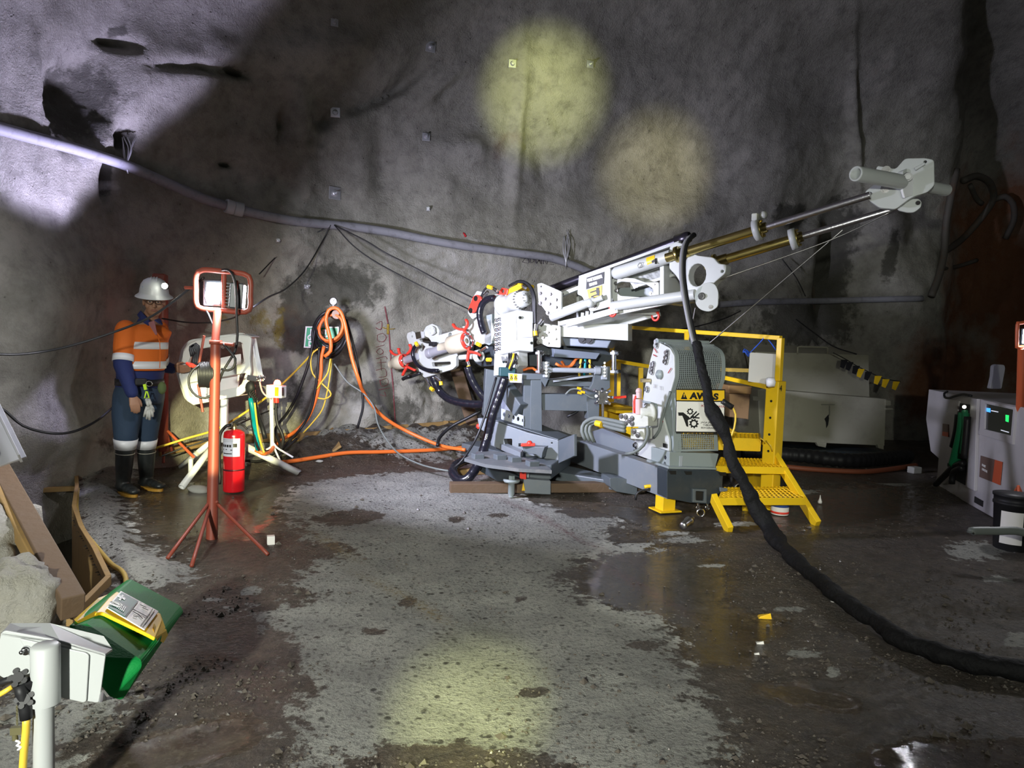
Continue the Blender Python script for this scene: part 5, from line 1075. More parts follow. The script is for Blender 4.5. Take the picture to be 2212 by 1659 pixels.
for pts, lab in ((((1440, 716, 9.6), (1500, 706, 9.8), (1560, 690, 10), (1600, 672, 10.4)), 'black cable along the wall behind the handrail'), (((1690, 560, 10.9), (1720, 600, 10.9), (1740, 640, 10.8)), 'thin cable on the dark wall under the mast')): cable('black_cable', pts, .008, M_CAB, lab)
# flags
pts = [(1800, 762), (1825, 775), (1850, 790), (1880, 805), (1910, 818), (1945, 824)]
fs_ = tag(hose('flag_string', [P(a, b_, 9.3) for a, b_ in pts], .006, M_CAB), 'string of yellow and black pennants over the beige bin', 'string')
for k, a in enumerate([(1824, 777), (1836, 782), (1850, 790), (1860, 797), (1876, 803), (1897, 812), (1914, 819), (1936, 824)]):
    p = P(a[0], a[1], 9.29); g = MB().hexa([p+Vector((-.05, 0, -.1)), p+Vector((0, 0, -.12)), p+Vector((0, .006, -.12)), p+Vector((-.05, .006, -.1)), p+Vector((-.04, 0, 0)), p+Vector((.05, 0, 0)), p+Vector((.05, .006, 0)), p+Vector((-.04, .006, 0))])
    g.build('pennant', M_YEL if k in (3, 5, 6, 7) else M_BLK, fs_)
# rock bolt plates
def boltplate(px, py, s_, lab, bright=True, rot=0):
    loc, n = walln(px, py); n = Vector((n.x, n.y, n.z*.3)).normalized(); s1, u1 = frame(n)
    t = thing('rock_bolt_plate', lab, 'bolt plate', loc, 'rock bolt plates on the wall'); mt = M_STEEL if not bright else mat('galvanised_plate', (.62, .63, .66), .35, .6)
    g = MB(); c_ = loc+n*.03; X_ = s1*math.cos(rot)+u1*math.sin(rot); Y_ = u1*math.cos(rot)-s1*math.sin(rot); g.box(c_, s_, s_, .01, ax=(X_, Y_, n)); g.build('plate', mt, t, bevel=.004)
    g = MB().lathe([(s_*.32, 0), (s_*.25, .02), (s_*.12, .028), (0, .03)], c_, n, 16); g.cyl(c_, c_+n*.09, .012, n=8); g.cyl(c_+n*.03, c_+n*.05, .022, n=6, smooth=False); g.build('bolt_end', mt, t)
for a in ((721, 418, .15, 'bright bolt plate on the wall just above the cable anchor'), (725, 243, .11, 'bolt plate on the ridge high above the cable anchor'), (722, 51, .08, 'small bolt head near the top edge of the wall, left of centre'), (929, 101, .12, 'square bolt plate in the dark wall top centre'), (920, 297, .10, 'small bolt plate below the diagonal ledge'), (925, 452, .05, 'small dark bolt above the pipe'), (1106, 138, .10, 'mud-caked bolt left of the upper yellow light spot'), (1273, 140, .09, 'mud-caked bolt right of the upper yellow light spot'), (660, 620, .05, 'little bolt above the green sign'), (600, 520, .04, 'little bolt under the pipe coupling')): boltplate(*a)
# paint on the wall
def spray(name, strokes, r, mt, lab):
    g = MB()
    for s_ in strokes:
        q = smooth_pts([(a, b_, 0) for a, b_ in s_], 4); q = [WP(p.x, p.y, .006) for p in q]
        q = [p for i, p in enumerate(q) if i == 0 or (p-q[i-1]).length < .3]
        if len(q) > 1: g.tube(q, r, 6, flat=.35)
    o = g.build(name, mt); o['kind'] = 'structure'; return o
M_SPR = mat('red_spray_paint', (.20, .05, .06), .85, dirt=.95, dcol=(.26, .21, .20), dscale=16); M_SPD = mat('dark_spray_paint', (.06, .05, .06), .8)
spray('trim_1', [[(831, 662), (834, 680), (838, 700)], [(840, 715), (843, 760), (846, 800), (850, 850), (852, 890), (854, 920)], [(812, 700), (824, 694), (822, 712), (812, 708)], [(815, 724), (826, 720), (834, 728), (828, 738), (816, 736), (815, 724)], [(812, 750), (830, 745)], [(812, 760), (820, 752), (828, 760), (820, 766), (812, 760)], [(812, 775), (832, 770), (836, 776)], [(814, 784), (834, 782)], [(822, 776), (824, 800)], [(812, 800), (830, 796), (834, 812), (818, 815)], [(820, 822), (836, 818), (838, 830), (824, 834), (820, 822)], [(818, 842), (842, 838)], [(830, 846), (834, 856), (820, 852)]], .009, M_SPR, '')
spray('trim_2', [[(826, 707), (838, 711), (852, 710)], [(838, 700), (838, 722)]], .016, mat('yellow_spray_paint', (.32, .22, .03), .8), '')
spray('trim_3', [[(1128, 566), (1136, 556), (1142, 568), (1128, 566)], [(1144, 556), (1146, 568), (1153, 562), (1145, 556)], [(1156, 557), (1158, 569), (1163, 562), (1168, 570), (1168, 558)], [(1173, 570), (1173, 559), (1181, 571), (1181, 560)], [(1188, 571), (1197, 572)]], .008, M_SPD, '')
spray('trim_4', [[(1001, 503), (1005, 512)], [(1003, 504), (1007, 511)]], .02, mat('bright_red_spray', (.5, .02, .03), .8), '')
# ---- green sign, peg, gauge, hose coil
GS = Plane(696, 730, 7.82, 6)
gs = plate('green_sign', M_SIGNW, None, GS, [(660, 705), (732, 706), (729, 752), (656, 751)], .012, bev=.001); tag(gs, 'green sign with white lettering on the wall behind the hose coil', 'sign')
plate('sign_field', M_SIGNG, gs, GS, [(663, 707.5), (729.5, 708.5), (726.5, 749.5), (659, 748.5)], .004, off=.004, bev=.0005)
g = text_mb('JE   NT', GS, 670, 721, 10, off=.006, sx=.85, bold=.004); text_mb('GROUT', GS, 664, 734, 10, off=.006, sx=.85, bold=.004, mb=g); text_mb('D  Y  U', GS, 666, 747, 10, off=.006, sx=.85, bold=.004, mb=g); g.build('sign_lettering', M_WTXT, gs)
pg = P(727, 679, 7.55); pgw = WP(724, 682, -.1)
tag(MB().cyl(pgw, pg, .052, .05, n=24).build('wooden_peg', mat('peg_end', (.42, .30, .24), .8, dirt=.5, dcol=(.3, .2, .15))), 'round timber peg sticking out of the wall, carrying the hose coil', 'peg')
gg = thing('pressure_gauge', 'round white pressure gauge standing above the timber peg', 'gauge', P(719, 665, 7.7))
c_ = P(720, 651, 7.7); MB().lathe([(0, 0), (.042, 0), (.047, .006), (.047, .03), (0, .032)], c_+Vector((0, .03, 0)), (-.1, -1, 0), 28).build('gauge_case', M_CHROME, gg)
fc_ = MB().lathe([(0, 0), (.04, 0), (.04, .003), (0, .003)], c_+Vector((0, -.004, 0)), (-.1, -1, 0), 28).build('dial_face', M_SIGNW, gg)
g = MB(); g.beam(c_+Vector((0, -.009, 0)), c_+Vector((.015, -.009, .022)), .002, .004); [g.beam(c_+Vector((.033*math.cos(t), -.009, .033*math.sin(t))), c_+Vector((.038*math.cos(t), -.009, .038*math.sin(t))), .002, .003) for t in np.linspace(-.6, 3.7, 9)]; g.build('dial_marks', M_INK, fc_)
MB().cyl(c_-Vector((0, 0, .045)), c_-Vector((0, 0, .10)), .012).build('gauge_stem', M_SHEET, gg)
random.seed(11)
def hh(name, pts, r, mt, lab, Y0=7.6, grp='hoses hung on the timber peg'): return tag(hose(name, [P(a[0], a[1], a[2] if len(a) > 2 else Y0) for a in pts], r, mt, n=9), lab, 'hose', grp)
for k in range(6):
    cx, cy, rx, ry = 713+random.uniform(-3, 6), 707+k*3.2, 30+k*1.2, 36+k*3.0; rt = .15+random.uniform(-.1, .12)
    q = []
    for t in np.linspace(0, 2*math.pi, 20)[:-1]:
        a, b_ = rx*math.cos(t), ry*math.sin(t); q.append(P(cx+a*math.cos(rt)-b_*math.sin(rt), cy+a*math.sin(rt)+b_*math.cos(rt), 7.62+.02*(k % 3)+.06*math.sin(t*2+k)))
    tag(MB().tube(smooth_pts(q, .04, True), .015, 9, closed=True).build('coiled_hose', M_BLK), 'black hose looped in a coil on the timber peg', 'hose', 'black hose loops on the peg')
for k in range(3):
    q = [P(715+(25+k*2)*math.cos(t)-5*math.sin(t), 708+(28+k*2)*math.sin(t), 7.56+.03*k) for t in np.linspace(0, 2*math.pi, 18)[:-1]]
    tag(MB().tube(smooth_pts(q, .04, True), .016, 9, closed=True).build('coiled_hose', M_ORG), 'orange hose looped inside the coil on the peg', 'hose', 'orange hose loops on the peg')
hh('orange_hose', [(701, 770), (714, 758), (714, 735), (708, 710), (704, 690), (710, 670), (724, 665), (736, 674), (745, 700), (753, 740), (762, 780), (775, 820), (784, 845, 7.6), (800, 870, 7.7), (830, 902, 7.8), (880, 932, 7.9), (950, 962, 7.8), (1005, 972, 7.6)], .020, M_ORG, 'thick orange hose hanging from the peg and running right to the rig', 7.45)
hh('orange_hose', [(700, 748), (694, 775), (694, 800), (690, 830), (680, 870), (664, 905), (640, 930), (610, 950, 7.4), (580, 972, 7.2)], .019, M_ORG, 'orange hose hanging left of the coil down to the console', 7.6)
hh('black_hose', [(682, 700), (675, 745), (668, 780), (655, 820), (640, 858), (622, 890), (600, 918, 7.3), (596, 935, 7.2), (606, 965, 7.1), (600, 985, 7.0)], .016, M_BLK, 'black hose from the coil down to the beacon stand', 7.6)
hh('black_hose', [(690, 752), (686, 800), (680, 850), (670, 890), (650, 925), (620, 958, 7.4), (598, 980, 7.2)], .014, M_BLK, 'black hose hanging beside the orange hose, left of the coil', 7.58)
hh('black_hose', [(748, 690), (762, 740), (776, 800), (783, 850), (784, 880), (778, 905), (772, 925)], .014, M_BLK, 'black hose hanging free right of the coil', 7.6)
hh('yellow_hose', [(690, 752), (676, 762), (671, 780), (676, 808), (695, 828), (712, 845), (714, 855), (700, 862), (682, 858)], .009, M_YCAB, 'thin yellow hose curling under the coil, left strand', 7.6)
hh('yellow_hose', [(714, 775), (708, 805), (694, 826), (685, 840)], .009, M_YCAB, 'thin yellow hose crossing under the coil, short strand', 7.58)
hh('yellow_hose', [(716, 775), (713, 810), (706, 850), (696, 885), (676, 912), (655, 935)], .008, M_YCAB, 'thin yellow hose hanging from the coil to the board', 7.62)
hh('grey_cable', [(722, 786, 7.6), (750, 825, 7.6), (785, 850, 7.6), (808, 880, 7.6), (816, 915, 7.6), (835, 950, 7.6), (862, 980, 7.4), (905, 1002, 7.2), (950, 1014, 7.0), (980, 1018, 7.0)], .009, M_GHOSE, 'thin grey cable lying from the wall to the big hose loop', 7.6)
tag(hose('orange_hose', [FP(a, b_, .03) for a, b_ in ((608, 1005), (640, 1001), (690, 993), (750, 984), (820, 982), (880, 980), (940, 977), (1000, 972), (1040, 972))], .022, M_ORG), 'orange hose lying on the floor from the console to the rig', 'hose')
hh('black_hose', [(1042, 886, 8.0), (1012, 902, 8.0), (974, 922, 8.0), (950, 945, 7.9), (945, 962, 7.7)], .02, M_BLK, 'black hose hanging behind the rig down onto the concrete heap', 8, None)
# ---- bent steel arch on the right wall
g = MB()
def wt(pts, r, off=.2): g.tube(smooth_pts([P(a, b_, WP(a, b_, off).y) for a, b_ in pts], .08), r, 10)
M_RUST = mat('rusty_pipe', (.10, .09, .075), .7, dirt=.8, dcol=(.12, .05, .02), dscale=5)
for k, (pts, r) in enumerate([([(2066, 366), (2055, 420), (2044, 480), (2040, 540), (2030, 590), (2012, 640)], .055), ([(2080, 390), (2110, 380), (2138, 395), (2146, 430), (2120, 470), (2080, 515), (2038, 545)], .055), ([(2146, 432), (2170, 424), (2188, 440), (2190, 475), (2172, 515)], .05), ([(2096, 400), (2110, 430), (2122, 440)], .04), ([(2030, 582), (2070, 575), (2110, 562)], .035)]):
    g = MB(); wt(pts, r); tag(g.build('bent_pipe', M_RUST), ('long rusty upright pipe on the right wall', 'rusty pipe bent in an arch on the right wall', 'outer rusty pipe loop at the right edge', 'short rusty brace inside the pipe arch', 'small rusty pipe low on the right wall')[k], 'pipe', 'bent pipes on the right wall')
# ---- beige bin
BN = thing('storage_bin', 'beige steel storage bin with sloping lid behind the yellow platform', 'bin', P(1790, 985, 9.5))
b1 = Plane(1790, 905, 9.5, 3); b2 = Plane(1770, 800, 9.75, 3, 12)
plate('bin_body', M_BEIGE, BN, b1, [(1637, 842), (1650, 840), (1915, 862), (1911, 963), (1686, 953), (1642, 950)], 1.0, bev=.008)
plate('bin_lid', M_BEIGE, BN, b2, [(1632, 760), (1877, 767), (1879, 862), (1655, 852)], .5, bev=.008)
g = MB(); g.tube([b2.pt(1723, 765, .0), b2.pt(1723, 750, .0), b2.pt(1727, 749, .0), b2.pt(1785, 750, .0), b2.pt(1788, 752, .0), b2.pt(1788, 765, .0)], .012, 8); g.build('lid_handle', M_BEIGE, BN)
for q_ in ([(1913, 864), (1924, 866), (1925, 876), (1913, 876)], [(1913, 882), (1929, 882), (1929, 885), (1913, 885)], [(1763, 955), (1786, 956), (1784, 967), (1768, 964)], [(1895, 960), (1909, 961), (1909, 971), (1898, 968)], [(1626, 856), (1640, 857), (1640, 866), (1627, 865)]): plate('bin_tab', M_BEIGE, BN, b1, q_, .06, off=.02, bev=.003)
g = MB(); g.beam(b1.pt(1774, 874, .01), b1.pt(1803, 874, .01), .01, .012); g.beam(b1.pt(1792, 876, .01), b1.pt(1792, 898, .01), .01, .012); g.build('latch', mat('dark_latch', (.2, .2, .16), .5), BN)
plate('paint_mark', M_INK, BN, b1, [(1781, 905), (1790, 895), (1791, 904), (1789, 918), (1785, 925), (1784, 912)], .004, off=.004, bev=.0005)
g = MB(); g.beam(P(1650, 975, 9.6), P(1905, 985, 9.6), .5, .16); g.build('bin_skid', M_DGREY, BN)
# duct and orange hose by the bin, small things on the floor
du = [FP(a, b_, .09) for a, b_ in ((1600, 990), (1690, 996), (1740, 1000), (1800, 1008), (1850, 1010), (1900, 1006), (1962, 1000))]
q = smooth_pts(du, .022); tag(MB().tube(q, [.082+.009*(i % 4 in (0, 1)) for i in range(len(q))], 14).build('ventilation_duct', M_BLKP), 'black ribbed duct lying on the floor before the beige bin', 'duct')
tag(hose('orange_hose', [FP(a, b_, .03) for a, b_ in ((1640, 1006), (1720, 1016), (1800, 1022), (1870, 1024), (1930, 1018), (1978, 1010))], .03, mat('dusty_orange', (.25, .07, .03), .6)), 'dusty orange hose lying along the black duct', 'hose')
tag(MB().box(FP(1975, 1022, .04), .13, .1, .08, .3).build('concrete_block', mat('pale_block', (.35, .35, .32), .8), bevel=.01), 'small pale block at the right end of the black duct', 'block')
# ---- white power pack on the right
PP = thing('power_pack', 'white hydraulic power pack with lit display at the right edge', 'power pack', G(2090, 1090))
PK = Plane(2043, 950, 7.45, -105.7)
M_PK = mat('power_pack_white', (.50, .48, .48), .45, dirt=.3, dcol=(.3, .28, .27), dscale=3)
bodyq = [(2016, 1046), (2150, 1122), (2215, 1160), (2290, 1200), (2290, 905), (2202, 878), (2043, 848), (2006, 841), (2000, 905), (2010, 975), (2027, 990), (2024, 1030)]
plate('cabinet', M_PK, PP, PK, bodyq, 1.3, holes=[], bev=.01)
bay = plate('hose_bay', mat('bay_dark', (.02, .02, .02), .6), PP, PK, [(2055, 868), (2094, 874), (2084, 1048), (2058, 1034), (2046, 1006)], .02, off=.006, bev=.002)
plate('door_panel', M_PK, PP, PK, [(2098, 860), (2110, 862), (2104, 1060), (2088, 1052)], .03, off=.03, bev=.004)
plate('door_panel', M_PK, PP, PK, [(2052, 862), (2071, 866), (2050, 1004), (2035, 985), (2040, 900)], .02, off=.02, bev=.004)
for k, (mt, pts, r) in enumerate(((mat('green_hose', (.01, .20, .08), .5), [(2082, 892), (2078, 930), (2068, 975), (2060, 1005)], .05), (mat('green_hose', (.01,)*3), [(2084, 888), (2086, 920), (2080, 980)], .03), (M_BLK, [(2072, 896), (2068, 930), (2060, 965)], .04), (M_BLK, [(2090, 900), (2086, 950), (2082, 990)], .03), (M_BLK, [(2080, 1000), (2060, 1008), (2040, 1028), (2022, 1046)], .03), (M_BLK, [(2078, 1010), (2060, 1020), (2056, 1045)], .03))):
    hose('pack_hose', [PK.pt(a, b_, .06) for a, b_ in pts], r, mt, PP)
MB().ball(PK.pt(2083, 879, .07), .018, 12).build('bay_lamp', mat('bay_lamp', (1, 1, .95), .4, emit=(1, 1, .9), es=1.2), PP)
fr = plate('display_frame', M_PK, PP, PK, [(2122, 864), (2193, 879), (2186, 960), (2114, 938)], .03, holes=[[(2128, 872), (2188, 885), (2183, 941), (2126, 927)]], off=.02, bev=.003)
scn = plate('display', mat('display_glass', (.006, .008, .012), .15), PP, PK, [(2126, 870), (2190, 884), (2184, 943), (2124, 928)], .01, off=.006, bev=.001)
plate('display_glow', mat('blue_led', (.0, .1, .3), .3, emit=(.05, .3, 1.), es=1.2), scn, PK, [(2131, 881), (2139, 882), (2139, 891), (2131, 889)], .002, off=.008, bev=.0003)
plate('display_glow', mat('green_led', (0, .2, .05), .3, emit=(.02, .8, .15), es=.9), scn, PK, [(2172, 896), (2179, 897), (2178, 912), (2172, 910)], .002, off=.008, bev=.0003)
g = MB()
for a, b_ in (((2141, 887), (2156, 890)), ((2162, 929), (2179, 934))): g.beam(PK.pt(*a, .008), PK.pt(*b_, .008), .002, .008)
g.build('display_text', mat('display_text', (.6, .6, .6), .3, emit=(.8, .85, 1), es=.4), scn)
lgp = plate('logo_plate', mat('brown_plate', (.16, .10, .08), .5), PP, PK, [(2118, 984), (2165, 998), (2160, 1048), (2115, 1030)], .01, off=.006, bev=.001)
plate('logo_corner', mat('orange_red_plate', (.55, .10, .04), .5), lgp, PK, [(2149, 993), (2165, 998), (2160, 1048), (2143, 1041)], .003, off=.009, bev=.0005)
g = text_mb('BOART', PK, 2121, 1006, 5, off=.011, sx=.9, rot=-3); text_mb('LONGYEAR', PK, 2121, 1015, 5, off=.011, sx=.8, mb=g, rot=-3); g.build('logo_lettering', M_WTXT, lgp)
lg2 = plate('logo_plate', mat('brown_plate', (.1,)*3), PP, PK, [(2036, 915), (2048, 917), (2048, 944), (2035, 941)], .01, off=.03, bev=.001); plate('logo_corner', mat('orange_red_plate', (.5,)*3), lg2, PK, [(2036, 932), (2048, 934), (2048, 944), (2035, 941)], .003, off=.033, bev=.0005)
plate('vent_socket', mat('bay_dark', (.02,)*3), PP, PK, [(2105, 1072), (2123, 1082), (2122, 1095), (2104, 1085)], .01, off=.006, bev=.001)
hose('pack_cable', [PK.pt(a, b_, .03) for a, b_ in ((2098, 855), (2080, 852), (2062, 856), (2050, 860), (2041, 858), (2040, 850), (2046, 846))], .012, M_BLK, PP)
tag(plate('seat_backrest', mat('backrest_grey', (.22, .22, .23), .6), None, Plane(2155, 815, 6.6, -10), [(2146, 790), (2152, 787), (2170, 788), (2172, 796), (2164, 840), (2138, 840), (2144, 815)], .06, rnd=.015), 'grey seat backrest standing on top of the power pack', 'board')  # seat backrest, shaped as a plain grey board
# pail, right extinguisher, grey hose end, right lamp stand
pz = G(2182, 1186); pl_ = thing('pail', 'black plastic pail with white label on the floor by the power pack', 'pail', pz)
hgt = .42; MB().lathe([(0, 0), (.105, 0), (.11, .01), (.125, hgt-.08), (.132, hgt-.078), (.132, hgt-.06), (.126, hgt-.058), (.128, hgt-.02), (.136, hgt-.018), (.136, hgt), (0, hgt)], pz, (0, 0, 1), 36).build('pail_body', M_BLKP, pl_)
def cyl_label(c, r, z0, z1, a0, a1, name, mt, par, n=14, twist=0):
    vs = []
    for z in (z0, z1): vs += [Vector(c)+Vector((r*math.sin(R(t)), -r*math.cos(R(t)), z)) for t in np.linspace(a0, a1, n)]
    return MB().add(vs, [(i, i+1, n+i+1, n+i) for i in range(n-1)], True).build(name, mt, par)
cyl_label(pz, .1265, .06, .30, -70, -5, 'label', M_SIGNW, pl_)
def ext(loc, r, h, name, lab, textpar=True):
    t = thing(name, lab, 'fire extinguisher', loc)
    MB().lathe([(0, 0), (r*.96, 0), (r, .008), (r, h*.9), (r*.93, h*.955), (r*.6, h*.99), (r*.3, h), (0, h)], loc, (0, 0, 1), 40).build('cylinder', M_FIRE, t)
    MB().lathe([(r*1.003, h*.345), (r*1.012, h*.345), (r*1.012, h*.37), (r*1.003, h*.37)], loc, (0, 0, 1), 40).build('band', mat('dark_band', (.06, .01, .015), .5), t)
    L_ = cyl_label(loc, r*1.012, h*.58, h*.87, -62, 52, 'label', mat('extinguisher_label', (.70, .72, .82), .5), t)
    g = MB(); c0 = Vector(loc)
    for k, (a, b_) in enumerate(((-50, -38), (-34, -24), (-20, -8), (-4, 6))):
        q = [c0+Vector((r*1.025*math.sin(R(a+(b_-a)*u)), -r*1.025*math.cos(R(a+(b_-a)*u)), h*z)) for z in (.73, .77) for u in (0, .5, 1)]; g.add(q, [(0, 1, 4, 3), (1, 2, 5, 4)])
    for a, b_, z0, z1 in ((16, 36, .73, .79), (-50, 40, .845, .849), (-48, 44, .82, .823), (-45, 10, .62, .635), (-46, -40, .68, .70), (-26, -18, .685, .70), (2, 12, .68, .695)):
        us_ = np.linspace(a, b_, 6); q = [c0+Vector((r*1.025*math.sin(R(u)), -r*1.025*math.cos(R(u)), h*z)) for z in (z0, z1) for u in us_]; g.add(q, [(i, i+1, 6+i+1, 6+i) for i in range(5)])
    g.build('label_print', M_INK, L_)
    top = Vector(loc)+Vector((0, 0, h))
    MB().lathe([(.02, -.01), (.024, .0), (.024, .03), (.016, .035), (.016, .055), (0, .055)], top, (0, 0, 1), 18).build('valve', mat('brass', (.6,)*3), t)
    g = MB(); g.tube(smooth_pts([top+Vector((-.01, 0, .05)), top+Vector((.03, -.01, .075)), top+Vector((.08, -.02, .10)), top+Vector((.11, -.02, .10))], .01), .010, 8, flat=1.3); g.tube(smooth_pts([top+Vector((-.01, 0, .045)), top+Vector((.04, -.01, .05)), (top+Vector((.09, -.02, .035))), top+Vector((.12, -.02, .005))], .01), .009, 8); g.build('lever', M_BLKP, t)
    g = MB(); g.tube(smooth_pts([top+Vector((-.02, -.02, .035)), top+Vector((-.06, -.03, .03)), top+Vector((-r-.02, -.03, -.04)), top+Vector((-r-.028, -.03, -.15)), top+Vector((-r-.03, -.02, -.35)), top+Vector((-r-.025, -.02, -h+.12)), top+Vector((-r-.028, -.02, -h+.06))], .02), .014, 9); g.build('discharge_hose', M_BLK, t)
    return t
ext(G(505, 1060), .092, .555, 'fire_extinguisher', 'red fire extinguisher with white label behind the front lamp pole')
e2 = ext(G(2190, 1128)+Vector((.02, .1, 0)), .085, .5, 'fire_extinguisher', 'red fire extinguisher behind the pail at the right edge')
tag(hose('grey_suction_hose', [P(2098, 1149, 4.6), P(2103, 1147, 4.6), P(2150, 1147, 4.6), P(2212, 1150, 4.6), P(2300, 1190, 4.6), P(2360, 1270, 4.5)], .028, M_GHOSE, n=16), 'grey ribbed hose end held before the pail', 'hose')
RL = thing('lamp_stand', 'orange-red lamp stand cut off by the right edge of the photo', 'lamp stand', G(2197, 1100))
MB().cyl(P(2208, 750, 5.5), G(2196, 1108), .03, n=18).build('pole', mat('orange_red_pole', (.62, .13, .05), .45), RL)
g = MB(); q = [P(a, b_, 5.5) for a, b_ in ((2203, 698), (2230, 696), (2290, 702), (2292, 752), (2230, 756), (2200, 750), (2197, 745), (2198, 702))]; g.tube(smooth_pts(q, .05, True), .014, 10, closed=True); g.build('lamp_guard', mat('orange_red_pole', (.6,)*3), RL)
MB().box(P(2222, 728, 5.55), .09, .05, .13, 0).build('lamp_head', M_DGREY, RL); MB().box(P(2220, 727, 5.5), .075, .006, .11, 0).build('lamp_panel', M_PALELIT, RL)
for a in ((2150, 1128), (2240, 1140), (2200, 1170)): MB().cyl(P(2200, 1050, 5.5), G(*a), .01, n=8).build('leg', mat('orange_red_pole', (.6,)*3), RL)
# ---- black sleeved hose bundle from the mast to the floor
SB = thing('sleeved_hose_bundle', 'black sleeved hose bundle sagging from the mast to the lower right corner', 'hose', G(1650, 1150))
thin = [(1500, 507, 6.0), (1486, 520, 5.95), (1478, 545, 5.9), (1476, 590, 5.85), (1481, 635, 5.8), (1491, 690, 5.75), (1503, 742, 5.68)]
g = hose('inner_hose', [P(*a) for a in thin], .022, M_BLKP, SB); hose('inner_hose', [P(a[0]-5, a[1]+1, a[2]-.01) for a in thin], .016, mat('grey_tube', (.25, .25, .27), .4), SB)
path = [P(1502, 738, 5.68), P(1512, 775, 5.62), P(1522, 820, 5.55), P(1536, 870, 5.48), P(1556, 915, 5.42), P(1572, 960, 5.38), P(1585, 1000, 5.34), P(1612, 1050, 5.3), P(1634, 1100, 5.28)]+[G(a, b_)+Vector((0, 0, .05)) for a, b_ in ((1668, 1166), (1712, 1218), (1762, 1264), (1820, 1312), (1868, 1346), (1918, 1388), (1985, 1418), (2060, 1442), (2130, 1460), (2212, 1474), (2330, 1496), (2700, 1540), (3100, 1560))]
q = smooth_pts(path, .025); rr = []
for i, p in enumerate(q):
    t = i/len(q); b_ = .040 if t < .1 else .052; wv = noise.noise(p*9)*.012+noise.noise(p*23)*.008; rr.append(b_+wv+(.012 if .22 < t < .34 else 0))
q = [p+Vector((noise.noise(p*4)*.03, 0, noise.noise(p*4+Vector((7, 7, 7)))*.02*(1 if i < 60 else .2))) for i, p in enumerate(q)]
o = MB().tube(q, rr, 18, flat=.85).build('fabric_sleeve', M_SLEEVE, SB)
dm = bpy.data.textures.new('creases', 'CLOUDS'); dm.noise_scale = .07; md = o.modifiers.new('s', 'SUBSURF'); md.levels = md.render_levels = 1; md2 = o.modifiers.new('d', 'DISPLACE'); md2.texture = dm; md2.strength = .022; md2.texture_coords = 'LOCAL'
# ---------------- front lamp stand
FS = thing('lamp_stand', 'rusty red lamp stand with two floodlight heads, standing before the fire extinguisher', 'lamp stand', G(458, 1173))
YF_ = 4.72
MB().cyl(P(457.5, 1170, YF_), P(466, 735, 4.85), .038, .033, n=28).build('pole', M_LAMPRED, FS)
MB().cyl(P(465, 740, 4.85), P(470, 672, 4.92), .027, n=24).build('upper_pole', M_LAMPRED, FS)
MB().lathe([(.034, 0), (.042, 0), (.042, .03), (.034, .03), (.034, 0)], P(466, 744, 4.85), (0, 0, 1), 24).build('pole_collar', M_LAMPRED, FS)
g = MB(); q = [P(a, b_, 4.95+.0*(a-480)) for a, b_ in ((424, 596), (438, 583), (480, 586), (528, 592), (541, 606), (541, 640), (541, 662), (530, 674), (480, 671), (436, 667), (424, 655), (423, 625))]
g.tube(smooth_pts(q, .03, True), .019, 14, closed=True); g.build('guard_frame', M_LAMPRED, FS)
g = MB(); g.cyl(P(484, 586, 4.98), P(484, 671, 4.98), .018); g.cyl(P(400, 621, 5.0), P(424, 622, 4.97), .012); g.build('centre_bar', M_LAMPRED, FS)
# head facing the camera side
h1 = MB().box(P(462, 633, 5.02), .13, .07, .19, R(4)).build('lamp_head', M_DGREY, FS, bevel=.01)
lp = Plane(462, 633, 4.975, 4)
plate('lamp_panel', M_PALELIT, h1, lp, [(447, 610), (478, 611), (477, 627), (477, 640), (473, 656), (447, 655), (443, 640)], .01, bev=.001)
g = MB()
for k in range(7): x0 = 440+k*6.6; g.beam(P(x0, 608, 5.06), P(x0, 660, 5.06), .004, .05)
g.build('cooling_fins', M_DGREY, h1)
# head facing the rig
h2 = thing('lamp_head', '', '', P(510, 640, 5.0)); h2.parent = FS; h2.location = P(510, 640, 5.0)-FS.location
for k_ in ('label', 'category'): del h2[k_]
dL = Vector((.93, .30, -.06)).normalized(); sL = Vector((-.30, .93, 0)).normalized(); uL = dL.cross(sL)*-1
c0 = P(512, 640, 5.0); MB().box(c0, .09, .17, .18, ax=(dL, sL, uL)).build('lamp_housing', M_DGREY, h2, bevel=.008)
plate_ = MB().box(c0+dL*.05, .008, .15, .16, ax=(dL, sL, uL)).build('lamp_panel', M_PALELIT, h2)
g = MB()
for k in range(8): g.box(c0-dL*.055+uL*(.08-k*.023), .03, .15, .004, ax=(dL, sL, uL))
g.build('cooling_fins', M_DGREY, h2)
g = MB(); g.tube([c0-sL*.10+uL*.0, c0-sL*.10-uL*.10, c0+sL*.10-uL*.10, c0+sL*.10], .008, 6); g.build('bracket', M_LAMPRED, h2)
for k, (a, b_) in enumerate((((459, 1075), (362, 1209)), ((456, 1085), (414, 1226)), ((468, 1084), (579, 1201)))):
    MB().tube(smooth_pts([P(a[0], a[1], YF_), P(a[0]+(b_[0]-a[0])*.1, a[1]+14, YF_), G(*b_)+Vector((0, 0, .01))], .1), .012, 10).build('leg', M_LAMPRED, FS)
g = MB(); g.cyl(P(477, 742, 4.84), P(503, 745, 4.75), .012); g.ball(P(503, 745, 4.75), .014, 8); g.build('cable_hook', M_LAMPRED, FS)
g = MB(); g.piece().cyl(P(441, 725, 4.85), P(430, 785, 4.85), .009); g.piece().cyl(P(428, 830, 4.85), P(438, 890, 4.85), .009); g.piece().cyl(P(428, 832, 4.85), P(456, 826, 4.85), .009); g.piece().cyl(P(430, 787, 4.85), P(458, 785, 4.85), .009)
g.build('cable_horn', M_LAMPRED, FS)
cc = MB(); random.seed(5)
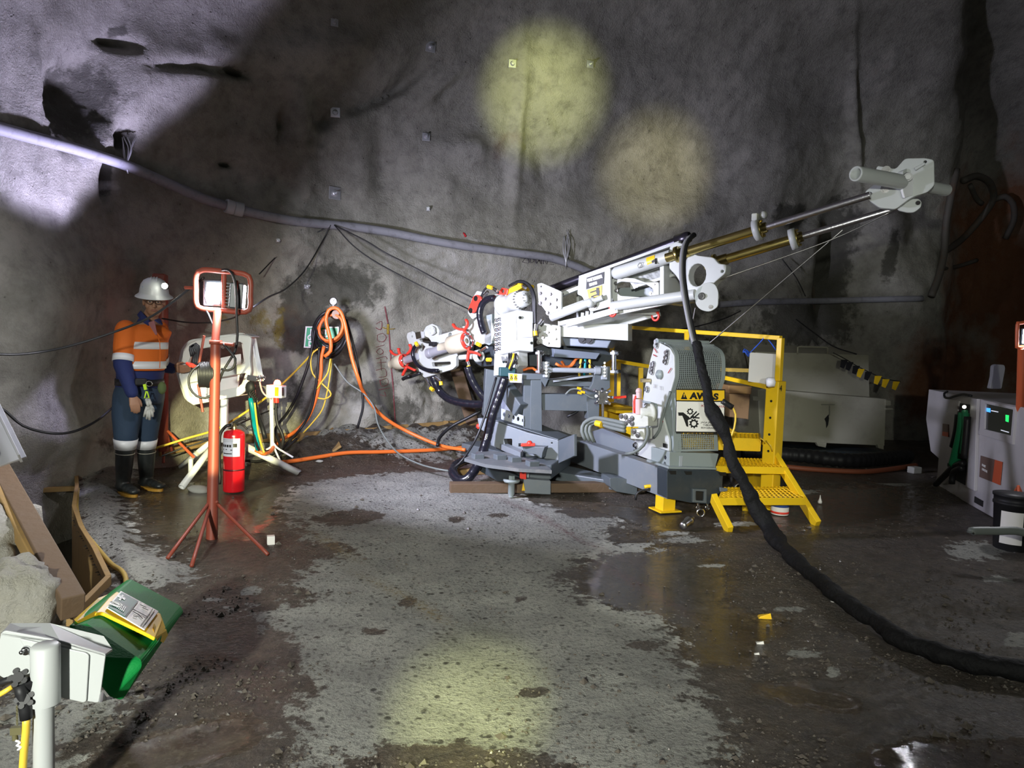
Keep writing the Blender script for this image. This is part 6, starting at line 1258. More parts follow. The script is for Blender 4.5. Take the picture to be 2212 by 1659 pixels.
for k in range(9):
    x0 = 431+k*3.3; q = [P(x0+1.5*math.cos(t)+random.uniform(-.6, .6), 809+(25+random.uniform(-1, 2))*math.sin(t), 4.85+.045*math.cos(t)) for t in np.linspace(0, 2*math.pi, 16)[:-1]]; cc.tube(smooth_pts(q, .03, True), .009, 7, closed=True)
    q = [P(x0+3+1.5*math.cos(t), 809+(23+random.uniform(-1, 2))*math.sin(t), 4.85+.055*math.cos(t)) for t in np.linspace(0, 2*math.pi, 16)[:-1]]; cc.tube(smooth_pts(q, .03, True), .009, 7, closed=True)
tag(cc.build('cable_coil', M_BLK), 'black cable wound in a thick coil on the lamp stand horns', 'cable coil')
cable('black_cable', [(430, 790, 4.8), (418, 798, 4.78), (408, 815, 4.76), (410, 838, 4.76), (424, 855, 4.76), (444, 860, 4.78), (462, 850, 4.8)], .008, M_CAB, 'loose loop of black cable left of the wound coil')
cable('black_cable', [(480, 583, 4.9), (492, 583, 4.88), (503, 594, 4.86), (510, 625, 4.86), (511, 680, 4.86), (513, 725, 4.86), (508, 758, 4.86), (494, 782, 4.86), (480, 806, 4.86), (472, 830, 4.88)], .009, M_CAB, 'black lamp cable hanging in front of the guard frame')
cable('black_cable', [(482, 742, 4.8), (497, 760, 4.8), (508, 775, 4.8), (505, 793, 4.8), (492, 800, 4.8), (478, 797, 4.8)], .009, M_CAB, 'black cable loop looped over the stand hook')
cable('black_cable', [(445, 668, 4.94), (455, 690, 4.93), (464, 715, 4.88), (464, 738, 4.85)], .008, M_CAB, 'short black cable from the guard frame to the pole')
g = MB(); random.seed(8)
for k in range(3): g.tube(smooth_pts([P(415+k*4, 770-k*3, 5.2), P(412+k*3, 750-k*2, 5.2), (P(424+k*2, 752-k*2, 5.2)), P(418+k*4, 785, 5.2), P(432, 790, 5.1)], .02), .013, 7)
tag(g.build('plug_bundle', M_BLKP), 'bunch of black plugs hooked left of the cable coil', 'plugs')
g = MB()
for k in range(3): g.cyl(P(404+k*5, 785+k, 5.15), P(412+k*5, 790+k, 5.1), .012, n=8)
tag(g.build('red_plug', M_RED), 'red plug ends beside the cable coil', 'plug')
# ---------------- rear lamp stand behind the worker
RS = thing('lamp_stand', 'rusty red lamp stand behind the worker, half hidden by him', 'lamp stand', G(352, 1000))
YR = 6.9
MB().cyl(P(353, 640, YR), P(353, 975, YR-.1), .045, n=20).build('pole', M_LAMPRED, RS)
MB().cyl(P(350, 608, YR), P(353, 680, YR), .035, n=20).build('upper_pole', M_LAMPRED, RS)
MB().box(P(346, 604, YR), .12, .16, .11, .3).build('lamp_head', M_LAMPRED, RS, bevel=.015)
for a in ((334, 952), (372, 952), (353, 975)): MB().cyl(P(353, 912, YR), P(a[0], a[1]+25, YR-.15), .014, n=8).build('leg', M_LAMPRED, RS)
MB().cyl(P(363, 932, 6.6), P(418, 987, 6.3), .014, n=8).build('leg', mat('orange_red_pole', (.6,)*3), RS)
# ---------------- white console on tripod
CN = thing('console', 'white framed control console on a tripod, lit from inside', 'console', G(480, 1030))
M_CWHT = mat('console_white', (.82, .83, .80), .4)
CP = Plane(465, 800, 6.45, -6)
CF = [(409, 742), (420, 737), (528, 722), (543, 728), (539, 776), (542, 803), (529, 846), (517, 855), (418, 875), (404, 866), (391, 828), (386, 808), (397, 757)]
holes = [[(419, 756), (518, 738), (524, 742), (530, 786), (404, 802), (406, 780)], [(402, 828), (534, 805), (524, 834), (409, 858)]]
plate('front_frame', M_CWHT, CN, CP, CF, .03, holes=holes, rnd=.03, bev=.005)
plate('rear_frame', M_CWHT, CN, CP, [(a-6, b_-4) for a, b_ in CF], .03, holes=[[(a-3, b_-2) for a, b_ in h] for h in holes], off=-.16, rnd=.03, bev=.005)
ring = [CP.pt(a, b_, -.01) for a, b_ in CF]; g = MB(); n_ = len(ring)
for i in range(n_):
    if i in (3, 4, 5, 6): continue
    a_, b2_ = ring[i], ring[(i+1) % n_]; off_ = CP.N*-.16
    g.hexa([a_, b2_, b2_+off_, a_+off_, a_+(Vector((0, 0, 1))*.006), b2_+(Vector((0, 0, 1))*.006), b2_+off_+Vector((0, 0, .006)), a_+off_+Vector((0, 0, .006))])
g.build('frame_rim', M_CWHT, CN)
plate('inner_tray', mat('bright_white_paint', (.88,)*3), CN, CP, [(400, 822), (518, 802), (514, 842), (405, 866)], .01, off=-.12, rnd=.01)
plate('inner_tray', mat('bright_white_paint', (.88,)*3), CN, CP, [(462, 776), (520, 764), (520, 790), (462, 796)], .01, off=-.12, rnd=.01)
plate('window_pane', mat('dusty_perspex', (.25, .25, .27), .25, trans=.0), CN, CP, [(470, 748), (518, 740), (522, 768), (470, 778)], .004, off=-.1) if False else None
g = MB(); g.cyl(CP.pt(452, 784, -.08), CP.pt(466, 758, -.08), .01, n=8); g.cyl(CP.pt(480, 752, -.08), CP.pt(488, 742, -.08), .012, n=8); g.build('gas_strut', M_CHROME, CN)
plate('side_bracket', M_CWHT, CN, Plane(548, 780, 6.5, -40), [(538, 728), (543, 730), (556, 800), (560, 824), (550, 822), (540, 800)], .05, rnd=.01)
g = MB(); g.beam(P(536, 815, 6.4), P(556, 818, 6.4), .05, .05); g.cyl(P(552, 818, 6.4), P(573, 815, 6.4), .012); g.cyl(P(561, 810, 6.4), P(563, 824, 6.4), .01); g.cyl(P(568, 810, 6.4), P(571, 820, 6.4), .008); g.build('clamp_screw', M_CHROME, CN)
MB().cyl(P(485, 862, 6.5), P(484, 955, 6.5), .036, n=24).build('tripod_post', M_CWHT, CN)
for k, (a, Ya, b_, r) in enumerate((((466, 955), 6.5, (392, 1061), .03), ((462, 950), 6.55, (389, 1008), .028), ((500, 950), 6.5, (643, 1028), .034))):
    e = G(*b_)+Vector((0, 0, .035)) if k != 1 else P(391, 1008, 6.85); s0 = P(a[0], a[1], Ya); d = (e-s0).normalized()
    MB().lathe([(0, 0), (r, 0), (r, (e-s0).length), (r*.75, (e-s0).length), (r*.75, (e-s0).length-.08), (0, (e-s0).length-.08)], s0, d, 24).build('leg', M_CWHT, CN)
MB().cyl(P(412, 994, 6.65), P(412, 1030, 6.55), .022, n=16).build('foot_tube', M_CWHT, CN)
g = MB()
for k in range(4): g.tube([P(543+k*3+4*math.cos(t), 850+k*3+6*math.sin(t), 6.35) for t in np.linspace(0, 5, 10)], .008, 6)
g.ball(P(541, 838, 6.4), .05, 10, (1, .7, 1.3)); g.build('valve_cluster', M_BLKP, CN)
def kb(nm, pts, r, mt, lab): return tag(hose(nm, [P(*a) for a in pts], r, mt, n=9), lab, 'hose')
kb('teal_hose', [(541, 860, 6.35), (546, 885, 6.35), (549, 910, 6.4), (553, 940, 6.45), (557, 972, 6.5)], .022, M_TEAL, 'teal hose hanging from the console to the floor')
kb('black_hose', [(546, 838, 6.4), (550, 870, 6.4), (558, 900, 6.45), (567, 925, 6.5), (573, 948, 6.5)], .022, M_BLK, 'thick black hose hanging right of the teal hose')
kb('black_hose', [(538, 850, 6.38), (543, 900, 6.4), (552, 950, 6.45), (560, 975, 6.5)], .014, M_BLK, 'thin black hose hanging behind the teal hose')
kb('yellow_cable', [(550, 870, 6.33), (554, 905, 6.36), (559, 940, 6.4), (567, 968, 6.45), (571, 978, 6.45)], .009, M_YCAB, 'yellow cable hanging between the console hoses')
kb('orange_hose', [(552, 972, 6.5), (560, 976, 6.5), (570, 980, 6.5), (585, 975, 6.7), (592, 962, 6.9)], .018, M_ORG, 'short orange hose piece at the foot of the console hoses')
kb('black_hose', [(530, 995, 6.9), (560, 996, 6.9), (590, 985, 6.9), (615, 970, 7.0), (640, 948, 7.2)], .014, M_BLK, 'black hose lying on the floor behind the extinguisher')
kb('white_cable', [(547, 745, 6.5), (552, 780, 6.5), (560, 820, 6.6), (566, 845, 6.7), (576, 856, 6.75), (586, 861, 6.8)], .008, M_SHEET, 'white cable drooping from the console to the beacon')
# ---------------- beacon
BC_ = thing('warning_beacon', 'white box with a glowing red beacon on a thin white stand', 'beacon', P(588, 985, 6.85)); YB = 6.85
bx_ = MB().box(P(602, 846, YB), .115, .10, .12, -.15).build('beacon_box', M_SIGNW, BC_, bevel=.006)
MB().box(P(585, 845, YB), .05, .10, .13, -.15).build('side_box', M_SIGNW, BC_, bevel=.006)
MB().box(P(597.5, 846, YB-.065), .036, .004, .085, -.15).build('label', M_SIGNY, bx_); MB().box(P(611, 846, YB-.055), .018, .004, .08, -.15).build('label', M_INK, bx_)
MB().lathe([(0, 0), (.035, 0), (.033, .025), (.02, .045), (0, .05)], P(599, 831, YB), (0, 0, 1), 20).build('beacon_dome', mat('red_beacon', (1, .1, .05), .3, emit=(1, .12, .06), es=14), BC_)
lamp('beacon_light', 'POINT', P(599, 820, YB-.1), P(599, 900, YB), 1.6, (1, .06, .04), shadow_soft_size=.03)
MB().cyl(P(586, 858, YB), P(588, 965, YB), .02, n=12).build('stand_pole', M_SHEET, BC_)
for b_ in ((572, 972), (607, 1000), (633, 988)): MB().tube(smooth_pts([P(588, 950, YB), P(588+(b_[0]-588)*.2, 966, YB), P(b_[0], b_[1], YB-.05)], .05), .010, 8).build('leg', M_SHEET, BC_)
MB().cyl(P(597, 858, YB), P(597, 870, YB), .026).build('red_plug', M_RED, BC_)
hose('power_cable', [P(*a) for a in ((597, 868, YB), (596, 890, YB), (599, 915, YB), (606, 930, YB), (612, 948, YB), (608, 970, YB))], .016, M_BLK, BC_)
# ---------------- the worker
MAN = thing('person', 'person in white hard hat, orange and navy shirt and rubber boots, hand on the console', 'person', Vector((-3.15, 6.0, 0)))
SKIN = mat('skin', (.36, .19, .115), .55)
sax = Vector((.76, .65, 0)).normalized(); fwd = Vector((.65, -.76, 0)).normalized(); UPZ = Vector((0, 0, 1))
def loft(g, rings, n=28, smooth=True):
    vs = []
    for c, a, b, ax_ in rings:
        s_, f2 = ax_ if ax_ else (sax, fwd)
        vs += [Vector(c)+s_*(a*math.cos(2*math.pi*i/n))+f2*(b*math.sin(2*math.pi*i/n)) for i in range(n)]
    fs = [(k*n+i, k*n+(i+1) % n, (k+1)*n+(i+1) % n, (k+1)*n+i) for k in range(len(rings)-1) for i in range(n)]
    g.add(vs, fs+[tuple(range(n)), tuple(reversed([(len(rings)-1)*n+i for i in range(n)]))], smooth)
def limb(g, pts, n=18):                     # pts: (point, radius) tapered round limb with ball joints
    q = [Vector(p) for p, r in pts]; g.tube(q, [r for p, r in pts], n)
    for p, r in pts: g.ball(p, r*.99, 14)
def finish(g, name, mt, par, vox, sm=6, label=None):
    o = g.build(name, mt, par, label=label); rm = o.modifiers.new('fuse', 'REMESH'); rm.mode = 'VOXEL'; rm.voxel_size = vox; rm.use_smooth_shade = True
    s_ = o.modifiers.new('smooth', 'SMOOTH'); s_.factor = .5; s_.iterations = sm; return o
HC = P(333, 652, 5.98); NB = P(318, 697, 6.02)
def T(px, py, Y): return P(px, py, Y)
RSh, REl, RWr = T(272, 712, 5.88), T(265, 788, 5.80), T(286, 852, 5.76)
LSh, LEl, LWr, LHd = T(344, 712, 6.18), T(345, 790, 6.38), T(374, 797, 6.42), T(388, 796, 6.40)
RHip, RKn, RAn = T(286, 850, 5.94), T(272, 942, 5.90), T(266, 1040, 5.93)
LHip, LKn, LAn = T(322, 850, 6.10), T(316, 944, 6.10), T(316, 1030, 6.14)
hf = (Vector((.45, -.9, -.1))).normalized(); hs = hf.cross(UPZ).normalized(); hu = hs.cross(hf)  # head: faces the camera, a little to its right
g = MB()
vs_ = MB()
def hb(f, s_, u, r, sc): # ball in head space
    c = HC+hf*f+hs*s_+hu*u; k = len(g.v); g.ball((0, 0, 0), r, 16, sc)
    for i in range(k, len(g.v)): v = Vector(g.v[i]); g.v[i] = tuple(c+hs*v.x+hf*v.y+hu*v.z)
hb(-.005, 0, .02, .1, (.80, .95, 1.0)); hb(.015, 0, -.055, .08, (.78, .85, .95)); hb(.045, 0, -.085, .04, (1.0, .8, .7)); hb(.075, 0, .03, .03, (1.9, .5, .7))
hb(.095, 0, -.022, .016, (.9, 1.0, 1.5)); hb(.103, 0, -.035, .014, (1.3, .9, .8)); hb(.082, 0, -.066, .014, (1.9, .7, .7)); hb(.055, .045, -.03, .03, (.8, .8, 1)); hb(.055, -.045, -.03, .03, (.8, .8, 1))
hb(-.01, .082, -.01, .022, (.4, .8, 1.4)); hb(-.01, -.082, -.01, .022, (.4, .8, 1.4))
limb(g, [(HC-hu*.06-hf*.02, .056), (NB, .062), (NB-UPZ*.06, .08)])
loft(g, [(NB+UPZ*.0-fwd*.0, .10, .07, None), (NB-UPZ*.08, .18, .10, None), (T(308, 745, 6.03), .17, .115, None), (T(303, 800, 6.03), .155, .115, None), (T(302, 840, 6.02), .16, .12, None), (T(302, 862, 6.02), .14, .11, None)])
limb(g, [(RSh, .05), (REl, .042), (RWr, .030)]); limb(g, [(LSh, .05), (LEl, .042), (LWr, .030)])
limb(g, [(RHip, .085), (RKn, .058), (RAn, .04)]); limb(g, [(LHip, .085), (LKn, .058), (LAn, .04)])
def hand(g, W_, d, side, thumb, curl, L=.17):
    d = Vector(d).normalized(); side = Vector(side).normalized(); nrm = d.cross(side).normalized()
    P0 = W_+d*.04; k = len(g.v)
    for j, (o_, ln) in enumerate(((-.030, .068), (-.010, .078), (.010, .074), (.029, .060))):
        a = W_+side*o_*.55+d*.015; b = W_+side*o_+d*.088; c1 = b+(d*math.cos(curl*.5)+nrm*math.sin(curl*.5))*ln*.45; c2 = c1+(d*math.cos(curl*1.2)+nrm*math.sin(curl*1.2))*ln*.33; c3 = c2+(d*math.cos(curl*1.9)+nrm*math.sin(curl*1.9))*ln*.25
        g.tube([a, b, c1, c2, c3], [.015, .0135, .0095, .0085, .0075], 10); g.ball(c3, .0075, 8)
    loft(g, [(W_, .026, .02, (side, nrm)), (W_+d*.045, .036, .018, (side, nrm)), (W_+d*.09, .037, .014, (side, nrm))], 14)
    t0 = W_+side*thumb*.022+d*.025; t1 = t0+(side*thumb*.7+d*.6+nrm*.35).normalized()*.040; t2 = t1+(side*thumb*.2+d*.95+nrm*.3).normalized()*.030; t3 = t2+d*.020
    g.tube([t0, t1, t2, t3], [.016, .012, .010, .008], 10); g.ball(t3, .008, 8)
hand(g, RWr+Vector((0, 0, -.005)), (.30, -.1, -1), (-.75, -.65, 0), -1, .55); hand(g, LWr, (1, -.15, .03), (.05, .3, -1), -1, .5)
body = finish(g, 'body', SKIN, MAN, .0065, 4)
def hface(name, f, s_, u, r, sc, mt, par=body):
    g2 = MB(); g2.ball((0, 0, 0), r, 12, sc); c = HC+hf*f+hs*s_+hu*u; g2.v = [tuple(c+hs*v[0]+hf*v[1]+hu*v[2]) for v in g2.v]; return g2.build(name, mt, par)
for s_ in (-.031, .031):
    hface('eye', .083, s_, .004, .012, (1.2, .7, .6), mat('eye_white', (.6, .55, .5), .3)); hface('pupil', .090, s_, .004, .006, (1, .6, 1), M_INK); hface('eyebrow', .088, s_, .024, .017, (1.3, .35, .28), M_INK)
hface('lips', .091, 0, -.066, .016, (1.6, .5, .5), mat('lips', (.30, .12, .09), .5)); hface('hair', -.03, 0, .03, .098, (.86, .92, .75), mat('black_hair', (.015, .012, .01), .6))
g = MB()
for s_ in (-.033, .033):
    c = HC+hf*.104+hs*s_+hu*.004; g.tube([c+hs*(.026*math.cos(t))+hu*(.018*math.sin(t)) for t in np.linspace(0, 2*math.pi, 16)[:-1]], .0022, 6, closed=True)
g.cyl(HC+hf*.106+hs*-.008+hu*.006, HC+hf*.106+hs*.008+hu*.006, .002, n=6)
for s_ in (-1, 1): g.cyl(HC+hf*.103+hs*(.059*s_)+hu*.006, HC-hf*.01+hs*(.084*s_)+hu*.004, .002, n=6)
g.build('glasses', M_BLKP, MAN)
# hard hat
hat = MB(); ht = (hu+hf*.10).normalized(); ho = HC+hu*.062+hf*.002
hsd = hs; hfd = ht.cross(hsd)*-1
def ering(g_, prof, scx=.92, scy=1.08, n=40):
    vs = []
    for r, t in prof: vs += [ho+ht*t+hsd*(r*scx*math.cos(2*math.pi*i/n))+hfd*(r*scy*math.sin(2*math.pi*i/n)) for i in range(n)]
    g_.add(vs, [(k*n+i, k*n+(i+1) % n, (k+1)*n+(i+1) % n, (k+1)*n+i) for k in range(len(prof)-1) for i in range(n)], True)
ering(hat, [(.115, .0), (.158, -.022), (.162, -.020), (.158, -.014), (.128, .008), (.124, .02), (.121, .045), (.112, .085), (.09, .118), (.055, .138), (.02, .146), (.0, .147)])
hh_ = hat.build('hard_hat', mat('helmet_white', (.62, .64, .66), .35), MAN)
g = MB()
for k in (-1, 0, 1):
    q = [ho+ht*(.02+.130*math.sin(a))+hfd*(.128*math.cos(a))*-1+hsd*(k*.022) for a in np.linspace(.3, 2.8, 14)]; g.tube(q, .004, 6)
g.build('crown_ridge', mat('helmet_white', (.6,)*3), hh_)
g = MB(); p = ho+ht*.05-hsd*.0+hfd*-.0; pc_ = P(312, 621, HC.y-.115); g.box(pc_, .028, .006, .022, .5); g.build('blue_sticker', mat('blue_sticker', (.02, .10, .5), .4), hh_)
pc_ = P(357, 618, HC.y-.13); g = MB(); g.box(pc_, .045, .035, .05, -.3); hl = g.build('cap_lamp', M_BLKP, hh_, bevel=.008)
MB().lathe([(0, 0), (.024, 0), (.02, .008), (0, .01)], pc_+Vector((.005, -.02, 0)), (.3, -1, 0), 20).build('cap_lamp_lens', mat('cap_lamp_glow', (1, 1, .9), .3, emit=(1, 1, .85), es=30), hl)
lamp('cap_lamp', 'SPOT', pc_+Vector((.01, -.05, 0)), (-1.5, 0, 1.2), 4, (1, 1, .85), spot_size=R(70), spot_blend=1, shadow_soft_size=.02)
# shirt
ZB = 1.42+(710-795)/1500*6.0
def shirt_mat():
    m_ = mat('shirt_cloth', (.80, .20, .02), .8, bump=.5, bscale=14); return m_
tor = [(NB-UPZ*.005-fwd*.01, .085, .075, None), (NB-UPZ*.035, .15, .10, None), (NB-UPZ*.075, .20, .125, None), (T(308, 735, 6.02), .205, .145, None), (T(306, 770, 6.01), .195, .155, None), (T(304, 800, 6.0), .19, .16, None), (T(302, 822, 6.0), .182, .158, None), (T(301, 838, 6.0), .19, .158, None)]
i5 = tor[:6]; g = MB(); loft(g, i5); ra = [(RSh, .085), ((RSh+REl)/2+Vector((-.01, 0, 0)), .078), (REl+(RSh-REl)*.12, .073)]; limb(g, ra); la = [(LSh, .08), ((LSh+LEl)/2, .075), (LEl+(LSh-LEl)*.12, .07)]; limb(g, la)
CL_O = mat('hi_vis_orange', (.72, .15, .012), .8, bump=.6, bscale=13); CL_N = mat('navy_cloth', (.012, .022, .11), .8, bump=.6, bscale=13); CL_S = mat('reflective_tape', (.78, .79, .82), .35)
s1 = finish(g, 'shirt', CL_O, MAN, .011, 8)
g = MB(); loft(g, tor[5:]); limb(g, [(REl+(RSh-REl)*.10, .075), (REl, .072), (RWr-(RWr-REl)*.05, .05)]); limb(g, [(LEl+(LSh-LEl)*.1, .07), (LEl, .066), (LWr-(LWr-LEl).normalized()*.01, .048)])
s2 = finish(g, 'shirt_lower', CL_N, MAN, .011, 6)
def strip(rings, name, mt, par, grow=.006):
    g_ = MB(); n = 36; vs = []
    for c, a, b, ax_ in rings:
        s_, f2 = ax_ if ax_ else (sax, fwd); vs += [Vector(c)+s_*((a+grow)*math.cos(2*math.pi*i/n))+f2*((b+grow)*math.sin(2*math.pi*i/n)) for i in range(n)]
    g_.add(vs, [(k*n+i, k*n+(i+1) % n, (k+1)*n+(i+1) % n, (k+1)*n+i) for k in range(len(rings)-1) for i in range(n)], True); o = g_.build(name, mt, par); so = o.modifiers.new('t', 'SOLIDIFY'); so.thickness = .003; return o
strip([(T(307, 738, 6.02), .203, .147, None), (T(307, 753, 6.015), .199, .152, None)], 'reflective_band', CL_S, s1)
strip([(T(305, 779, 6.01), .193, .157, None), (T(305, 795, 6.0), .191, .160, None)], 'reflective_band', CL_S, s1)
for a_, b2_, r0 in ((REl+(RSh-REl)*.28, REl+(RSh-REl)*.09, .073), (LEl+(LSh-LEl)*.28, LEl+(LSh-LEl)*.09, .07)):
    dd_ = (b2_-a_).normalized(); x1, x2 = frame(dd_, (0, 1, 0)); strip([(a_, r0+.004, r0+.004, (x1, x2)), (b2_, r0+.004, r0+.004, (x1, x2))], 'reflective_band', CL_S, s1, .004)
cl = MB(); 
cl.add([T(296, 680, 5.96), T(303, 671, 5.93), T(322, 692, 5.87), T(319, 703, 5.85), T(304, 693, 5.89)], [(0, 1, 2, 3, 4)]); cl.add([T(333, 692, 5.87), T(344, 690, 5.95), T(350, 702, 5.93), T(341, 698, 5.87)], [(0, 1, 2, 3)])
q = cl.build('collar', CL_N, s1); so = q.modifiers.new('t', 'SOLIDIFY'); so.thickness = .012
strip([(NB+UPZ*.03-fwd*.012, .066, .070, None), (NB-UPZ*.02-fwd*.012, .088, .082, None)], 'collar_band', CL_N, s1, .0)
g = MB(); g.add([T(320, 697, 5.87), T(334, 693, 5.86), T(340, 722, 5.845), T(337, 724, 5.845)], [(0, 1, 2, 3)]); q = g.build('open_neck', mat('undershirt', (.30, .12, .13), .8), s1); so = q.modifiers.new('t', 'SOLIDIFY'); so.thickness = .006
hose('placket', [T(a, b_, Y) for a, b_, Y in ((339, 723, 5.845), (345, 740, 5.84), (346, 770, 5.845), (345, 795, 5.84))], .003, CL_O, s1)
# trousers, boots
g = MB(); loft(g, [(T(301, 828, 6.0), .178, .152, None), (T(300, 850, 6.0), .195, .165, None), (T(299, 872, 6.0), .19, .16, None)])
limb(g, [(RHip+Vector((-.02, 0, -.02)), .135), ((RHip+RKn)/2+Vector((-.02, 0, 0)), .118), (RKn, .095), (RKn+(RAn-RKn)*.15, .088)]); limb(g, [(LHip, .13), ((LHip+LKn)/2, .112), (LKn, .092), (LKn+(LAn-LKn)*.15, .085)])
tr = finish(g, 'trousers', mat('navy_trousers', (.022, .045, .085), .8, bump=.8, bscale=11), MAN, .012, 8)
for K_, A2, r0 in ((RKn, RAn, .09), (LKn, LAn, .085)):
    a_, b2_ = K_.lerp(A2, .05), K_.lerp(A2, .27); x1, x2 = frame((b2_-a_), (0, 1, 0)); strip([(a_, r0+.004, r0+.004, (x1, x2)), (b2_, r0-.01, r0-.01, (x1, x2))], 'reflective_band', CL_S, tr, .004)
for nm_, K_, A2, td, heel in (('r', RKn, RAn, Vector((.8, -.6, 0)).normalized(), .0), ('l', LKn, LAn, Vector((.85, -.5, 0)).normalized(), 0)):
    g = MB(); top = K_.lerp(A2, .26); fz = FZ(A2.x, A2.y); ft = Vector((A2.x, A2.y, fz+.06))
    limb(g, [(top, .076), (K_.lerp(A2, .6), .070), (A2, .058), (ft, .056)]); sd = Vector((-td.y, td.x, 0))
    for k, (t, a, b, z) in enumerate(((-.04, .045, .045, .045), (.03, .046, .05, .05), (.09, .045, .045, .045), (.15, .05, .04, .042), (.20, .042, .032, .038))): g.ball(ft-UPZ*.06+td*t+UPZ*(z+.012), .05, 12, (1, 1, b/.05*.9))
    bt = finish(g, 'rubber_boot', mat('dark_rubber_boot', (.018, .022, .022), .4, dirt=.4, dcol=(.08, .075, .065), dscale=12), MAN, .009, 5)
    so_ = MB(); pts_ = []
    for a in np.linspace(0, 2*math.pi, 25)[:-1]: r1 = (.148*math.cos(a), .052*math.sin(a)*(1+.1*math.cos(a))); pts_.append(ft-UPZ*.06+td*(.08+r1[0])+sd*r1[1])
    n_ = len(pts_); so_.add([p+UPZ*.0 for p in pts_]+[p+UPZ*.024 for p in pts_], [tuple(range(n_)), tuple(range(n_, 2*n_))]+[(i, (i+1) % n_, n_+(i+1) % n_, n_+i) for i in range(n_)]); so_.build('boot_sole', mat('yellow_sole', (.45, .24, .03), .6), bt)
    x1, x2 = frame((A2-K_), (0, 1, 0)); strip([(K_.lerp(A2, .36), .072, .072, (x1, x2)), (K_.lerp(A2, .375), .072, .072, (x1, x2))], 'boot_stripe', mat('boot_stripe', (.45, .43, .35), .6), bt, .006)
bl_ = strip([(T(302, 818, 6.0), .183, .160, None), (T(302, 832, 6.0), .185, .162, None)], 'belt', M_BLK, MAN, .008)
g = MB(); c_ = T(322, 829, 5.80); g.tube([c_+Vector((.028*math.cos(t), 0, .022*math.sin(t))) for t in np.linspace(0, 2*math.pi, 9)[:-1]], .004, 6, closed=True); g.build('buckle', M_CHROME, bl_)
MB().box(T(304, 825, 5.80), .09, .05, .06, .6).build('belt_pouch', M_BLKP, bl_, bevel=.012); MB().ball(T(350, 838, 5.93), .05, 10, (.7, .7, 1.1)).build('green_pouch', mat('olive_pouch', (.10, .14, .05), .8), bl_)
M_LIME = mat('lime_strap', (.55, .85, .03), .6)
g = MB(); g.beam(T(312, 830, 5.79), T(315, 842, 5.79), .022, .012, (0, -1, 0)); g.tube([T(a, b_, 5.785) for a, b_ in ((316, 845), (312, 860), (322, 859), (318, 846))], .006, 6, closed=True); gc = g.build('glove_clip', M_LIME, MAN)
g = MB()
for k, (a, b_, c2, d2) in enumerate(((316, 862, 321, 880), (321, 862, 326, 878), (318, 878, 311, 900), (320, 880, 317, 905), (322, 880, 323, 907), (325, 878, 330, 900), (326, 876, 332, 890))): g.tube([T(a, b_, 5.78), T((a+c2)/2+.5, (b_+d2)/2, 5.77), T(c2, d2, 5.78)], [.012, .014, .009], 8)
g.build('work_gloves', mat('glove_grey', (.50, .50, .47), .8, dirt=.8, dcol=(.08, .08, .08), dscale=30), MAN)
# ---------------- pit on the left, its boards and the timbers across it
def pit_board(a, b_, lab, top=.05, ht=.5, wd=.03):
    p0, p1 = G(*a), G(*b_); p0.z = p1.z = top-ht/2; return tag(MB().beam(p0, p1, wd, ht).build('formwork_board', M_FWOOD, bevel=.003), lab, 'board', 'formwork boards around the pit')
for a, b_, lab in (((163, 985), (166, 1060), 'far'), ((166, 1060), (160, 1105), 'second'), ((160, 1105), (175, 1150), 'third'), ((175, 1150), (205, 1200), 'fourth'), ((205, 1200), (234, 1262), 'fifth'), ((234, 1262), (150, 1350), 'nearest')): pit_board(a, b_, 'plank lining the right edge of the water pit, %s one from the back' % lab)
tag(MB().beam(G(40, 1056)+Vector((0, 0, -.02)), G(162, 1050)+Vector((0, 0, -.02)), .05, .04).build('formwork_board', M_FWOOD, bevel=.003), 'thin plank laid across the middle of the pit', 'board')
pit_board((-40, 1000), (163, 986), 'plank along the back edge of the water pit', top=.03, ht=.6)
tag(MB().beam(G(-40, 1326)+Vector((0, 0, -.03)), G(152, 1338)+Vector((0, 0, -.03)), .05, .14).build('formwork_board', M_FWOOD, bevel=.003), 'grey plank across the near end of the pit', 'board')
q = [Vector((p[0], p[1], -.52)) for p in PIT]; n_ = len(q)
wtr = MB().add(q+[p-Vector((0, 0, .02)) for p in q], [tuple(range(n_)), tuple(reversed(range(n_, 2*n_)))]).build('pit_water', mat('murky_water', (.035, .03, .022), .08)); tag(wtr, 'dark murky water standing in the pit', 'water', kind='stuff')
g = MB()
for i in range(n_): a_, b2_ = Vector((*PIT[i], .0)), Vector((*PIT[(i+1) % n_], .0)); g.add([a_-UPZ*.8, b2_-UPZ*.8, b2_, a_], [(0, 1, 2, 3)])
o = g.build('trim_5', mat('pit_earth', (.06, .05, .035), .85, bump=.6, bscale=12)); o['kind'] = 'structure'
T1a, T1b = P(-22, 985, 4.3), P(158, 1312, 3.15); timber('pit_timber', T1a, T1b, .10, .12, 'thick timber slanting across the pit, the wide brown one', up=(.6, -.6, .8))
T2a, T2b = P(-20, 1040, 4.0), P(118, 1300, 3.2); timber('pit_timber', T2a, T2b, .035, .10, 'narrow yellowish timber slanting below the wide one', m_=M_FWOOD, up=(.6, -.6, .8))
ch_ = MB(); a_, b2_ = P(-40, 870, 4.1), P(22, 1000, 3.8); ch_.beam(a_, b2_, .16, .012, (.5, -.8, .4)); ch_.beam(a_+Vector((.07, -.02, .03)), b2_+Vector((.07, -.02, .03)), .012, .06, (.5, -.8, .4)); ch_.beam(a_-Vector((.07, .0, -.03)), b2_-Vector((.07, 0, -.03)), .012, .06, (.5, -.8, .4))
tag(ch_.build('metal_channel', mat('galvanised_plate', (.6,)*3), bevel=.002), 'galvanised metal channel poking in at the left edge above the timbers', 'channel')
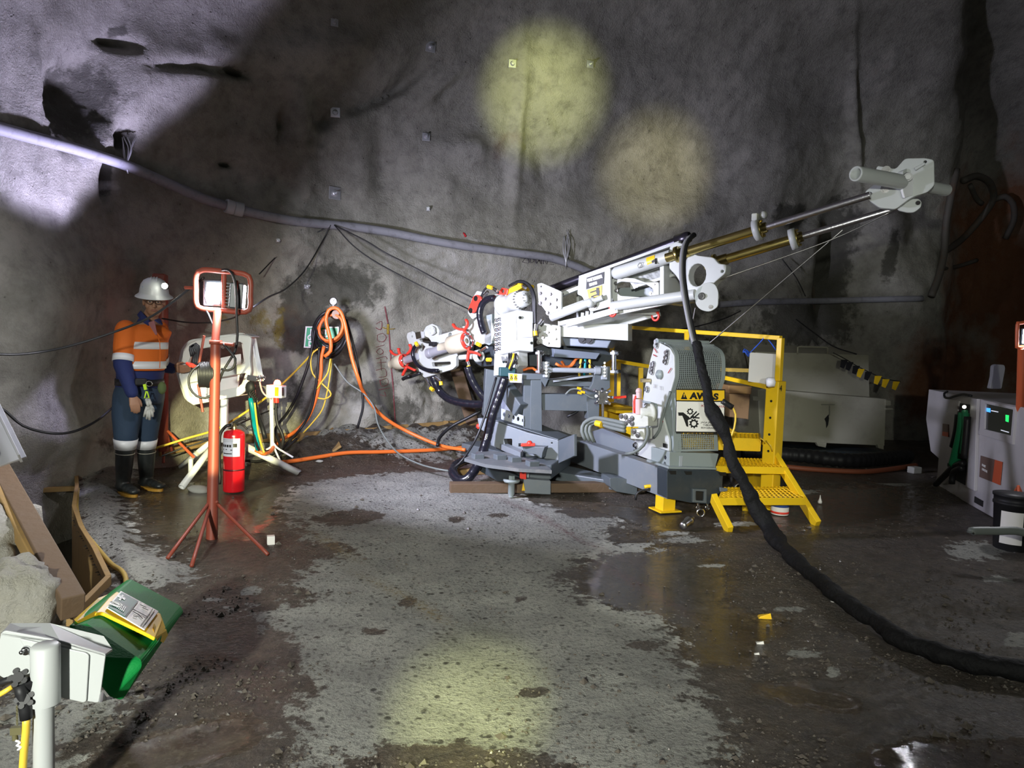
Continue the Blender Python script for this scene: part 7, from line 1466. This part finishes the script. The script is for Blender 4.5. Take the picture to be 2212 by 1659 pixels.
def rock(name, c, r, sc, mt, lab, cat='rock', seed=0, sub=4, amp=.35):
    bm = bmesh.new(); bmesh.ops.create_icosphere(bm, subdivisions=sub, radius=1)
    for v in bm.verts: d = v.co.copy(); k = 1+amp*noise.noise(d*1.3+Vector((seed, 0, 0)))+amp*.4*noise.noise(d*4+Vector((seed, 3, 0)))+amp*.15*noise.noise(d*11); v.co = Vector((d.x*sc[0], d.y*sc[1], d.z*sc[2]))*r*k
    me_ = bpy.data.meshes.new(name); bm.to_mesh(me_); bm.free(); me_.materials.append(mt)
    for p in me_.polygons: p.use_smooth = True
    ca_ = me_.color_attributes.new('mask', 'FLOAT_COLOR', 'POINT'); ca_.data.foreach_set('color', [0, 0, 0, .3]*len(me_.vertices))
    o_ = bpy.data.objects.new(name, me_); C.objects.link(o_); o_.location = c; return tag(o_, lab, cat)
rock('concrete_lump', P(-10, 1250, 3.6)+Vector((-.15, 0, -.1)), .5, (.75, .9, .95), M_ROCK, 'rough lump of sprayed concrete at the left edge by the pit', seed=3, sub=5)
rock('concrete_lump', P(25, 1300, 3.1)+Vector((-.02, .1, -.05)), .22, (.8, .8, 1.0), M_ROCK, 'smaller concrete lump in front of the larger one at the left edge', seed=9)
tag(hose('yellow_hose', [FP(a, b_, .02) for a, b_ in ((168, 1060), (166, 1105), (180, 1150), (210, 1190), (240, 1225), (262, 1240), (272, 1258), (268, 1285))], .014, mat('dirty_yellow_hose', (.35, .24, .05), .6)), 'thin dirty yellow hose along the pit edge to the green tank', 'hose')
tag(hose('yellow_hose', [P(*a) for a in ((-20, 1308, 2.1), (-5, 1502, 1.95), (8, 1498, 1.92), (28, 1484, 1.92))], .014, M_YCAB), 'yellow hose piece at the left edge below the white bracket', 'hose') if False else None
# ---------------- green eyewash tank and its white bracket
EW = thing('eyewash_station', 'green portable eyewash tank with yellow strap and instruction label, lying tilted at lower left', 'eyewash station', G(265, 1518))
def hull(pts, name, mt, par, bev, seg=4):
    bm = bmesh.new(); vs = [bm.verts.new(p) for p in pts]; r_ = bmesh.ops.convex_hull(bm, input=vs); bmesh.ops.delete(bm, geom=[x for x in r_['geom_interior'] if isinstance(x, bmesh.types.BMVert)], context='VERTS')
    bmesh.ops.dissolve_limit(bm, angle_limit=R(14), verts=bm.verts, edges=bm.edges); me_ = bpy.data.meshes.new(name); bm.to_mesh(me_); bm.free()
    g_ = MB(); g_.merge(me_, Matrix.Identity(4)); bpy.data.meshes.remove(me_); return g_.build(name, mt, par, bevel=bev, seg=seg)
NL, NR, FR_, FL_ = P(188, 1347, 2.16), P(340, 1390, 2.22), P(391, 1306, 2.70), P(282, 1247, 2.72)
tank = hull([NL, NR, FR_, FL_, P(240, 1277, 2.74), P(146, 1353, 2.12), P(166, 1425, 2.02), P(312, 1430, 2.10), P(236, 1508, 2.02), P(262, 1517, 2.06), P(400, 1322, 2.66), P(345, 1410, 2.36), P(250, 1360, 2.8)], 'tank', M_GREEN, EW, .018)
tn = (NR-NL).cross(FL_-NL).normalized(); tn = tn if tn.z > 0 else -tn
class TPl:                                   # the top face of the tank as a plane
    def __init__(s): s.o = NL; s.N = tn; s.X = (NR-NL).normalized(); s.Z = s.N.cross(s.X)
    pt = Plane.pt; uv = Plane.uv; M = Plane.M
TT = TPl()
plate('yellow_strap', M_YEL, EW, TT, [(252, 1277), (347, 1325), (351, 1340), (336, 1378), (318, 1368), (222, 1322), (206, 1324), (236, 1290)], .012, off=.012, rnd=.01, bev=.003)
q = [P(250, 1277, 2.66), P(212, 1292, 2.50), P(160, 1338, 2.18), P(166, 1342, 2.15), P(205, 1320, 2.24), P(240, 1322, 2.40)]
n_ = 6; g = MB().add([p for p in q]+[p+Vector((.004, .01, -.02)) for p in q], [tuple(range(6)), tuple(range(6, 12))]+[(i, (i+1) % 6, 6+(i+1) % 6, 6+i) for i in range(6)]); g.build('yellow_strap', M_YEL, EW)
q = [P(346, 1325, 2.50), P(360, 1362, 2.36), P(350, 1379, 2.30), P(340, 1374, 2.26), P(336, 1376, 2.24), P(330, 1352, 2.3)]
g = MB().add([p for p in q]+[p+Vector((.0, .01, -.02)) for p in q], [tuple(range(6)), tuple(range(6, 12))]+[(i, (i+1) % 6, 6+(i+1) % 6, 6+i) for i in range(6)]); g.build('strap_latch', M_YEL, EW)
lb_ = plate('instruction_label', M_SIGNW, EW, TT, [(261, 1276), (343, 1320), (313, 1360), (230, 1311)], .004, off=.022, bev=.001, rnd=.004)
plate('label_green', mat('label_green', (.0, .10, .06), .5), lb_, TT, [(263, 1279), (298, 1298), (270, 1332), (234, 1311)], .002, off=.024, bev=.0005)
g = MB().piece(); plate_mb(TT, [(264, 1284), (268, 1286), (266, 1289), (272, 1292), (270, 1295), (264, 1292), (261, 1296), (257, 1294), (260, 1290), (255, 1288), (257, 1285), (262, 1287)], .002, off=.027, bev=.0003, mb=g)
ce = TT.pt(251, 1305, .028); g.piece()
for rr_ in (.017, .010): g.tube([ce+TT.X*(rr_*1.2*math.cos(t))+TT.Z*(rr_*math.sin(t)) for t in np.linspace(0, 6.28, 18)[:-1]], .0018, 5, closed=True)
for k in range(5): g.beam(TT.pt(258+k*3.4, 1303+k*2, .027), TT.pt(253+k*3.4, 1312+k*2.0, .027), .003, .002, TT.N)
g.build('label_pictogram', M_WTXT, lb_)
g = MB()
for a, b_ in (((298, 1299), (272, 1332)), ((286, 1315), (320, 1333)), ((330, 1315), (304, 1351)), ((334, 1318), (308, 1354)), ((290, 1322), (300, 1328)), ((298, 1326), (308, 1336)), ((288, 1330), (296, 1333)), ((303, 1306), (316, 1312)), ((308, 1312), (320, 1318))): g.beam(TT.pt(*a, .026), TT.pt(*b_, .026), .0025, .002, TT.N)
g.build('label_print', M_INK, lb_)
text_mb('Haws', TT, 316, 1348, 4, off=.026, rot=58).build('label_lettering', M_INK, lb_) if False else None
BRK = thing('tank_bracket', 'white folded steel bracket on a white post in the lower left corner', 'bracket', G(80, 1700))
KP = Plane(97, 1450, 1.93, 6)
plate('bracket_plate', mat('bracket_white', (.46, .48, .48), .45), BRK, KP, [(2, 1368), (10, 1362), (130, 1384), (224, 1412), (228, 1414), (214, 1519), (188, 1515), (126, 1503), (0, 1462), (-14, 1440)], .006, rnd=.01, bev=.002)
ra_ = [KP.pt(2, 1368, 0), KP.pt(130, 1385, 0), KP.pt(227, 1413, 0)]; rb_ = [P(22, 1346, 2.05), P(108, 1346, 2.05), P(224, 1374, 2.06), P(243, 1402, 2.04)]
g = MB(); q = [ra_[0], ra_[1], ra_[2], rb_[3], rb_[2], rb_[1], rb_[0]]; n_ = 7; g.add(q+[p-UPZ*.006 for p in q], [tuple(range(n_)), tuple(reversed(range(n_, 2*n_)))]+[(i, (i+1) % n_, n_+(i+1) % n_, n_+i) for i in range(n_)]); g.build('bracket_flange', mat('bracket_white', (.6,)*3), BRK)
plate('stiffener', mat('bracket_white', (.6,)*3), BRK, KP, [(40, 1379), (128, 1398), (184, 1410), (192, 1416), (186, 1515), (180, 1518), (122, 1505)], .006, off=.008, rnd=.008, bev=.002)
plate('bracket_return', mat('bracket_white', (.6,)*3), BRK, Plane(222, 1490, 1.95, -60), [(218, 1495), (232, 1512), (214, 1518)], .004)
g = MB(); p = KP.pt(57, 1405, .01); g.lathe([(0, 0), (.014, 0), (.012, .006), (0, .008)], p, KP.N, 20); g.cyl(p, p+KP.N*.010, .009, n=6, smooth=False); g.ball(p+KP.N*.012-KP.X*.006, .007, 10); g.build('bolt', M_CHROME, BRK)
ct = P(98, 1392, 1.88); cb_ = P(90, 1518, 1.88); MB().lathe([(0, 0), (.030, 0), (.036, -.006), (.036, -(ct.z-cb_.z))], ct, (0, 0, 1), 36).build('post_sleeve', mat('bracket_white', (.6,)*3), BRK)
MB().lathe([(.026, 0), (.026, ct.z-.04)], Vector((ct.x-.006, ct.y, 0)), (0, 0, 1), 32).build('post', mat('bracket_white', (.6,)*3), BRK)
MB().cyl(P(118, 1394, 1.93), P(110, 1508, 1.93), .016, n=16).build('post_weld', mat('bracket_white', (.6,)*3), BRK)
def knob(c, r, d, nm, lab):
    g_ = MB(); a_, b3 = frame(d); d = Vector(d).normalized(); g_.cyl(Vector(c)-d*.012, Vector(c)+d*.012, r*.62, n=16)
    for k in range(5): an = k*2*math.pi/5; p_ = Vector(c)+a_*(r*.8*math.cos(an))+b3*(r*.8*math.sin(an)); g_.cyl(p_-d*.011, p_+d*.011, r*.33, n=12)
    return g_.build(nm, M_BLKP, BRK, bevel=.002)
knob(P(40, 1462, 1.84), .022, (.4, -.8, .3), 'star_knob', ''); knob(P(55, 1510, 1.84), .022, (.3, -.8, .4), 'star_knob', '')
g = MB(); g.cyl(P(62, 1470, 1.85), P(74, 1490, 1.87), .014); g.tube(smooth_pts([P(-10, 1480, 1.84), P(15, 1470, 1.84), P(36, 1466, 1.85)], .02), .010, 8); g.tube(smooth_pts([P(42, 1480, 1.84), P(52, 1515, 1.84), (P(57, 1552, 1.84))], .02), [.011]*3+[.016]*0 if False else .016, 10); g.build('clamp_body', M_BLKP, BRK)
vh = hose('yellow_hose', [P(57, 1550, 1.84), P(56, 1580, 1.84), P(52, 1620, 1.84), P(48, 1680, 1.84), P(46, 1740, 1.84)], .010, M_YCAB); tag(vh, 'yellow hose hanging straight down beside the white post', 'hose')
tag(hose('yellow_hose', [P(-30, 1512, 1.83), P(0, 1500, 1.83), P(26, 1484, 1.84)], .007, M_YCAB), 'short yellow hose entering at the left edge below the bracket', 'hose')
g = MB(); g.box(P(36, 1578, 1.84), .028, .012, .02, .2); g.cyl(P(32, 1586, 1.84), P(33, 1598, 1.84), .007); [g.tube([P(37+1.5*math.cos(t), 1528+k*7+4*math.sin(t), 1.84) for t in np.linspace(0, 6.28, 8)[:-1]], .0012, 5, closed=True) for k in range(6)]
g.build('chain_tag', mat('olive_brass', (.12, .11, .05), .5), BRK); hose('wire_binding', [P(a, b_, 1.83) for a, b_ in ((34, 1600), (44, 1604), (36, 1610), (46, 1614), (38, 1620))], .003, M_SHEET, BRK)
# ---------------- small things on the floor
c_ = FP(585, 1176, .0); tb = MB().box(c_+UPZ*.03, .05, .04, .06, .4).build('carton', M_SIGNW, bevel=.003); tag(tb, 'little white carton on the wet floor right of the lamp stand foot', 'carton')
c_ = G(1771, 1087); tag(MB().lathe([(0, 0), (.018, 0), (.02, .015), (.007, .05), (.004, .075), (0, .08)], c_, (0, 0, 1), 14).build('glue_nozzle', M_SIGNW), 'tiny white cone standing on the floor right of the steps', 'nozzle')
for k, (a, b_, s_, mt, lab) in enumerate(((1650, 1334, .035, M_SIGNY, 'folded yellow scrap on the mud'), (1641, 1390, .018, M_SIGNW, 'small white scrap on the mud beside the hose bundle'), (1634, 1413, .012, M_SIGNW, 'tiny white scrap nearest the sleeved hose'), (1800, 1300, .016, M_SIGNW, 'pale pebble right against the sleeved hose'), (1661, 1160, .016, M_SIGNW, 'pale pebble where the sleeved hose meets the floor'))):
    p = FP(a, b_, 0); bm = MB().hexa([p+Vector(v)*s_ for v in ((-1, -.5, 0), (1, -.6, 0), (.9, .5, 0), (-.8, .6, .0), (-.7, -.4, .3), (.8, -.5, .9), (.7, .4, .5), (-.6, .5, .25))]); tag(bm.build('scrap' if k < 3 else 'pebble', mt), lab, 'scrap' if k < 3 else 'pebble')
for k, (a, b_, s_) in enumerate(((430, 1062, .10), (640, 1022, .05), (690, 1000, .04))): rock('pale_stone', FP(a, b_, .02), s_, (1, .7, .4), mat('pale_block', (.35,)*3), ('flat pale stone by the console leg', 'small pale stone right of the console leg end', 'small pale stone beside the orange floor hose')[k], 'stone', seed=k, sub=2)
# loose grit over the mud: nobody could count it
rng_ = np.random.default_rng(4); gv = []; gf = []; lmf = lm; cnt = 0
cube = np.array([(1, 0, 0), (-1, 0, 0), (0, 1, 0), (0, -1, 0), (0, 0, 1), (0, 0, -1)], float); of = [(0, 2, 4), (2, 1, 4), (1, 3, 4), (3, 0, 4), (2, 0, 5), (1, 2, 5), (3, 1, 5), (0, 3, 5)]
while cnt < 9000:
    Yd = 1.9+7*rng_.random()**1.8; xx = rng_.uniform(-.85, .85)*Yd
    i = int(np.searchsorted(gx, xx)); j = int(np.searchsorted(gy, Yd))
    if not (0 < i < len(gx) and 0 < j < len(gy)) or inP[i, j] > -.05 or (lmf[i, j] > .5 and rng_.random() > .3) or rng_.random() < WET[i, j]*.9 or noise.noise(Vector((xx*1.7, Yd*1.7, 4))) < -.05: continue
    s_ = rng_.uniform(.003, .009)*(1+1.6*(rng_.random() > .95)); a = rng_.uniform(0, 6.28); M3 = np.array([[math.cos(a), -math.sin(a), 0], [math.sin(a), math.cos(a), 0], [0, 0, 1]])
    v = (cube*s_*rng_.uniform(.6, 1.3, (6, 1))*np.array([1, 1, .7]))@M3.T+np.array([xx, Yd, GZ[i, j]+s_*.25]); k = len(gv); gv += v.tolist(); gf += [tuple(q_+k for q_ in t) for t in of]; cnt += 1
mg = bpy.data.meshes.new('grit'); mg.from_pydata(gv, [], gf); mg.materials.append(mat('wet_grit', (.10, .085, .07), .35, dirt=.6, dcol=(.24, .22, .19), dscale=40)); og = bpy.data.objects.new('grit', mg); C.objects.link(og); tag(og, 'loose grit scattered over the muddy floor', 'grit', kind='stuff')
